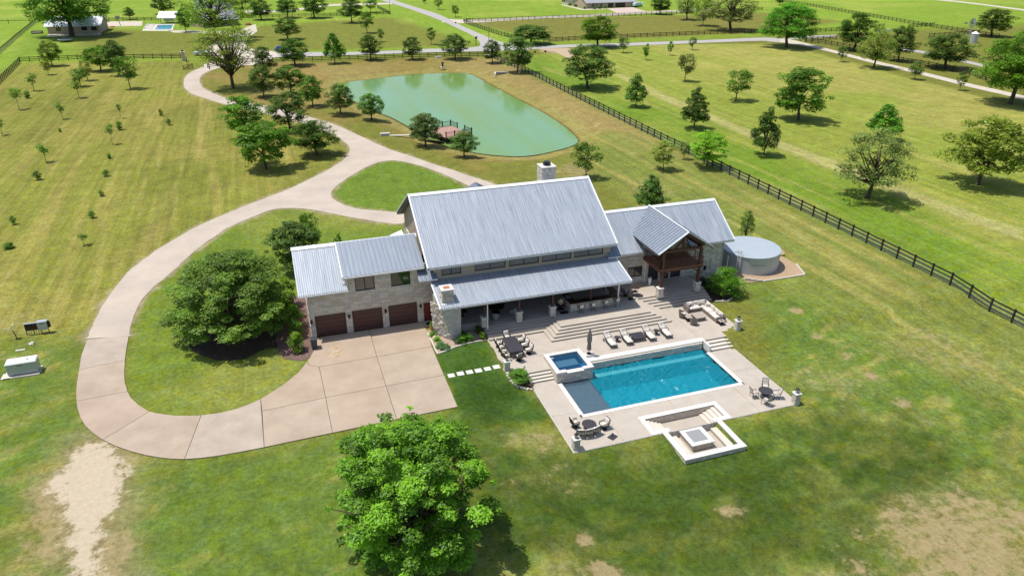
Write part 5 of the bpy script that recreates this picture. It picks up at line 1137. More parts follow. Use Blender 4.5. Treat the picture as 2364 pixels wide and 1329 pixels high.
for k in range(7): part(MB().box(-.66+.19*k, -.66+.19*k+.175, -.58, .58, .42, .45), 'slat', M_dark, lt)
part(MB().box(-.66, .66, -.58, -.54, .36, .42).box(-.66, .66, .54, .58, .36, .42).box(-.66, -.62, -.54, .54, .36, .42).box(.62, .66, -.54, .54, .36, .42), 'apron', M_iron, lt)
for sx in (-1, 1):
    for sy in (-1, 1): part(MB().box(sx*.61-.03, sx*.61+.03, sy*.53-.03, sy*.53+.03, 0, .36), 'leg', M_iron, lt)
round_table('small round side table between the two left loungers', 29.3, 55.1, 0, .30, .48, M_dark); round_table('small round side table between the two right loungers', 33.6, 55.1, 0, .30, .48, M_dark)
# closed umbrella on its plinth
pl = solo(MB().box(-.5, .5, -.26, .26, 0, .25), 'umbrella_plinth', M_coping, 'white stone plinth under the closed umbrella', 'plinth', (25.55, 53.42, 0))
um = thing('closed_umbrella', 'tall folded taupe umbrella standing beside the hot tub', 'umbrella', (25.56, 53.45, .25))
part(MB().tube([(0, 0, 0), (0, 0, 2.75)], .035, 8), 'pole', M_iron, um); part(MB().lathe((0, 0, 0), [(.22, 0), (.22, .05), (.05, .08)], 14), 'base', M_iron, um)
M_canv = mat('taupe_canvas', (.24, .20, .18), .95, vary=.2, scale=4)
part(MB().lathe((0, 0, .42), [(.05, 0), (.19, .04), (.17, .5), (.13, .75), (.20, 1.1), (.17, 1.6), (.09, 2.1), (.03, 2.35)], 24, f=lambda a, j: 1+.32*math.sin(a*8+j*.4)*(1 if j < 6 else .3)), 'folded_canopy', M_canv, um); part(MB().lathe((0, 0, 1.15), [(.145, 0), (.145, .05)], 12), 'strap', M_canv, um)

# sectional and lounge group
se = thing('sectional_sofa', 'L-shaped wicker sectional sofa with cream cushions at the terrace corner', 'sofa', (40.9, 57.5, 0))
part(MB().box(39.1, 41.55, 58.05, 58.95, .06, .30).box(40.62, 41.55, 55.35, 58.05, .06, .30), 'base', M_wick, se, world=True)
part(MB().box(39.1, 41.7, 58.9, 59.05, .06, .72).box(41.55, 41.7, 55.35, 58.9, .06, .72), 'back_frame', M_wick, se, world=True)
part(MB().box(38.98, 39.13, 58.0, 59.05, .06, .62), 'armrest', M_wick, se, world=True); part(MB().box(40.6, 41.7, 55.2, 55.35, .06, .62), 'armrest', M_wick, se, world=True)
for (x, y, a, b_) in ((39.9, 58.45, .72, .42), (41.08, 58.45, .44, .42), (41.08, 57.45, .44, .56), (41.08, 56.15, .44, .72)): part(MB().cushion((x, y, .40), (1, 0, 0), (0, 1, 0), (0, 0, 1), a, b_, .11, puff=.2), 'seat_cushion', M_cush, se, world=True, smooth=True)
for (x, y, ax) in ((39.55, 58.78, 0), (40.35, 58.78, 0), (41.05, 58.78, 0), (41.42, 58.1, 1), (41.42, 57.3, 1), (41.42, 56.5, 1), (41.42, 55.75, 1)):
    part(MB().cushion((x, y, .68), (1, 0, 0) if not ax else (0, 1, 0), (0, 0, 1), (0, 1, 0) if not ax else (1, 0, 0), .37, .23, .11), 'back_cushion', M_cush, se, world=True, smooth=True)
for i, (x, y, rz_) in enumerate(((39.35, 58.55, .5), (39.6, 58.6, -.3), (40.6, 58.55, .1), (40.95, 58.45, -.5), (41.25, 57.95, -1.1), (41.2, 56.0, -1.2), (41.2, 55.65, -1.7))):
    t_ = Vector((math.cos(rz_), math.sin(rz_), 0)); nn = Vector((-math.sin(rz_)*.9, math.cos(rz_)*.9, .45)).normalized(); mb = MB().cushion((0, 0, .18), t_, nn.cross(t_), nn, .22, .22, .08, puff=.6)
    solo(mb, 'throw_pillow', M_cushp, ['patterned throw pillow at the left arm of the sectional', 'pale throw pillow second from the left arm of the sectional', 'patterned throw pillow left of the sectional corner', 'patterned throw pillow in the sectional corner', 'throw pillow just right of the sectional corner', 'throw pillow near the right end of the sectional', 'throw pillow against the right arm of the sectional'][i], 'pillow', (x, y, .5), 'throw pillows on the sectional', smooth=True)
ct = thing('coffee_table', 'square wicker coffee table in front of the sectional', 'coffee table', (39.38, 56.68, 0)); part(MB().box(-.60, .60, -.62, .62, .38, .43), 'tabletop', M_wickt, ct); part(MB().box(-.52, .52, -.54, .54, .0, .38), 'base', M_wick, ct)
tub('wicker swivel armchair left of the coffee table', 37.95, 57.45, -math.pi/2-.35, M_wick, 0, None); tub('wicker swivel armchair nearest the pool beside the coffee table', 38.25, 55.75, -.75, M_wick, 0, None)
def small_table(label, x, y, w, d, h, z=0):
    t = thing('side_table', label, 'side table', (x, y, z)); part(MB().box(-w, w, -d, d, h-.03, h), 'tabletop', M_wickt, t)
    for sx in (-1, 1):
        for sy in (-1, 1): part(MB().box(sx*(w-.04)-.02, sx*(w-.04)+.02, sy*(d-.04)-.02, sy*(d-.04)+.02, 0, h-.03), 'leg', M_iron, t)
    part(MB().box(-w+.04, w-.04, -d+.04, d-.04, .12, .14), 'shelf', M_iron, t)
small_table('small square side table between the two wicker armchairs', 38.2, 56.65, .32, .3, .45); small_table('small side table at the right end of the sectional', 40.95, 54.85, .3, .28, .45)
solo(MB().lathe((0, 0, 0), [(.09, 0), (.11, .03), (.06, .05)], 12), 'ashtray', M_iron, 'small dark dish on the side table right of the sectional', 'dish', (40.95, 54.85, .45))

# lantern pillars
def lantern_pillar(x, y, z, h, label, w=.5):
    t = thing('lantern_pillar', label, 'pillar', (x, y, z), 0, 'stone pillars with lanterns at the terrace corners')
    pier(x, y, z-.3, z+h, w, int(x*7), t, 'shaft')
    l = MB(); b_ = z+h+.09; l.box(x-.11, x+.11, y-.11, y+.11, b_, b_+.04)
    for sx in (-1, 1):
        for sy in (-1, 1): l.bar((x+sx*.10, y+sy*.10, b_+.04), (x+sx*.12, y+sy*.12, b_+.36), .022)
    l.lathe((x, y, b_+.36), [(.18, 0), (.1, .08), (.03, .12), (.03, .18)], 8); lo = part(l, 'lantern', M_iron, t, world=True)
    part(MB().box(x-.085, x+.085, y-.085, y+.085, b_+.05, b_+.35), 'lantern_glass', mat('frosted_lamp_glass', (.45, .43, .38), .2), lo, world=True)
lantern_pillar(41.9, 53.45, 0, .98, 'stone lantern pillar at the terrace corner below the sectional'); lantern_pillar(39.85, 41.6, PZ, .98, 'stone lantern pillar at the right corner of the pool deck')
lantern_pillar(19.35, 41.85, PZ, .95, 'stone lantern pillar at the lower left corner of the pool deck'); lantern_pillar(17.42, 53.5, 0, .95, 'stone lantern pillar beside the dining set and spa shrub')

# planters, grill, odds
def planter(label, x, y, z, r, h, m_, name='planter', cat='planter'):
    t = thing(name, label, cat, (x, y, z)); part(MB().lathe((0, 0, 0), [(r*.6, 0), (r*.9, h*.55), (r, h*.85), (r*1.08, h*.87), (r*1.08, h), (r*.9, h), (r*.85, h-.05)], 16), 'pot', m_, t, smooth=False); return t
planter('tall white planter by the glass doors under the balcony', 37.6, 64.1, FLZ, .2, .85, M_white)
planter('large terracotta pot beside the red side door', 12.65, 62.55, 0, .34, .62, M_terra); planter('terracotta bowl on the rocks right of the fireplace', 15.2, 60.55, .0, .36, .45, M_terra)
planter('white planter at the right corner of the wing wall', 46.6, 64.2, 0, .4, .9, M_white)
gr2 = thing('gas_grill', 'black covered gas grill beside the right patio pillar', 'grill', (43.3, 62.8, .2))
part(MB().box(-.45, .45, -.28, .28, .1, .85), 'cabinet', M_black, gr2); part(MB().add([(-.45, -.28, .85), (.45, -.28, .85), (.45, .28, .85), (-.45, .28, .85), (-.42, -.12, 1.15), (.42, -.12, 1.15), (.42, .25, 1.15), (-.42, .25, 1.15)], [(4, 5, 6, 7), (0, 1, 5, 4), (1, 2, 6, 5), (2, 3, 7, 6), (3, 0, 4, 7)]), 'hood', M_black, gr2)
ptb = thing('prep_table', 'white metal table beside the black grill', 'table', (44.3, 62.6, .1)); part(MB().box(-.4, .4, -.25, .25, .84, .88), 'tabletop', M_white, ptb)
for sx in (-1, 1):
    for sy in (-1, 1): part(MB().box(sx*.36-.02, sx*.36+.02, sy*.21-.02, sy*.21+.02, 0, .84), 'leg', M_white, ptb)
elb = thing('wall_utility_box', 'dark utility boxes and conduits on the right wing wall', 'utility box', (45.1, HY, 0)); part(MB().box(44.9, 45.2, HY-.14, HY-.03, 1.2, 1.7), 'box', M_iron, elb, world=True); part(MB().bar((44.8, HY-.06, .7), (44.8, HY-.06, 2.5), .06).bar((45.8, HY-.06, 1.2), (45.8, HY-.06, 2.6), .07), 'conduit', M_greymetal, elb, world=True)
# trash bin
tb = thing('wheelie_bin', 'dark grey wheelie bin at the left corner of the garage', 'bin', (1.05, 62.95, .08)); 
part(MB().add([(-.24, -.3, .06), (.24, -.3, .06), (.24, .3, .06), (-.24, .3, .06), (-.31, -.36, .98), (.31, -.36, .98), (.31, .36, .98), (-.31, .36, .98)], [(0, 3, 2, 1), (0, 1, 5, 4), (1, 2, 6, 5), (2, 3, 7, 6), (3, 0, 4, 7), (4, 5, 6, 7)]), 'body', mat('dark_grey_plastic', (.045, .05, .055), .5), tb)
part(MB().box(-.33, .33, -.38, .38, .98, 1.05).box(-.25, .25, .38, .44, .95, 1.0), 'lid', MATS['dark_grey_plastic'], tb)
for s in (-1, 1): part(MB().tube([(s*.27, .3, .1), (s*.21, .3, .1)], .1, 12), 'wheel', M_black, tb)

# water tank
TX, TY, TR, TH = 52.58, 66.87, 3.46, 2.25
tk = thing('water_tank', 'round pale grey steel water tank behind the right wing', 'water tank', (TX, TY, 0))
M_tank = mat('pale_tank_steel', (.42, .45, .48), .45, metal=.25, vary=.06, scale=.8); part(MB().lathe((0, 0, 0), [(TR-.06, .0), (TR-.06, TH-.08)], 72), 'tank_shell', M_tank, tk, smooth=False)
part(MB().lathe((0, 0, TH-.1), [(TR, 0), (TR, .07), (TR-.05, .11), (TR*.5, .22), (.05, .27)], 72), 'tank_lid', mat('white_tank_lid', (.36, .41, .46), .5, vary=.03, scale=.5), tk, smooth=False)
for k in range(12): a = k*math.pi/6+.12; part(MB().obox(((TR-.05)*math.cos(a), (TR-.05)*math.sin(a), TH/2), (-math.sin(a), math.cos(a), 0), (math.cos(a), math.sin(a), 0), (0, 0, 1), .03, .012, TH/2-.1), 'seam', M_greymetal, tk)
ld = MB(); a = math.radians(213); e1 = Vector((-math.sin(a), math.cos(a), 0)); e2 = Vector((math.cos(a), math.sin(a), 0)); pb = e2*(TR+.06)
for s in (-1, 1): ld.bar(pb+e1*.2*s+Vector((0, 0, .7)), pb+e1*.2*s+Vector((0, 0, 2.9)), .04); ld.bar(pb+e1*.2*s+Vector((0, 0, 2.9)), e2*(TR-.6)+e1*.2*s+Vector((0, 0, 2.5)), .04)
for k in range(7): ld.bar(pb-e1*.2+Vector((0, 0, .8+.28*k)), pb+e1*.2+Vector((0, 0, .8+.28*k)), .035)
part(ld, 'ladder', M_white, tk); hp = e2*(TR-.9)+e1*-.5; part(MB().obox(hp+Vector((0, 0, 2.33)), e1, e2, (0, 0, 1), .35, .3, .04), 'hatch', M_greymetal, tk)
part(MB().tube([pb*1.0+e1*-1.3+Vector((0, 0, 1.9)), pb*1.02+e1*-1.3+Vector((0, 0, .1))], .06, 8), 'pipe', M_white, tk); part(MB().obox(Vector((TR*math.cos(4.35), TR*math.sin(4.35), 1.35)), (-math.sin(4.35), math.cos(4.35), 0), (math.cos(4.35), math.sin(4.35), 0), (0, 0, 1), .95, .01, .012), 'level_gauge', M_iron, tk)
bedp = [P(*q) for q in ((1725, 633), (1733, 644), (1766, 648), (1800, 643), (1856, 635), (1834, 608), (1801, 592), (1760, 600))]
tri_sheet([(48.6, 62.4), (51.2, 62.15), (56.9, 62.15), (57.95, 65.0), (57.9, 68), (55, 71), (50, 71), (48.4, 66)], .06, 'tank_gravel_bed', mat('tan_pea_gravel', (.38, .27, .17), .95, vary=.25, scale=6, bump=.5, bscale=12))
wl_ = thing('timber_edging', 'white timber edging around the gravel below the water tank', 'edging', (53, 62.1, 0))
for (a, b_, h) in (((51.2, 62.1), (56.95, 62.1), .14), ((56.95, 62.1), (58.0, 65.0), .14), ((50.55, 62.35), (51.15, 62.15), .24), ((49.95, 62.6), (50.5, 62.4), .32), ((49.3, 62.9), (49.9, 62.65), .4)):
    part(MB().bar((*a, h/2), (*b_, h/2), .16, h), 'timber', M_tread, wl_, world=True)
solo(MB().prism([(57.6+.9*math.cos(a)*(1+.2*math.sin(3*a))-58, 68.2+.9*math.sin(a)-68) for a in [k*.45 for k in range(14)]], 0, .25), 'soil_mound', mat('dry_soil', (.33, .29, .16), .95, vary=.2), 'low dry mound behind the water tank', 'mound', (58.3, 68.2, 0))
solo(MB().box(-.5, .5, -.1, .1, .1, .2), 'pipe_end', M_white, 'short white pipe right of the water tank', 'pipe', (57.0, 69.2, 0))

# generator, rack, antenna, valve
gp = solo(MB().box(-1.5, 1.35, -.75, .75, -.1, .12).box(-1.7, -1.0, -.75, .2, -.1, .1), 'concrete_pad', M_tread, 'pale concrete pad under the white generator box', 'pad', (-24.3, 66.75, 0))
ge = thing('generator_box', 'long white and grey generator enclosure on a concrete pad', 'generator', (-24.25, 66.8, .12), .02)
part(MB().box(-1.2, 1.2, -.5, .5, .08, 1.15), 'cabinet', M_greymetal, ge); part(MB().add([(-1.24, -.54, 1.15), (1.24, -.54, 1.15), (1.24, .54, 1.15), (-1.24, .54, 1.15), (-1.18, -.45, 1.25), (1.18, -.45, 1.25), (1.18, .5, 1.25), (-1.18, .5, 1.25)], [(4, 5, 6, 7), (0, 1, 5, 4), (1, 2, 6, 5), (2, 3, 7, 6), (3, 0, 4, 7), (0, 3, 2, 1)]), 'lid', M_white, ge)
part(MB().box(-1.1, 1.1, -.45, .45, 0, .08), 'skid', M_black, ge); part(MB().box(-.35, .1, -.515, -.5, .93, .98), 'nameplate', M_black, ge); part(MB().box(.45, .6, -.1, 0, 1.25, 1.29), 'exhaust_cap', M_black, ge)
ra = thing('equipment_rack', 'grey meter cabinet on a low rail rack in the west field', 'utility rack', (-24.8, 74.5, 0))
f = MB()
for x in (-1.0, -.35, .3, .95): f.box(x-.03, x+.03, -.03, .03, 0, 1.2)
f.box(-1.0, .3, -.06, .06, 1.1, 1.2); f.box(-1.0, .3, -.02, .02, .45, .52); part(f, 'rack_frame', M_iron, ra); part(MB().box(-1.05, .3, -.1, .1, 1.2, 1.26), 'rack_top', M_greymetal, ra)
part(MB().box(.15, 1.0, -.28, .2, .45, 1.3).box(.12, 1.03, -.31, .23, 1.3, 1.36), 'meter_cabinet', M_greymetal, ra); part(MB().tube([(1.1, 0, .6), (1.1, 0, 1.25)], .14, 10), 'meter_pipe', M_iron, ra); part(MB().box(.4, .8, -.3, -.28, 1.12, 1.18), 'cabinet_slot', M_black, ra)
for x in (-.8, -.6, -.15, .05): part(MB().tube([(x, 0, .45), (x, 0, .02)], .025, 5), 'conduit', M_greymetal, ra)
part(MB().box(-.95, -.4, -.05, .05, .55, 1.05).box(-.3, .2, -.05, .05, .55, 1.05), 'rack_panel', M_mulch, ra)
an = thing('satellite_dish', 'small satellite dish on a leaning pole in the west field', 'satellite dish', (-26.6, 74.1, 0)); part(MB().tube([(0, 0, 0), (-.15, 0, .95)], .04, 6), 'mast', M_iron, an)
part(MB().obox((-.2, .0, 1.2), Vector((.5, 0, .85)).normalized(), (0, 1, 0), Vector((-.85, 0, .5)).normalized(), .38, .26, .02), 'dish', M_white, an); part(MB().bar((-.2, 0, 1.05), (-.75, -.05, 1.15), .03).box(-.85, -.7, -.1, .03, 1.1, 1.2), 'feed_arm', M_greymetal, an)
solo(MB().box(-.2, .2, -.15, .15, 0, .1).tube([(-.22, 0, 0), (-.22, 0, .25)], .03, 6).box(-.05, .2, -.08, .1, .1, .22), 'valve_box', M_white, 'small white valve box between dish and generator', 'valve box', (-24.95, 72.3, 0)); solo(MB().box(-.5, .3, -.12, .12, -.03, .05), 'concrete_cover', M_tread, 'flat pale concrete cover in the grass left of the valve box', 'cover', (-25.6, 71.4, 0))

# beds
tri_sheet(ragged([(11.95, 62.9), (11.95, 58.2), (12.75, 58.5), (13.8, 58.95), (14.9, 59.25), (16.2, 59.35), (17.2, 59.3), (17.4, 60.4), (17.4, 61.7), (13.0, 62.0), (12.9, 62.9)], .03, .5, 1), .05, 'rock_bed', M_rock)
eg = thing('stone_edging', 'pale stone edging curving around the rock bed by the fireplace', 'edging', (14, 58.8, 0))
pts = [(12.02, 62.4), (12.02, 61.2), (12.02, 60), (12.0, 58.9), (12.1, 58.2), (12.9, 58.45), (13.9, 58.88), (15.0, 59.15), (16.1, 59.26), (17.15, 59.22)]
for i in range(len(pts)-1): part(MB().bar((*pts[i], .06), (*pts[i+1], .06), .12, .12), 'edging_stone', M_tread, eg, world=True)
tri_sheet(ragged([(-10.9, 69.2), (-10.3, 66.6), (-9.2, 64.9), (-7.8, 63.6), (-6.7, 63.1), (-5.2, 63.1), (-4.2, 63.9), (-3.3, 64.4), (-2.3, 64.1), (-1.8, 64.9), (-2.2, 66.5), (-3, 70), (-7, 72)], .05, .6, 2), .03, 'mulch_bed', M_mulch)
tri_sheet(ragged([(-2.45, 66), (-2.25, 63.1), (-1.85, 61.95), (-.9, 61.25), (-.1, 60.95), (1.0, 61.9), (1.0, 75), (-1.9, 75)], .04, .6, 2), .045, 'rock_mulch_bed', mat('reddish_mulch', (.16, .10, .085), .95, vary=.3, scale=6, bump=.6, bscale=12))
tri_sheet(ragged([(17.35, 53.2), (17.35, 52.3), (17.8, 51.4), (18.95, 50.7), (19.0, 53.3)], .04, .4, 3), -.30, 'shrub_bed', M_mulch)
eg = thing('rubble_edging', 'small pale rocks edging the shrub bed by the pool steps', 'edging', (17.6, 51.6, -.3))
for i, (x, y) in enumerate([(17.28, 52.9), (17.25, 52.6), (17.27, 52.3), (17.35, 52.0), (17.47, 51.75), (17.62, 51.5), (17.8, 51.3), (18.02, 51.12), (18.25, 50.97), (18.5, 50.83), (18.78, 50.68)]):
    part(MB().obox((x, y, T(x, y)+.08), Vector((1, .5*math.sin(i*2.3), 0)).normalized(), Vector((-.5*math.sin(i*2.3), 1, 0)).normalized(), (0, 0, 1), .13, .1, .09), 'rock', STONES[i % 4], eg, world=True)
tri_sheet(ragged([(43.05, 59.8), (43.3, 59.3), (44.6, 59.2), (46.2, 60.0), (47.5, 61.5), (47.4, 64.8), (43.05, 64.9)], .05, .5, 4), .04, 'side_bed', M_mulch)
solo(MB().bar((43.1, 59.4, .08), (44.5, 59.05, .08), .12, .14).bar((44.5, 59.05, .08), (45.3, 59.5, .08), .12, .14), 'bed_edging', M_tread, 'pale stone edge at the corner of the bed behind the sectional', 'edging')
rr = random.Random(3)
for (x, y, s, l) in ((12.5, 61.2, .3, 'tan boulder below the terracotta pot by the red door'), (15.9, 60.9, .18, 'small rock under the patio edge behind the green shrubs'), (44.0, 59.3, .14, 'small pale rock at the bed corner behind the sectional')):
    bm = bmesh.new(); bmesh.ops.create_icosphere(bm, subdivisions=2, radius=s)
    for v_ in bm.verts: v_.co *= 1+.25*(rr.random()-.5); v_.co.z *= .7
    me = bpy.data.meshes.new('boulder'); bm.to_mesh(me); bm.free(); me.materials.append(M_stoneC); o = link('boulder', me, None, (x, y, .1)); o['label'] = l; o['category'] = 'rock'
# ================================================================== PLANTS
def set_face_attr(me, vals):
    a = me.attributes.new('v', 'FLOAT', 'FACE'); a.data.foreach_set('value', np.asarray(vals, np.float32))
def leafmesh(name, C0, NV, S, V, asp=.55):
    """one bent leaf clump (two triangles' quad) per centre"""
    rg = np.random.default_rng(len(C0)); n = len(C0)
    nn = NV/np.linalg.norm(NV, axis=1, keepdims=True); t = rg.normal(size=(n, 3)); t -= nn*(t*nn).sum(1, keepdims=True); t /= np.linalg.norm(t, axis=1, keepdims=True); b = np.cross(nn, t)
    S = S[:, None]; v = np.stack([C0-t*S, C0+b*S*asp+nn*S*.15, C0+t*S, C0-b*S*asp+nn*S*.15], 1).reshape(-1, 3)
    me = bpy.data.meshes.new(name); me.vertices.add(4*n); me.vertices.foreach_set('co', v.ravel()); me.loops.add(4*n); me.loops.foreach_set('vertex_index', np.arange(4*n)); me.polygons.add(n); me.polygons.foreach_set('loop_start', np.arange(0, 4*n, 4)); me.update(calc_edges=True)
    set_face_attr(me, V); me.materials.append(None); return me
def inside(shape, z):
    """relative crown radius at height z in 0..1 of the crown"""
    if shape == 'round': return np.sqrt(np.clip(1-((z-.45)/.55)**2, 0, 1))
    if shape == 'dome': return np.sqrt(np.clip(1-((z-.22)/.78)**2, 0, 1))*np.clip(.55+z*3, 0, 1)
    if shape == 'cone': return np.clip(1.12*(1-z)**.72, 0, 1)*np.clip(.45+z*4, 0, 1)
    if shape == 'oval': return np.sqrt(np.clip(1-((z-.48)/.52)**2, 0, 1))**.8
    if shape == 'vase': return np.clip(.25+z*1.4, 0, 1)*np.sqrt(np.clip(1-((z-.55)/.46)**2, 0, 1))**.6
    return np.ones_like(z)
def crown(seed, shape, N, s, M, rc, cb, hollow=.55, ragg=.22, flat=.7, sprigs=0):
    """unit tree crown: width 1, from z=cb to 1"""
    rg = np.random.default_rng(seed); cc = []
    while len(cc) < M:
        z = rg.random(); r = float(inside(shape, np.array([z]))[0]); a = rg.random()*6.2832; q = (hollow+(1-hollow)*rg.random()) if rg.random() < .72 else rg.random()
        w = 1-ragg*rg.random()*(.4+.6*math.sin(a*2+seed)**2); R = .5*r*q*w*(1-rc*.9)
        if rg.random() < r+.15: cc.append((R*math.cos(a), R*math.sin(a), cb+(1-cb)*(rc*.5+z*(1-rc*.9))))
    cc = np.array(cc); cr = rc*(.55+.75*rg.random(M)); cv = rg.random(M)
    if sprigs:      # long shoots reaching out of the crown
        j = rg.choice(M, sprigs, replace=False); c0 = np.array([0, 0, cb+(1-cb)*.45]); dv = cc[j]-c0; dv /= np.linalg.norm(dv, axis=1, keepdims=True)
        cc[j] = cc[j]+dv*(.015+.045*rg.random((sprigs, 1))); cr[j] *= .42
    k = rg.choice(M, N, p=cr**2/np.sum(cr**2)); d = rg.normal(size=(N, 3)); d /= np.linalg.norm(d, axis=1, keepdims=True); d[:, 2] = np.where(rg.random(N) < .55, np.abs(d[:, 2]), d[:, 2])
    rad = cr[k]*(.35+.65*rg.random(N)**.5)*(1+.35*rg.random(N)**6); off = d*rad[:, None]; off[:, 2] *= flat
    Cn = cc[k]+off; nv = d*.7+rg.normal(size=(N, 3))*.42+np.array([-.2, -.1, .95])
    V = np.clip(.5*cv[k]+.5*rg.random(N), 0, 1); S = s*(.6+.8*rg.random(N)); return Cn, nv, S, V, cc
def trunk_mb(seed, cb, cc, tr=.022, limbs=7, lean=0.02, multi=1):
    rg = random.Random(seed); mb = MB(); fork = cb*.75+.02
    for m_ in range(multi):
        ba = Vector((rg.uniform(-.02, .02)*(multi > 1), rg.uniform(-.02, .02)*(multi > 1), 0)); f = Vector((rg.uniform(-lean, lean)*(3 if multi > 1 else 1), rg.uniform(-lean, lean)*(3 if multi > 1 else 1), fork))
        top = Vector((f.x*1.8, f.y*1.8, cb+(1-cb)*.62)); mb.tube([ba-Vector((0, 0, .01)), ba+(f-ba)*.1, f, (f+top)/2+Vector((rg.uniform(-.02, .02), 0, 0)), top], [tr*1.7, tr*1.12, tr*.88, tr*.5, tr*.12], 7)
        idx_ = sorted(range(len(cc)), key=lambda i: rg.random())[:limbs]
        for i in idx_:
            t = Vector(cc[i]); s0_ = f.lerp(top, rg.uniform(0, .55)); mid_ = s0_.lerp(t, .5)+Vector((0, 0, -.03+.05*rg.random())); mb.tube([s0_, mid_, t], [tr*.5, tr*.3, tr*.06], 5)
            if rg.random() < .6: j_ = Vector(cc[rg.randrange(len(cc))]); j_ = mid_.lerp(j_, .45); mb.tube([mid_, mid_.lerp(j_, .5)+Vector((0, 0, .02)), j_], [tr*.26, tr*.16, tr*.04], 4)
    return mb
PRO = {}
def proto(key, seeds, shape, N, s, M, rc, cb, **kw):
    tk_ = {k: kw.pop(k) for k in ('tr', 'limbs', 'lean', 'multi') if k in kw}; out = []
    for sd_ in seeds:
        Cn, nv, S, V, cc = crown(sd_, shape, N, s, M, rc, cb, **kw); me = leafmesh('crown', Cn, nv, S, V); tm = trunk_mb(sd_, cb, cc, **tk_).mesh('trunk', [M_bark], smooth=True); out.append((me, tm))
    PRO[key] = out
proto('sap', (1, 2, 3, 4), 'vase', 420, .048, 14, .20, .45, tr=.016, limbs=5, hollow=.3, ragg=.5)
proto('young', (5, 6, 7, 8), 'oval', 2600, .028, 46, .12, .26, tr=.018, limbs=8, ragg=.35)
proto('cone', (9, 10, 11, 52), 'cone', 8500, .020, 110, .090, .15, tr=.018, limbs=12, ragg=.3)
proto('round', (12, 13, 14, 15), 'round', 9500, .0185, 120, .088, .20, tr=.020, limbs=14, ragg=.42, sprigs=28)
proto('dome', (16, 17, 18, 19, 50, 51), 'dome', 11000, .0165, 140, .082, .22, tr=.022, limbs=16, ragg=.42, sprigs=30)
proto('sparse', (20, 21, 22), 'dome', 7000, .0150, 130, .075, .20, tr=.022, limbs=34, ragg=.4)
proto('big', (23, 24, 25), 'dome', 26000, .0115, 240, .075, .20, tr=.024, limbs=24, ragg=.28)
proto('bare', (26,), 'vase', 6500, .0130, 150, .075, .22, tr=.022, limbs=70, ragg=.3, multi=1)
proto('layer', (27, 28), 'dome', 8000, .017, 90, .10, .20, tr=.015, limbs=18, ragg=.35, flat=.28)
proto('bush', (30, 31, 32, 33), 'round', 1500, .045, 30, .20, .0, tr=.01, limbs=6)
proto('bushbig', (34, 35), 'dome', 9000, .0165, 110, .11, .0, tr=.01, limbs=10)
proto('near', (41,), 'round', 60000, .0086, 270, .062, .13, tr=.022, limbs=90, ragg=.45, hollow=.45, sprigs=95)
proto('oak', (42,), 'dome', 50000, .0092, 260, .066, .10, tr=.030, limbs=40, ragg=.30, hollow=.65, sprigs=50)
LM = {'oakbig': leaf_mat('big_oak_leaves', (.042, .092, .022), (.140, .250, .058)), 'oak': leaf_mat('dusky_live_oak_leaves', (.032, .060, .022), (.110, .165, .060)), 'green': leaf_mat('fresh_green_leaves', (.030, .085, .012), (.120, .240, .032)),
      'dark': leaf_mat('dark_glossy_leaves', (.022, .052, .016), (.085, .155, .038)), 'lime': leaf_mat('lime_green_needles', (.075, .15, .012), (.19, .32, .035)), 'palelime': leaf_mat('pale_lime_needles', (.11, .16, .05), (.24, .30, .10)), 'olive': leaf_mat('grey_olive_leaves', (.060, .080, .036), (.17, .20, .10)),
      'mid': leaf_mat('mid_green_leaves', (.030, .072, .016), (.115, .205, .042)), 'near': leaf_mat('bright_elm_leaves', (.016, .048, .007), (.150, .265, .028), .42), 'blue': leaf_mat('blue_green_leaves', (.05, .10, .07), (.14, .24, .17)), 'yolive': leaf_mat('yellow_green_leaves', (.070, .100, .022), (.185, .245, .06))}
TREES = []
def plant(key, x, y, w, h, lm, label, cat='tree', name='tree', group=None, z=None, rz=None, barkm=None, i=[0], parts=('crown', 'trunk')):
    i[0] += 1; me, tm = PRO[key][i[0] % len(PRO[key])]; z = T(x, y) if z is None else z
    t = thing(name, label, cat, (x, y, z), rz if rz is not None else (i[0]*2.4) % 6.28, group); t.scale = (w, w, h)
    c = link(parts[0], me, t); c.material_slots[0].link = 'OBJECT'; c.material_slots[0].material = LM[lm]
    if parts[1]:
        k = link(parts[1], tm, t); k.material_slots[0].link = 'OBJECT'; k.material_slots[0].material = barkm or M_bark
        s = h/max(w, .1)
    return t
def tree_px(key, px, py, x0, x1, ytop, lm, label, cb=.2, **kw):
    g = G(px, py); dist = math.sqrt(g.x**2+g.y**2+CAM_H**2); fwd = g.x*F_[0]+g.y*F_[1]+(g.z+2-CAM_H)*F_[2]
    w = (x1-x0)/FPX*fwd; hest = onY(px, ytop, g.y).z-g.z; e = math.atan2(CAM_H, math.hypot(g.x, g.y)); h = hest
    for _ in range(6):
        zc = h*(.5+cb/2); rv = h*(1-cb)/2; top = zc*math.cos(e)+math.sqrt((rv*math.cos(e))**2+(w/2*math.sin(e)*.4)**2); h *= hest*math.cos(e)/top
    h = max(h, .35*w, .5); mx = P((x0+x1)/2, py, g.z).x
    # crowns that sit off-centre from the trunk are simply shifted a little
    return plant(key, g.x+(mx-g.x)*.25, g.y, w*(1.12 if key in ('round', 'dome', 'big') else 1.05), h, lm, label, **kw)
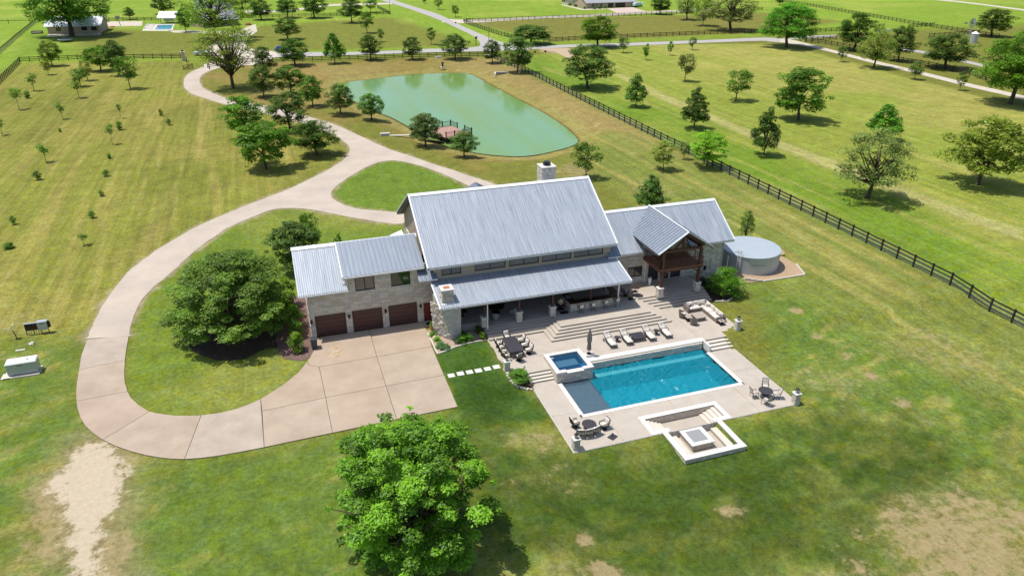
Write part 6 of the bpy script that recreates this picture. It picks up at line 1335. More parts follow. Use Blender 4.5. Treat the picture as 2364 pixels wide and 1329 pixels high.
PRO_LIST = [
 # right-hand paddocks
 ('dome', 1355, 204, 1293, 1425, 105, 'oak', 'broad grey-green oak in the paddock, right of the pond fence corner'), ('dome', 1380, 109, 1328, 1433, 38, 'green', 'bright green rounded tree on the road verge behind the broad oak'),
 ('cone', 1467, 247, 1437, 1500, 167, 'mid', 'upright dark tree in the paddock, just right of the broad oak'), ('young', 1580, 188, 1560, 1607, 121, 'olive', 'thin olive young tree between the road and the tractor track'),
 ('young', 1439, 122, 1427, 1455, 86, 'oak', 'small young tree just right of the bright green verge tree'), ('young', 1490, 139, 1481, 1501, 101, 'green', 'narrow bright green sapling near the road, middle of the paddock edge'), ('young', 1546, 128, 1538, 1556, 97, 'mid', 'small green sapling by the road, right of the narrow bright one'), ('young', 1598, 116, 1588, 1609, 85, 'oak', 'small grey-green sapling nearest the road in the paddock'),
 ('young', 1697, 233, 1669, 1740, 161, 'mid', 'small round tree alone in the mid paddock left of the big round tree'), ('cone', 1600, 297, 1567, 1647, 200, 'dark', 'dark conical tree beside the tractor track, above the lime trees'), ('cone', 1761, 359, 1732, 1812, 245, 'dark', 'dark conical tree right of the lime trees, inside the fence'),
 ('round', 1840, 277, 1787, 1925, 160, 'mid', 'large round green tree in the middle of the right paddock'), ('cone', 2036, 322, 1988, 2076, 242, 'green', 'dense green conical tree behind the big olive tree'), ('sparse', 2000, 457, 1918, 2110, 302, 'olive', 'big open olive-coloured tree with dark shadow in the right paddock'), ('dome', 2254, 427, 2180, 2364, 272, 'yolive', 'wide light green tree at the right edge of the photo'),
 ('big', 1812, 110, 1768, 1898, 5, 'green', 'large bright green tree at the lane junction'), ('dome', 1967, 117, 1932, 2032, 32, 'dark', 'dark round oak right of the lane junction fence'), ('sparse', 2014, 158, 1980, 2072, 65, 'yolive', 'yellowish open tree with slanting trunks on the farm lane'), ('dome', 2067, 142, 2062, 2136, 62, 'dark', 'dark oak right behind the yellowish lane tree'), ('dome', 2181, 158, 2120, 2250, 80, 'oak', 'wide oak behind the lane fence, left of the windmill tank'),
 ('young', 1941, 143, 1930, 1957, 105, 'oak', 'first small tree planted along the farm lane'), ('young', 2110, 184, 2096, 2136, 142, 'oak', 'second small tree along the farm lane, right of the yellowish tree'), ('young', 2215, 209, 2204, 2231, 167, 'oak', 'third small tree along the farm lane, near the giant tree'), ('big', 2332, 240, 2243, 2420, 72, 'green', 'giant bright green tree at the right edge beside the lane'), ('dome', 2286, 85, 2252, 2342, 22, 'oak', 'oak beyond the windmill at the top right'),
 ('dome', 1523, 34, 1497, 1552, -8, 'dark', 'dark oak right of the brick ranch house'), ('sparse', 1585, 46, 1556, 1622, -22, 'olive', 'bare-limbed tree right of the dark oak by the ranch lane'), ('sparse', 1619, 60, 1600, 1668, -10, 'yolive', 'pale trunked tree standing left of the large pecan'), ('sparse', 1681, 71, 1640, 1778, -30, 'olive', 'large spreading pecan over the paddock fence at the top'), ('young', 1799, 12, 1788, 1812, -8, 'oak', 'small tree at the top edge above the lane junction tree'),
 # road-side row and neighbour's lawn
 ('dome', 1228, 102, 1155, 1268, 58, 'oak', 'wide low oak at the road bend above the pond'), ('round', 1195, 168, 1150, 1233, 88, 'oak', 'dense willow-like oak at the fence corner by the pond'), ('dome', 1138, 146, 1106, 1156, 92, 'oak', 'dark oak left of the fence corner at the pond'), ('dome', 1051, 137, 1013, 1086, 78, 'oak', 'rightmost oak of the row along the pond fence'), ('dome', 953, 138, 924, 979, 86, 'oak', 'second oak from the right in the row along the pond fence'),
 ('dome', 857, 139, 825, 884, 80, 'oak', 'grey-green oak left of centre in the row along the pond fence'), ('cone', 773, 147, 742, 804, 76, 'green', 'bright green conical tree in the row along the pond fence'), ('dome', 681, 152, 640, 723, 90, 'dark', 'dark oak hiding the blue car'), ('young', 996, 103, 983, 1008, 65, 'mid', 'small sapling on the neighbouring lawn near the road'), ('young', 880, 97, 872, 891, 65, 'mid', 'small narrow sapling on the neighbouring lawn, left of the other'),
 ('young', 848, 77, 828, 868, 27, 'mid', 'slender tree on the neighbouring lawn below the fence row'), ('dome', 813, 53, 781, 840, -6, 'dark', 'dark oak by the far fence right of the tree pair'), ('dome', 666, 92, 629, 698, 42, 'oak', 'round oak alone on the lawn above the blue car'), ('dome', 605, 46, 571, 633, 0, 'dark', 'dark oak by the grey roofed building'), ('dome', 665, 42, 636, 692, -6, 'dark', 'left oak of the pair by the far fence'), ('dome', 727, 42, 688, 757, -12, 'dark', 'right oak of the pair by the far fence'), ('young', 856, 30, 838, 877, -8, 'mid', 'slim tree at the top edge beside the country road'),
 ('young', 1052, 40, 1041, 1063, 11, 'mid', 'small tree in the bright meadow beyond the road'), ('young', 1013, 23, 1001, 1024, -6, 'mid', 'small tree farther back in the bright meadow'), ('young', 980, 9, 974, 987, -8, 'mid', 'tiny tree at the top edge of the bright meadow'),
 # around the driveway
 ('sparse', 505, 92, 395, 572, -55, 'yolive', 'huge yellow-green pecan over the neighbouring drive'), ('bare', 540, 204, 455, 618, 62, 'yolive', 'open pecan with bare grey limbs by the entrance gate'), ('dome', 612, 176, 588, 642, 108, 'dark', 'dark tree behind the driveway grove, left of the hidden blue car'), ('round', 609, 224, 576, 641, 150, 'oak', 'grey-green tree at the left of the pond grove'), ('round', 673, 218, 625, 708, 152, 'mid', 'green tree in the middle of the pond grove'), ('round', 723, 246, 688, 753, 176, 'mid', 'green tree at the right of the pond grove'),
 ('dome', 787, 265, 749, 823, 193, 'oak', 'oak on the pond bank, left of the round one'), ('dome', 858, 277, 824, 891, 215, 'mid', 'round green tree on the pond bank nearest the water'), ('round', 670, 300, 621, 723, 215, 'oak', 'feathery grey oak inside the driveway bend'), ('round', 566, 318, 514, 624, 222, 'green', 'tall bright tree at the back of the driveway clump'), ('round', 617, 389, 540, 681, 280, 'green', 'big bright green tree at the front of the driveway clump'), ('dome', 731, 358, 672, 788, 278, 'dark', 'low dark spreading tree inside the driveway bend'),
 ('dome', 983, 338, 940, 1023, 260, 'oak', 'grey-green oak in front of the wooden dock'), ('dome', 1071, 362, 1038, 1110, 302, 'oak', 'smaller oak right of the wooden dock'),
 ('young', 1352, 412, 1319, 1391, 328, 'mid', 'young tree just behind the great hall roof'), ('cone', 1500, 486, 1455, 1544, 403, 'dark', 'dark bushy tree behind the right wing roof'), ('layer', 1530, 392, 1502, 1570, 322, 'palelime', 'pale lime tree left of the bright one at the fence'), ('layer', 1629, 386, 1586, 1684, 300, 'lime', 'vivid lime green layered tree at the fence'), ('young', 1578, 368, 1565, 1593, 328, 'olive', 'small brownish shrub-like tree between the two lime trees'),
 ('sparse', 1718, 556, 1697, 1741, 488, 'mid', 'thin young tree behind the water tank'), ('round', 690, 625, 620, 750, 512, 'dark', 'dark shrubby tree behind the garage roof'), ('young', 722, 590, 700, 746, 483, 'mid', 'tall shoot of a tree rising behind the garage roof'),
 # orchard, upper left
 ('big', 170, 84, 62, 250, -75, 'green', 'huge spreading tree over the neighbouring house and trampoline'), ('round', 124, 153, 91, 143, 92, 'yolive', 'light green tree at the orchard fence below the trampoline'), ('young', 113, 173, 96, 122, 135, 'yolive', 'small light tree just in front of the light green orchard tree'), ('young', 189, 200, 160, 199, 156, 'mid', 'bushy young tree with upswept branches in the orchard'), ('sparse', 204, 186, 182, 218, 135, 'yolive', 'thin pale tree left of the orchard trio'), ('round', 236, 164, 190, 258, 104, 'green', 'left tree of the orchard trio'), ('round', 275, 175, 245, 302, 94, 'dark', 'dark middle tree of the orchard trio'), ('young', 300, 205, 277, 331, 124, 'mid', 'right tree of the orchard trio, with bent stem'),
 ('dome', 300, 45, 288, 314, 16, 'dark', 'small dark tree beyond the sports court fence'), ('dome', 378, 33, 354, 410, -8, 'dark', 'dark tree behind the pool pavilion'), ('round', 432, 74, 402, 446, 20, 'mid', 'dense shrub-like tree right of the neighbouring pool'), ('sparse', 560, 20, 520, 600, -30, 'olive', 'grey leafless-looking tree behind the grey roof'),
]
SAPL = [(80, 210, 61, 89, 172, 'leafy orchard sapling nearest the corner of the black fence'), (45, 253, 31, 57, 204, 'orchard sapling third in from the left fence corner'), (64, 227, 57, 73, 210, 'low bush beside the orchard sapling near the left edge'), (185, 226, 163, 191, 189, 'orchard sapling below the bushy young tree'),
 (147, 275, 132, 152, 238, 'leafy sapling in the upper middle of the orchard'), (262, 333, 246, 264, 288, 'leaning orchard sapling with a tuft of leaves'), (277, 300, 268, 286, 280, 'low bushy sapling right beside the leaning sapling'), (279, 273, 274, 283, 242, 'bare thin sapling near the top of the orchard'), (372, 267, 368, 379, 252, 'tiny sapling nearest the driveway, upper one of two'), (391, 289, 384, 397, 275, 'tiny sapling nearest the driveway, lower one of two'),
 (253, 366, 247, 259, 354, 'tiny stub of a sapling below the leaning sapling'), (87, 415, 78, 98, 396, 'small round bush at the left of the orchard'), (108, 374, 91, 118, 332, 'palm-like orchard sapling on a bare stem at the left'), (6, 312, -4, 16, 277, 'orchard sapling cut by the left edge of the photo'), (139, 305, 135, 144, 296, 'tiny sapling between the leafy one and the palm-like one'), (246, 407, 238, 254, 393, 'small dark shrub in the middle column of the orchard'),
 (236, 453, 229, 242, 440, 'tiny sapling in the middle column, below the dark shrub'), (214, 503, 204, 220, 487, 'short sapling second from the bottom of the middle column'), (193, 566, 184, 206, 541, 'lowest sapling of the middle orchard column'), (32, 518, 24, 39, 499, 'wispy sapling at the lower left of the orchard'), (20, 573, 8, 34, 560, 'fallen dry branchlets near the left edge')]
for (k, px, py, x0, x1, yt, lm, lab) in PRO_LIST: tree_px(k, px, py, x0, x1, yt, lm, lab, barkm=M_barkpale if 'pale trunk' in lab else None)
for (px, py, x0, x1, yt, lab) in SAPL: tree_px('sap' if py-yt > 22 else 'bush', px, py, x0-(3 if py-yt > 22 else 0), x1+(3 if py-yt > 22 else 0), yt-1, 'mid', lab, cb=.4 if py-yt > 22 else 0, name='sapling', cat='sapling', group='saplings planted in the west orchard')
# the two big trees
plant('near', 5.0, 34.5, 12.0, 10.6, 'near', 'large bright green tree in the foreground lawn', z=-.7, rz=.4)
plant('oak', -6.1, 68.4, 13.6, 8.4, 'oakbig', 'large dark spreading tree on the mulch bed left of the garage', z=0, rz=1.0)
# shrubs
SH = [('bush', -.55, 62.9, 1.7, 2.0, 'near', 'bright green shrub at the front left corner of the garage'), ('bush', -.4, 65.6, 1.6, 2.2, 'mid', 'green shrub behind the bright one along the garage wall'), ('bush', -.5, 67.8, 1.7, 2.6, 'green', 'light green shrub half way along the garage side wall'), ('bush', -.9, 70.3, 2.0, 3.0, 'dark', 'dark shrub along the garage side wall'), ('bush', -.9, 72.8, 2.2, 3.2, 'near', 'bright shrub at the rear of the garage side wall'), ('bush', -2.2, 68.6, 2.0, 2.2, 'dark', 'dark shrub between the big tree and the garage'),
 ('bushbig', 45.3, 60.9, 4.9, 3.0, 'green', 'large rounded green bush behind the sectional sofa'), ('bushbig', 18.2, 52.0, 2.2, 1.0, 'mid', 'low spreading green shrub beside the pool steps'),
 ('bush', 12.6, 62.55, .75, .55, 'green', 'green plant growing in the large terracotta pot'), ('bush', 15.2, 60.55, .7, .35, 'mid', 'small green plant in the terracotta bowl'), ('bush', 12.35, 61.7, .8, .5, 'green', 'low green plant left of the terracotta pot'), ('bush', 12.55, 60.6, .8, .6, 'lime', 'yellow-green shrub in the rock bed left of the fireplace'), ('bush', 12.55, 59.2, 1.1, .7, 'blue', 'blue-green shrub at the front left of the rock bed'), ('bush', 12.95, 58.85, .9, .6, 'blue', 'blue-green shrub nearest the lawn in the rock bed'),
 ('bush', 14.75, 59.55, 1.2, .8, 'mid', 'green shrub on the rocks in front of the fireplace'), ('bush', 15.5, 59.65, 1.0, .9, 'green', 'light green shrub right of the fireplace'), ('bush', 16.9, 59.65, .9, .8, 'lime', 'yellow-green shrub at the right end of the rock bed'), ('bush', 16.85, 60.9, .8, .9, 'dark', 'dark shrub under the patio edge'), ('bush', 13.3, 59.0, .4, .3, 'palelime', 'tiny yellow plant among the rocks'), ('bush', 12.5, 60.0, .35, .3, 'palelime', 'small yellow plant below the yellow-green shrub'),
 ('bush', 44.0, 62.5, 1.4, 1.2, 'dark', 'dark shrub between the grill and the large round bush'), ('bush', 5.0, 74.6, 1.6, 6.9, 'green', 'shrub top showing above the garage ridge'), ('sparse', 12.2, 80.3, 1.6, 2.6, 'olive', 'thin grey shrub at the far left corner of the great hall')]
for (k, x, y, w, h, lm, lab) in SH:
    zz = {'green plant growing in the large terracotta pot': .55, 'small green plant in the terracotta bowl': .38}.get(lab, 0 if y > 53 else T(x, y)); plant(k, x, y, w, h, lm, lab, cat='shrub', name='shrub', z=zz, parts=('foliage', 'stem'))

# ================================================================== FENCES
_post = MB().box(-.085, .085, -.085, .085, -.2, 1.42).mesh('post', M_brown); _rail = MB().box(0, 1, -.03, .03, -.09, .09).mesh('rail', M_brown)
def fence(label, pts, sp=2.6, rails=(.35, .78, 1.2), mesh_=False, group=None, hs=1.14, perbay=False, m_=None):
    pts = [Vector(p) for p in pts]; t = thing('board_fence', label, 'fence', (pts[0].x, pts[0].y, 0), 0, group); o = pts[0]; wires = MB()
    for a, b_ in zip(pts[:-1], pts[1:]):
        L_ = (b_-a).length; n = max(1, round(L_/sp)); d = (b_-a).normalized(); ang = math.atan2(d.y, d.x)
        for i in range(n+1 if b_ is pts[-1] else n):
            p = a.lerp(b_, i/n); q = link('post', _post, t, (p.x-o.x, p.y-o.y, T(p.x, p.y))); q.rotation_euler = (0, 0, ang); q.scale = (1, 1, hs)
        m = n if perbay else 1
        for i in range(m):
            p = a.lerp(b_, i/m); p2 = a.lerp(b_, (i+1)/m); nv = Vector((-d.y, d.x, 0))*-.09; z0 = T(p.x, p.y); z1 = T(p2.x, p2.y)
            for rz_ in rails:
                q = link('rail', _rail, t, (p.x-o.x+nv.x, p.y-o.y+nv.y, z0+rz_*hs)); q.rotation_euler = (0, -math.atan2(z1-z0, L_/m), ang); q.scale = (L_/m, 1, 1)
        if mesh_:
            for k in range(int(L_/.3)):
                p = a+d*(k*.3); z = T(p.x, p.y); wires.bar((p.x-o.x, p.y-o.y, z+.05), (p.x-o.x, p.y-o.y, z+1.2), .009)
            for zz in (.08, .22, .36, .5, .64, .8, .96, 1.1): wires.bar((a.x-o.x, a.y-o.y, T(a.x, a.y)+zz), (b_.x-o.x, b_.y-o.y, T(b_.x, b_.y)+zz), .009)
    if mesh_: part(wires, 'wire_mesh', M_greymetal, t, kind='stuff')
    return t
def FP(*l): return [G(x, y) for x, y in l]
fence('long dark board fence with wire mesh running past the house lawn', [(70.9, 36, 0), (70.9, 60, 0), (70.9, 96, 0), (70.9, 140, 0)], 2.65, mesh_=True, perbay=True)
fence('dark fence from the pond embankment up to the road corner', [(70.9, 140, 0), (71.3, 190, 0)]+FP((1205, 164), (1142, 137), (1128, 130)), 2.7, mesh_=True)
fence('three-rail fence along the road behind the pond', FP((1122, 131), (950, 134), (722, 142), (560, 147)), 2.8, group=None)
fence('three-rail fence across the top of the orchard', FP((418, 136), (180, 139), (47, 144)), 2.8)
fence('slanting board fence at the upper left edge of the orchard', FP((46, 146), (0, 192), (-60, 250)), 2.6)
fence('fence on the near side of the entrance behind the pecan', FP((545, 148), (480, 158)), 2.8)
fence('fence along the road verge left of the lane junction', FP((1072, 54), (1129, 74), (1157, 83), (1205, 95)), 2.8)
fence('long three-rail fence in the middle distance above the road', FP((1255, 98), (1327, 94), (1433, 89), (1640, 80), (1780, 76)), 2.8)
fence('far fence beside the lane to the brick house', FP((1076, 52), (1290, 44), (1480, 37), (1640, 29), (1760, 24)), 3.0)
fence('long fence at the foot of the bright far meadow, top right', FP((1790, 2), (1891, 19), (1975, 33.5), (2097, 55), (2259, 81), (2305, 88)), 2.9)
fence('fence beside the farm lane behind the oaks', FP((1858, 99), (1905, 103), (1975, 115), (2043, 138), (2124, 151), (2238, 173), (2300, 196)), 2.8)
fence('short fence above the lane junction', FP((1860, 97), (1900, 93.5), (1931, 92)), 2.8); fence('fence beyond the lane spur, right of the junction tree', FP((1880, 75), (1931, 73), (2040, 64)), 2.8)
fence('double fence section below the windmill', FP((2144, 87.5), (2259, 79)), 2.8); fence('short fence by the far meadow, left of the windmill', FP((2097, 65), (2156, 61)), 2.8)
fence('far fence behind the sports court', FP((236, 49.5), (366, 48)), 3.0); fence('far fence behind the neighbouring lawn trees', FP((565, 44), (600, 42), (778, 38), (900, 34)), 3.0); fence('short far fence beside the country road at the top', FP((900, 34), (872, 20)), 3.0)
fence('low green wire fence along the left edge of the photo', FP((84, 52), (40, 88), (0, 124), (-40, 160)), 2.6, rails=(1.1,), mesh_=True)
fence('thin far fence at the upper left edge', FP((-30, 56), (70, 54)), 8, rails=(1.1,))
def gate(label, a, b_, z=0):
    a = Vector(a); b_ = Vector(b_); t = thing('field_gate', label, 'gate', a); d = (b_-a); L_ = d.length; d.normalize()
    for h in (.2, .55, .9, 1.25): part(MB().bar(d*0+Vector((0, 0, h)), d*L_+Vector((0, 0, h)), .05, .12), 'rail', M_brown, t)
    for k in (0, .5, 1): part(MB().bar(d*L_*k+Vector((0, 0, .1)), d*L_*k+Vector((0, 0, 1.4)), .13), 'upright', M_brown, t)
    part(MB().bar(Vector((0, 0, .2)), d*L_+Vector((0, 0, 1.25)), .05, .1), 'brace', M_brown, t)
gate('dark wooden gate standing open at the orchard side of the entrance', G(424, 162), G(446, 158)); gate('gate at the corner of the country road and ranch lane', G(1070, 51), G(1086, 50))
gate('dark gate beside the oak at the grey building', G(574, 42), G(590, 41.5))

# ================================================================== FAR BUILDINGS AND THINGS
def gable_house(name, label, a, b_, depth, h, rise, wallm, roofm, wins=(), over=.5, cat='house', post=False, chim=False):
    """a,b: front base corners left to right"""
    a = Vector(a); b_ = Vector(b_); d = b_-a; L_ = d.length; ang = math.atan2(d.y, d.x); t = thing(name, label, cat, a, ang)
    if not post: part(MB().box(0, L_, 0, depth, -.3, h).add([(0, 0, h), (0, depth, h), (0, depth/2, h+rise), (.1, 0, h), (.1, depth, h), (.1, depth/2, h+rise)], [(0, 2, 1), (3, 4, 5)]).add([(L_, 0, h), (L_, depth, h), (L_, depth/2, h+rise)], [(0, 1, 2)]), 'wall', wallm, t)
    else:
        for x in (.15, L_-.15):
            for y in (.15, depth-.15): part(MB().box(x-.15, x+.15, y-.15, y+.15, 0, h), 'post', wallm, t)
    k = rise/(depth/2); e = over; r = MB(); prof = [(-e, h-k*e), (depth/2, h+rise), (depth+e, h-k*e), (depth+e, h-k*e-.25), (depth/2, h+rise-.3), (-e, h-k*e-.25)]
    r.add([(-e, y, z+.05) for y, z in prof]+[(L_+e, y, z+.05) for y, z in prof], [(0, 1, 4, 5), (1, 2, 3, 4), (11, 10, 7, 6), (10, 9, 8, 7), (0, 6, 7, 1), (1, 7, 8, 2), (2, 8, 9, 3), (5, 4, 10, 11), (4, 3, 9, 10), (0, 5, 11, 6)]); rf = part(r, 'roof', roofm, t)
    for (x0, x1, z0, z1, kind) in wins:
        w = part(MB().box(x0, x1, -.05, .02, z0, z1), 'window' if kind == 'w' else 'garage_opening' if kind == 'g' else 'door', M_frame if kind != 'd' else M_roofdeck, t)
        if kind == 'w': part(MB().box(x0+.1, x1-.1, -.07, -.05, z0+.1, z1-.1), 'pane', M_glass, w)
    return t
M_greyroof = mat('grey_shingle_roof', (.33, .33, .35), .8, vary=.08, scale=2); M_whroof = mat('pale_metal_roof', (.62, .65, .70), .4, metal=.2, vary=.05); M_brick = mat('tan_brick', (.42, .33, .25), .9, vary=.18, scale=2)
gable_house('neighbour_house', 'low tan house with pale roof under the huge tree', P(112, 79), P(232, 76), 13, 3.1, 2.6, M_stucco, M_whroof, [(3, 4.6, 1, 2.4, 'w'), (8, 9.2, 0, 2.3, 'd'), (12, 14, 1, 2.5, 'w'), (15.5, 17.5, .9, 2.6, 'w')], .9)
tri_sheet([P(x, y) for x, y in ((108, 86), (232, 82), (244, 58), (228, 58), (226, 76), (112, 79))], .05, 'house_apron', M_track)
gable_house('pool_pavilion', 'open pavilion with pale metal roof beside the neighbouring pool', P(371, 55), P(404, 55), 6, 2.9, 1.7, M_stoneB, M_whroof, (), .9, 'pavilion', post=True)
solo(MB().box(-2, 2, -.3, .3, 0, 2.6).box(-1, 0, -.34, -.3, .9, 1.6), 'pavilion_fireplace', M_stoneD, 'stone fireplace wall inside the open pavilion', 'fireplace', P(390, 49))
gable_house('grey_roofed_building', 'building with plain grey shingle roof behind the pecan', P(470, 66), P(552, 58), 10, 3.0, 5.0, M_brick, M_greyroof, [(2, 4, .9, 2.2, 'w'), (6, 8, .9, 2.2, 'w')], .5)
gable_house('pale_gabled_house', 'pale house at the top edge behind the pecan crowns', P(448, 14), P(530, 14), 12, 4, 4, M_white, M_whroof, [(3, 5, 1, 3, 'w'), (9, 12, 1, 3, 'w')], .5)
bh = gable_house('brick_ranch_house', 'tan brick ranch house with grey roof and open garage at the top', P(1354, 20.5), P(1466, 16.5), 16, 2.9, 3.6, M_brick, M_greyroof, [(3.2, 4.5, 1, 2.3, 'w'), (5.7, 6.4, 1.2, 2.4, 'w'), (8.2, 9, .1, 2.4, 'd'), (12.6, 15.8, .05, 2.4, 'g'), (17, 23.0, .05, 2.4, 'g')], .6)
gable_house('ranch_house_wing', 'left wing of the brick ranch house with a white bay', P(1296, 8.5), P(1336, 15), 12, 2.9, 3.0, mat('pale_brick', (.55, .49, .40), .9), M_greyroof, [(1, 2, 1, 2.5, 'w'), (3, 4, 1, 2.5, 'w')], .5)
for i, (px, py, w) in enumerate([(1316, 13, 3), (1328, 16, 2.4), (1350, 21.5, 2), (1372, 21.5, 2.6), (1384, 21, 2.4), (1396, 20.5, 2)]):
    g = P(px, py); plant('bush', g.x, g.y, w, 1.3, 'oak', ['tall shrub at the bay of the brick ranch house', 'second shrub right of the ranch house bay', 'shrub at the corner of the brick ranch house', 'shrub under the ranch house window, left one', 'shrub under the ranch house window, middle one', 'shrub under the ranch house window, right one'][i], cat='shrub', name='shrub', parts=('foliage', 'stem'))
bo = thing('motor_boat', 'white and pale blue boat parked right of the brick garage', 'boat', P(1472, 17), .3)
part(MB().add([(-3, -.8, .8), (2, -.9, .8), (3.6, 0, 1.2), (2, .9, .8), (-3, .8, .8), (-3, -1.1, 1.9), (2, -1.2, 2.0), (4.2, 0, 2.4), (2, 1.2, 2.0), (-3, 1.1, 1.9)], [(4, 3, 2, 1, 0), (5, 6, 7, 8, 9), (0, 1, 6, 5), (1, 2, 7, 6), (2, 3, 8, 7), (3, 4, 9, 8), (4, 0, 5, 9)]), 'hull', mat('pale_blue_gelcoat', (.40, .65, .68), .3), bo); part(MB().box(-2.5, 1.5, -.9, .9, 1.9, 2.5), 'cover', M_white, bo); part(MB().box(-2.5, 3, -.6, .6, .3, .75), 'trailer', M_iron, bo)
# trampoline, loungers, red sled, basketball post, patio things at the neighbour's
tm_ = thing('trampoline', 'round black trampoline with safety net under the huge tree', 'trampoline', P(152, 97)); part(MB().lathe((0, 0, .85), [(2.2, 0), (2.2, .06)], 24), 'mat', M_black, tm_); part(MB().tube([(2.3*math.cos(a), 2.3*math.sin(a), .9) for a in [k*math.pi/12 for k in range(25)]], .12, 6), 'rim_pad', mat('grey_blue_pad', (.35, .40, .45), .5), tm_)
for k in range(6): a = k*math.pi/3; part(MB().tube([(2.3*math.cos(a), 2.3*math.sin(a), 0), (2.3*math.cos(a), 2.3*math.sin(a), 2.5)], .035, 5), 'leg', M_iron, tm_)
nt_ = MB()
for k in range(48): a = k*math.pi/24; nt_.bar((2.25*math.cos(a), 2.25*math.sin(a), .95), (2.25*math.cos(a), 2.25*math.sin(a), 2.4), .012)
for z_ in (1.2, 1.6, 2.0, 2.4): nt_.tube([(2.25*math.cos(a), 2.25*math.sin(a), z_) for a in [k*math.pi/8 for k in range(17)]], .01, 4)
part(nt_, 'safety_net', M_black, tm_, kind='stuff')
hs_ = thing('basketball_hoop', 'dark leaning post with hoop at the sports court', 'basketball hoop', P(279, 60)); part(MB().tube([(0, 0, 0), (-.8, 0, 3.2)], .12, 6), 'post', M_iron, hs_); part(MB().box(-1.6, .2, .3, .38, 2.9, 4.0), 'backboard', glass('clear_backboard', (.3, .4, .3)), hs_)
solo(MB().lathe((0, 0, .05), [(1.0, 0), (1.0, .25), (.8, .3)], 16), 'red_tub', mat('red_plastic', (.65, .03, .03), .4), 'round red tub on the grass below the sports court', 'tub', P(259, 63))
so_ = thing('outdoor_sofa', 'dark curved outdoor sofa with pale cushions at the far left house', 'sofa', P(86, 78)); part(MB().box(-2, 2, -.6, .6, .1, .4).box(-2, 2, .4, .7, .1, 1.0), 'frame', M_iron, so_); part(MB().box(-1.7, 1.7, -.5, .4, .4, .58), 'cushion', M_cush, so_)
np_ = thing('neighbour_pool', 'small rectangular blue pool beside the pavilion', 'pool', P(380, 64)); tri_sheet([P(x, y) for x, y in ((337, 57), (403, 56), (398, 72), (328, 72))], .04, 'pool_surround', M_tread)
o = tri_sheet([P(x, y)-P(380, 64) for x, y in ((364, 58.5), (400, 58), (394, 69), (357, 69))], .07, 'water', mat('bright_pool_water', (.03, .33, .48), .1, vary=.1), np_)
for i, (px, py) in enumerate(((349, 58.5), (346, 62), (343, 67))): solo(MB().box(-1.6, 1.6, -.4, .4, .3, .4).box(-1.6, -1.0, -.4, .4, .4, .7).box(-1.5, -1.4, -.35, .35, 0, .3).box(1.4, 1.5, -.35, .35, 0, .3), 'pool_lounger', M_white, ['farthest white lounger at the neighbouring pool', 'middle white lounger at the neighbouring pool', 'nearest white lounger at the neighbouring pool'][i], 'sun lounger', P(px, py), 'white loungers at the neighbouring pool')
solo(MB().tube([(.5*math.cos(a), .5*math.sin(a), .14) for a in [k*math.pi/6 for k in range(13)]], .16, 6), 'pool_float', mat('pink_vinyl', (.8, .15, .2), .3), 'pink ring float lying in the neighbouring pool', 'pool float', P(366, 63))
bk = thing('brick_planter', 'reddish mound of flowers by the grey roofed building', 'planter', P(573, 58)); part(MB().lathe((0, 0, 0), [(1.4, 0), (1.3, .4), (.6, .8)], 14), 'bed', mat('red_brown_blooms', (.25, .06, .04), .9, vary=.4, scale=3), bk)
# vehicles
def vehicle(label, px, py, rz, body, kind='suv'):
    t = thing('parked_'+kind, label, 'car', P(px, py, .05), rz); Lh, W2 = 2.4, .95
    prof = [(-2.4, .35), (-2.4, .95), (-2.2, 1.1), (-1.9, 1.15), (-1.55, 1.72), (.55, 1.75), (1.15, 1.15), (2.2, 1.0), (2.4, .8), (2.4, .35)]
    if kind == 'truck': prof = [(-2.7, .4), (-2.7, 1.15), (-.7, 1.15), (-.6, 1.8), (.7, 1.82), (1.3, 1.2), (2.6, 1.1), (2.7, .8), (2.7, .4)]
    n = len(prof); mb = MB(); ins = [(.12 if z > 1.3 else 0) for x, z in prof]
    mb.add([(x, -W2+ins[i], z) for i, (x, z) in enumerate(prof)]+[(x, W2-ins[i], z) for i, (x, z) in enumerate(prof)], [tuple(range(n)), tuple(range(n, 2*n))[::-1]]+[(i, n+i, n+(i+1) % n, (i+1) % n) for i in range(n)]); part(mb, 'body', body, t)
    x0, x1 = (-1.5, .6) if kind != 'truck' else (-.5, .7)
    for s in (-1, 1): part(MB().add([(x0-.1, s*(W2-.02), 1.2), (x1+.35, s*(W2-.02), 1.2), (x1-.05, s*(W2-.10), 1.65), (x0+.15, s*(W2-.10), 1.65)], [(0, 1, 2, 3)]), 'side_window', M_glass, t)
    part(MB().add([(x1+.03, -.78, 1.70), (x1+.03, .78, 1.70), (x1+.56, .85, 1.2), (x1+.56, -.85, 1.2)], [(0, 1, 2, 3)]), 'windscreen', M_glass, t)
    for x in (-1.5, 1.5):
        for s in (-1, 1):
            w = part(MB().tube([(x, s*(W2-.22), .36), (x, s*(W2+.01), .36)], .36, 14), 'wheel', M_black, t); part(MB().tube([(x, s*(W2+.01), .36), (x, s*(W2+.02), .36)], .2, 10), 'rim', M_greymetal, w)
    for s in (-1, 1): part(MB().box(2.38, 2.42, s*.65-.15, s*.65+.15, .75, .9), 'headlight', M_white, t)
vehicle('white pickup truck parked under the yellow-green pecan', 468, 128, 2.9, M_white, 'truck'); vehicle('deep blue car half hidden behind the dark oak', 652, 119, .1, mat('blue_car_paint', (.01, .02, .30), .2, metal=.2), 'suv'); vehicle('dark car parked on the neighbouring drive behind the bare limbs', 528, 96, .4, mat('black_car_paint', (.02, .02, .022), .2), 'suv')
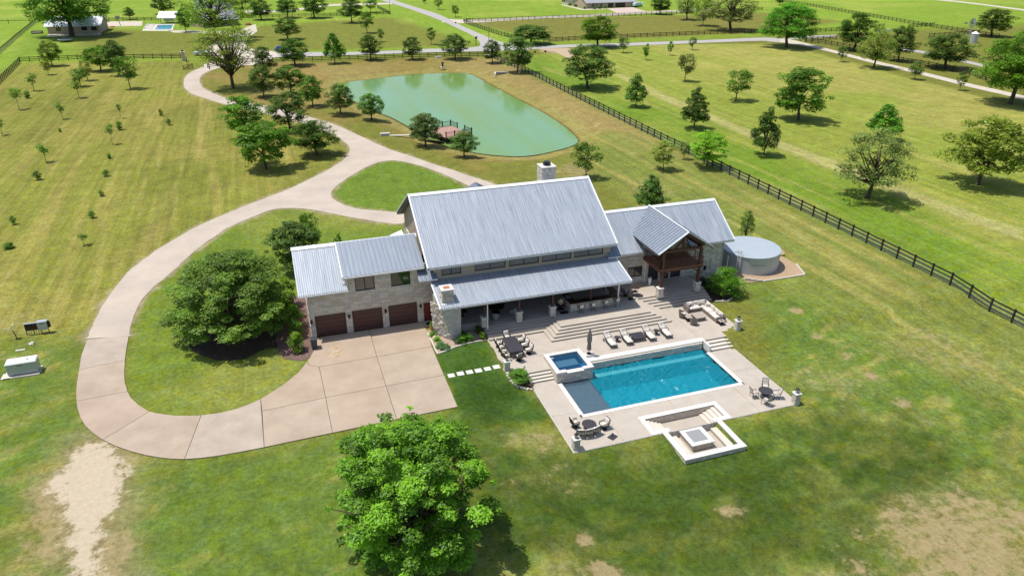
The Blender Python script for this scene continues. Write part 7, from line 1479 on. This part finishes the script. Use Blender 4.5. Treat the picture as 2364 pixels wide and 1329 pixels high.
# street furniture
def lamp(px, py, h, label, arm=1.6):
    t = thing('street_lamp', label, 'lamp post', G(px, py)); part(MB().tube([(0, 0, 0), (0, 0, h)], [.11, .07], 8), 'pole', M_brown, t); part(MB().tube([(0, 0, h-.2), (-arm*.4, 0, h+.7), (-arm, 0, h+.95)], .06, 6), 'arm', M_white, t); part(MB().obox((-arm-.3, 0, h+.95), (1, 0, 0), (0, 1, 0), (0, 0, 1), .4, .14, .07), 'lamp_head', M_white, t)
lamp(1129, 111, 7.2, 'curved white street lamp on a dark pole at the road bend'); lamp(901, 34, 8, 'tall dark lamp pole at the top beside the country road', .8)
mbx = thing('mailbox', 'black mailbox on a post at the road bend', 'mailbox', G(1099, 106)); part(MB().box(-.09, .09, -.09, .09, 0, 2.4), 'post', M_brown, mbx); part(MB().box(-.35, .35, -.25, .25, 2.3, 2.8).box(-.2, .5, -.3, -.1, 2.8, 3.1), 'box', M_iron, mbx)
for i, (px, py) in enumerate(((1052, 54.5), (1235, 122), (1259, 121))): solo(MB().lathe((0, 0, 0), [(.4, 0), (.42, .3), (.25, .55), (.1, .6)], 10), 'marker_stone', M_iron, ['dark round marker at the ranch lane entrance', 'dark round marker at the dirt entrance, left one', 'dark round marker at the dirt entrance, right one'][i], 'marker', G(px, py))
# entrance pillars and well by the gate
ep = thing('gate_pillar', 'pale stone gate pillar with cap at the driveway entrance', 'pillar', G(425, 141)); part(MB().box(-.45, .45, -.45, .45, 0, 2.6), 'shaft', M_stoneD, ep); part(MB().box(-.65, .65, -.65, .65, 2.6, 2.8), 'cap', M_stoneB, ep); part(MB().box(-.3, .3, -.3, .3, 2.8, 3.2), 'lantern', M_iron, ep)
for i, (px, py) in enumerate(((432, 146), (484, 161))): solo(MB().box(-.12, .12, -.12, .12, 0, 1.9), 'gate_post', M_brown, ['dark gate post left of the driveway', 'dark gate post right of the driveway'][i], 'post', G(px, py))
# windmill
wg = G(2235, 88); wmz = onY(2236, 54, wg.y).z; wt = thing('windmill', 'metal farm windmill with vane beyond the lane oaks', 'windmill', wg); tw = MB()
for sx in (-1, 1):
    for sy in (-1, 1): tw.bar((sx*.9, sy*.9, 0), (sx*.12, sy*.12, wmz), .09)
for z_ in (1.2, 2.6, 4): w = .9-.78*z_/wmz; tw.bar((-w, -w, z_), (w, -w, z_), .06).bar((w, -w, z_), (w, w, z_), .06).bar((w, w, z_), (-w, w, z_), .06).bar((-w, w, z_), (-w, -w, z_), .06)
part(tw, 'tower', M_greymetal, wt); wc = Vector((-.25, -.5, wmz))
for k in range(18):
    a = k*math.pi/9; r_ = Vector((math.cos(a), 0, math.sin(a))); tn = Vector((-math.sin(a), .35, math.cos(a))).normalized(); part(MB().add([wc+r_*.5-tn*.08, wc+r_*.5+tn*.08, wc+r_*1.75+tn*.22, wc+r_*1.75-tn*.22], [(0, 1, 2, 3)]), 'blade', M_greymetal, wt)
part(MB().tube([wc+Vector((0, -.1, 0)), wc+Vector((0, .5, 0))], .2, 8), 'hub', M_iron, wt); part(MB().bar(wc, wc+Vector((-2.6, .6, .05)), .06).add([wc+Vector((-1.9, .45, -.25)), wc+Vector((-3.2, .75, -.35)), wc+Vector((-3.2, .75, .45)), wc+Vector((-1.9, .45, .3))], [(0, 1, 2, 3)]), 'tail_vane', M_greymetal, wt)
sg_ = thing('storage_tank', 'upright galvanised tank right below the windmill', 'tank', G(2246, 99)); part(MB().lathe((0, 0, 0), [(1.3, 0), (1.3, 3.2)], 18), 'tank_body', M_greymetal, sg_, smooth=False); part(MB().lathe((0, 0, 3.2), [(1.4, 0), (.3, .7), (.05, .75)], 18), 'tank_roof', M_white, sg_)
for i, (px, py, s) in enumerate(((1978, 97, 1.2), (1996, 94, .9), (2048, 74, 1.1), (2030, 76, .8))): solo(MB().box(-s, s, -.5, .5, .1, .9).box(-s*.9, s*.9, -.4, .4, .9, 1.2), 'white_trough', M_white, ['white trough behind the yellowish lane tree', 'smaller white trough behind the lane tree', 'white tank among the far lane trees', 'small white box among the far lane trees'][i], 'trough', G(px, py))
# pond: dock, headwall, feeder, bench, culvert pipe
DZ = .25
dk = thing('wooden_dock', 'reddish timber dock with black railings over the pond', 'dock', (33, 139.5, DZ))
def DP(px, py): return P(px, py, DZ)
c0_, c1_, c2_, c3_ = DP(1028, 311), DP(1086, 299), DP(1060, 291), DP(1024, 300)
ux = (P(1089, 309, DZ)-P(1030, 319, DZ)); LX = ux.length; ux.normalize(); uy = Vector((-ux.y, ux.x, 0)); oo = P(1030, 319, DZ); LY = 8.0
n_ = 34
for k in range(n_):
    w_ = LX/n_; part(MB().obox(oo+ux*(w_*(k+.5))+uy*LY/2, ux, uy, (0, 0, 1), w_/2-.01, LY/2, .03), 'plank', mat('weathered_red_planks', (.40, .24, .19), .85, vary=.25, scale=2), dk, world=True)
part(MB().obox(oo+ux*LX/2+uy*LY/2-Vector((0, 0, .22)), ux, uy, (0, 0, 1), LX/2-.05, LY/2-.05, .17), 'dock_frame', M_brown, dk, world=True)
rlm = MB()
def rail_run(a, b_, nseg):
    a = Vector(a); b_ = Vector(b_)
    for i in range(nseg+1):
        p = a.lerp(b_, i/nseg); part(MB().box(p.x-.09, p.x+.09, p.y-.09, p.y+.09, DZ-1.6, DZ+1.25), 'rail_post', M_iron, dk, world=True)
    rlm.bar(a+Vector((0, 0, 1.0)), b_+Vector((0, 0, 1.0)), .1, .06); rlm.bar(a+Vector((0, 0, .15)), b_+Vector((0, 0, .15)), .05)
    m = int((b_-a).length/.16)
    for k in range(m): p = a.lerp(b_, k/m); rlm.bar(p+Vector((0, 0, .15)), p+Vector((0, 0, 1.0)), .025)
rail_run(oo, oo+ux*LX, 3); rail_run(oo+ux*LX, oo+ux*LX+uy*2.6, 1); rail_run(oo+ux*LX+uy*5.4, oo+ux*LX+uy*LY, 1); rail_run(oo+uy*LY, oo+ux*LX+uy*LY, 3); part(rlm, 'railing', M_iron, dk, world=True)
ga = oo-ux*.1+uy*1.5; gb = P(965, 313, .1); rp_ = MB(); rp_.bar(ga, gb, 2.0, .12); part(rp_, 'ramp', M_brown, dk, world=True); part(MB().bar(P(1000, 327, -.5), P(1025, 330, -.7), .35, .5), 'abutment', M_brown, dk, world=True)
solo(MB().bar(P(899, 313, .08), P(948, 312, .08), .7, .1), 'dock_walk', M_tread, 'narrow pale footpath leading to the dock', 'footpath'); solo(MB().box(-.9, .9, -.35, .35, 0, .4).box(-.95, .95, -.4, .4, .4, .5), 'stone_bench', M_tread, 'white stone bench at the start of the dock path', 'bench', G(889, 313))
fe = thing('pond_pump', 'small pump with white base on the far pond bank', 'pump', G(1022, 158)); part(MB().box(-.5, .5, -.4, .4, 0, .5), 'base', M_white, fe); part(MB().lathe((0, 0, .5), [(.25, 0), (.3, .5), (.15, .8), (.4, .95), (.4, 1.2), (.1, 1.3)], 10), 'pump_body', M_iron, fe)
hw1 = thing('culvert_headwall', 'white concrete culvert headwall on the embankment by the pond', 'culvert', G(1144, 177)); part(MB().bar((0, 0, .3), (.6, 2.4, .3), .3, .9).bar((.6, 2.4, .5), (4.4, 2.2, .4), .3, .7), 'headwall', M_white, hw1); part(MB().box(1, 3.6, 1.0, 2.2, -.1, .5), 'culvert_mouth', M_mulch, hw1)
hw2 = thing('drain_box', 'black and white drain box under the oak at the fence corner', 'drain', G(1128, 135)); part(MB().box(-.9, .9, -.6, .6, 0, .9), 'drain_body', M_iron, hw2); part(MB().box(-1, 1, -.7, .7, .9, 1.05), 'drain_lid', M_white, hw2)
solo(MB().box(-1, 1, -.3, .3, 0, .5), 'valve_cover', M_white, 'pale concrete block at the fence foot behind the pond', 'block', G(1012, 134))
print('objects', len(bpy.data.objects))
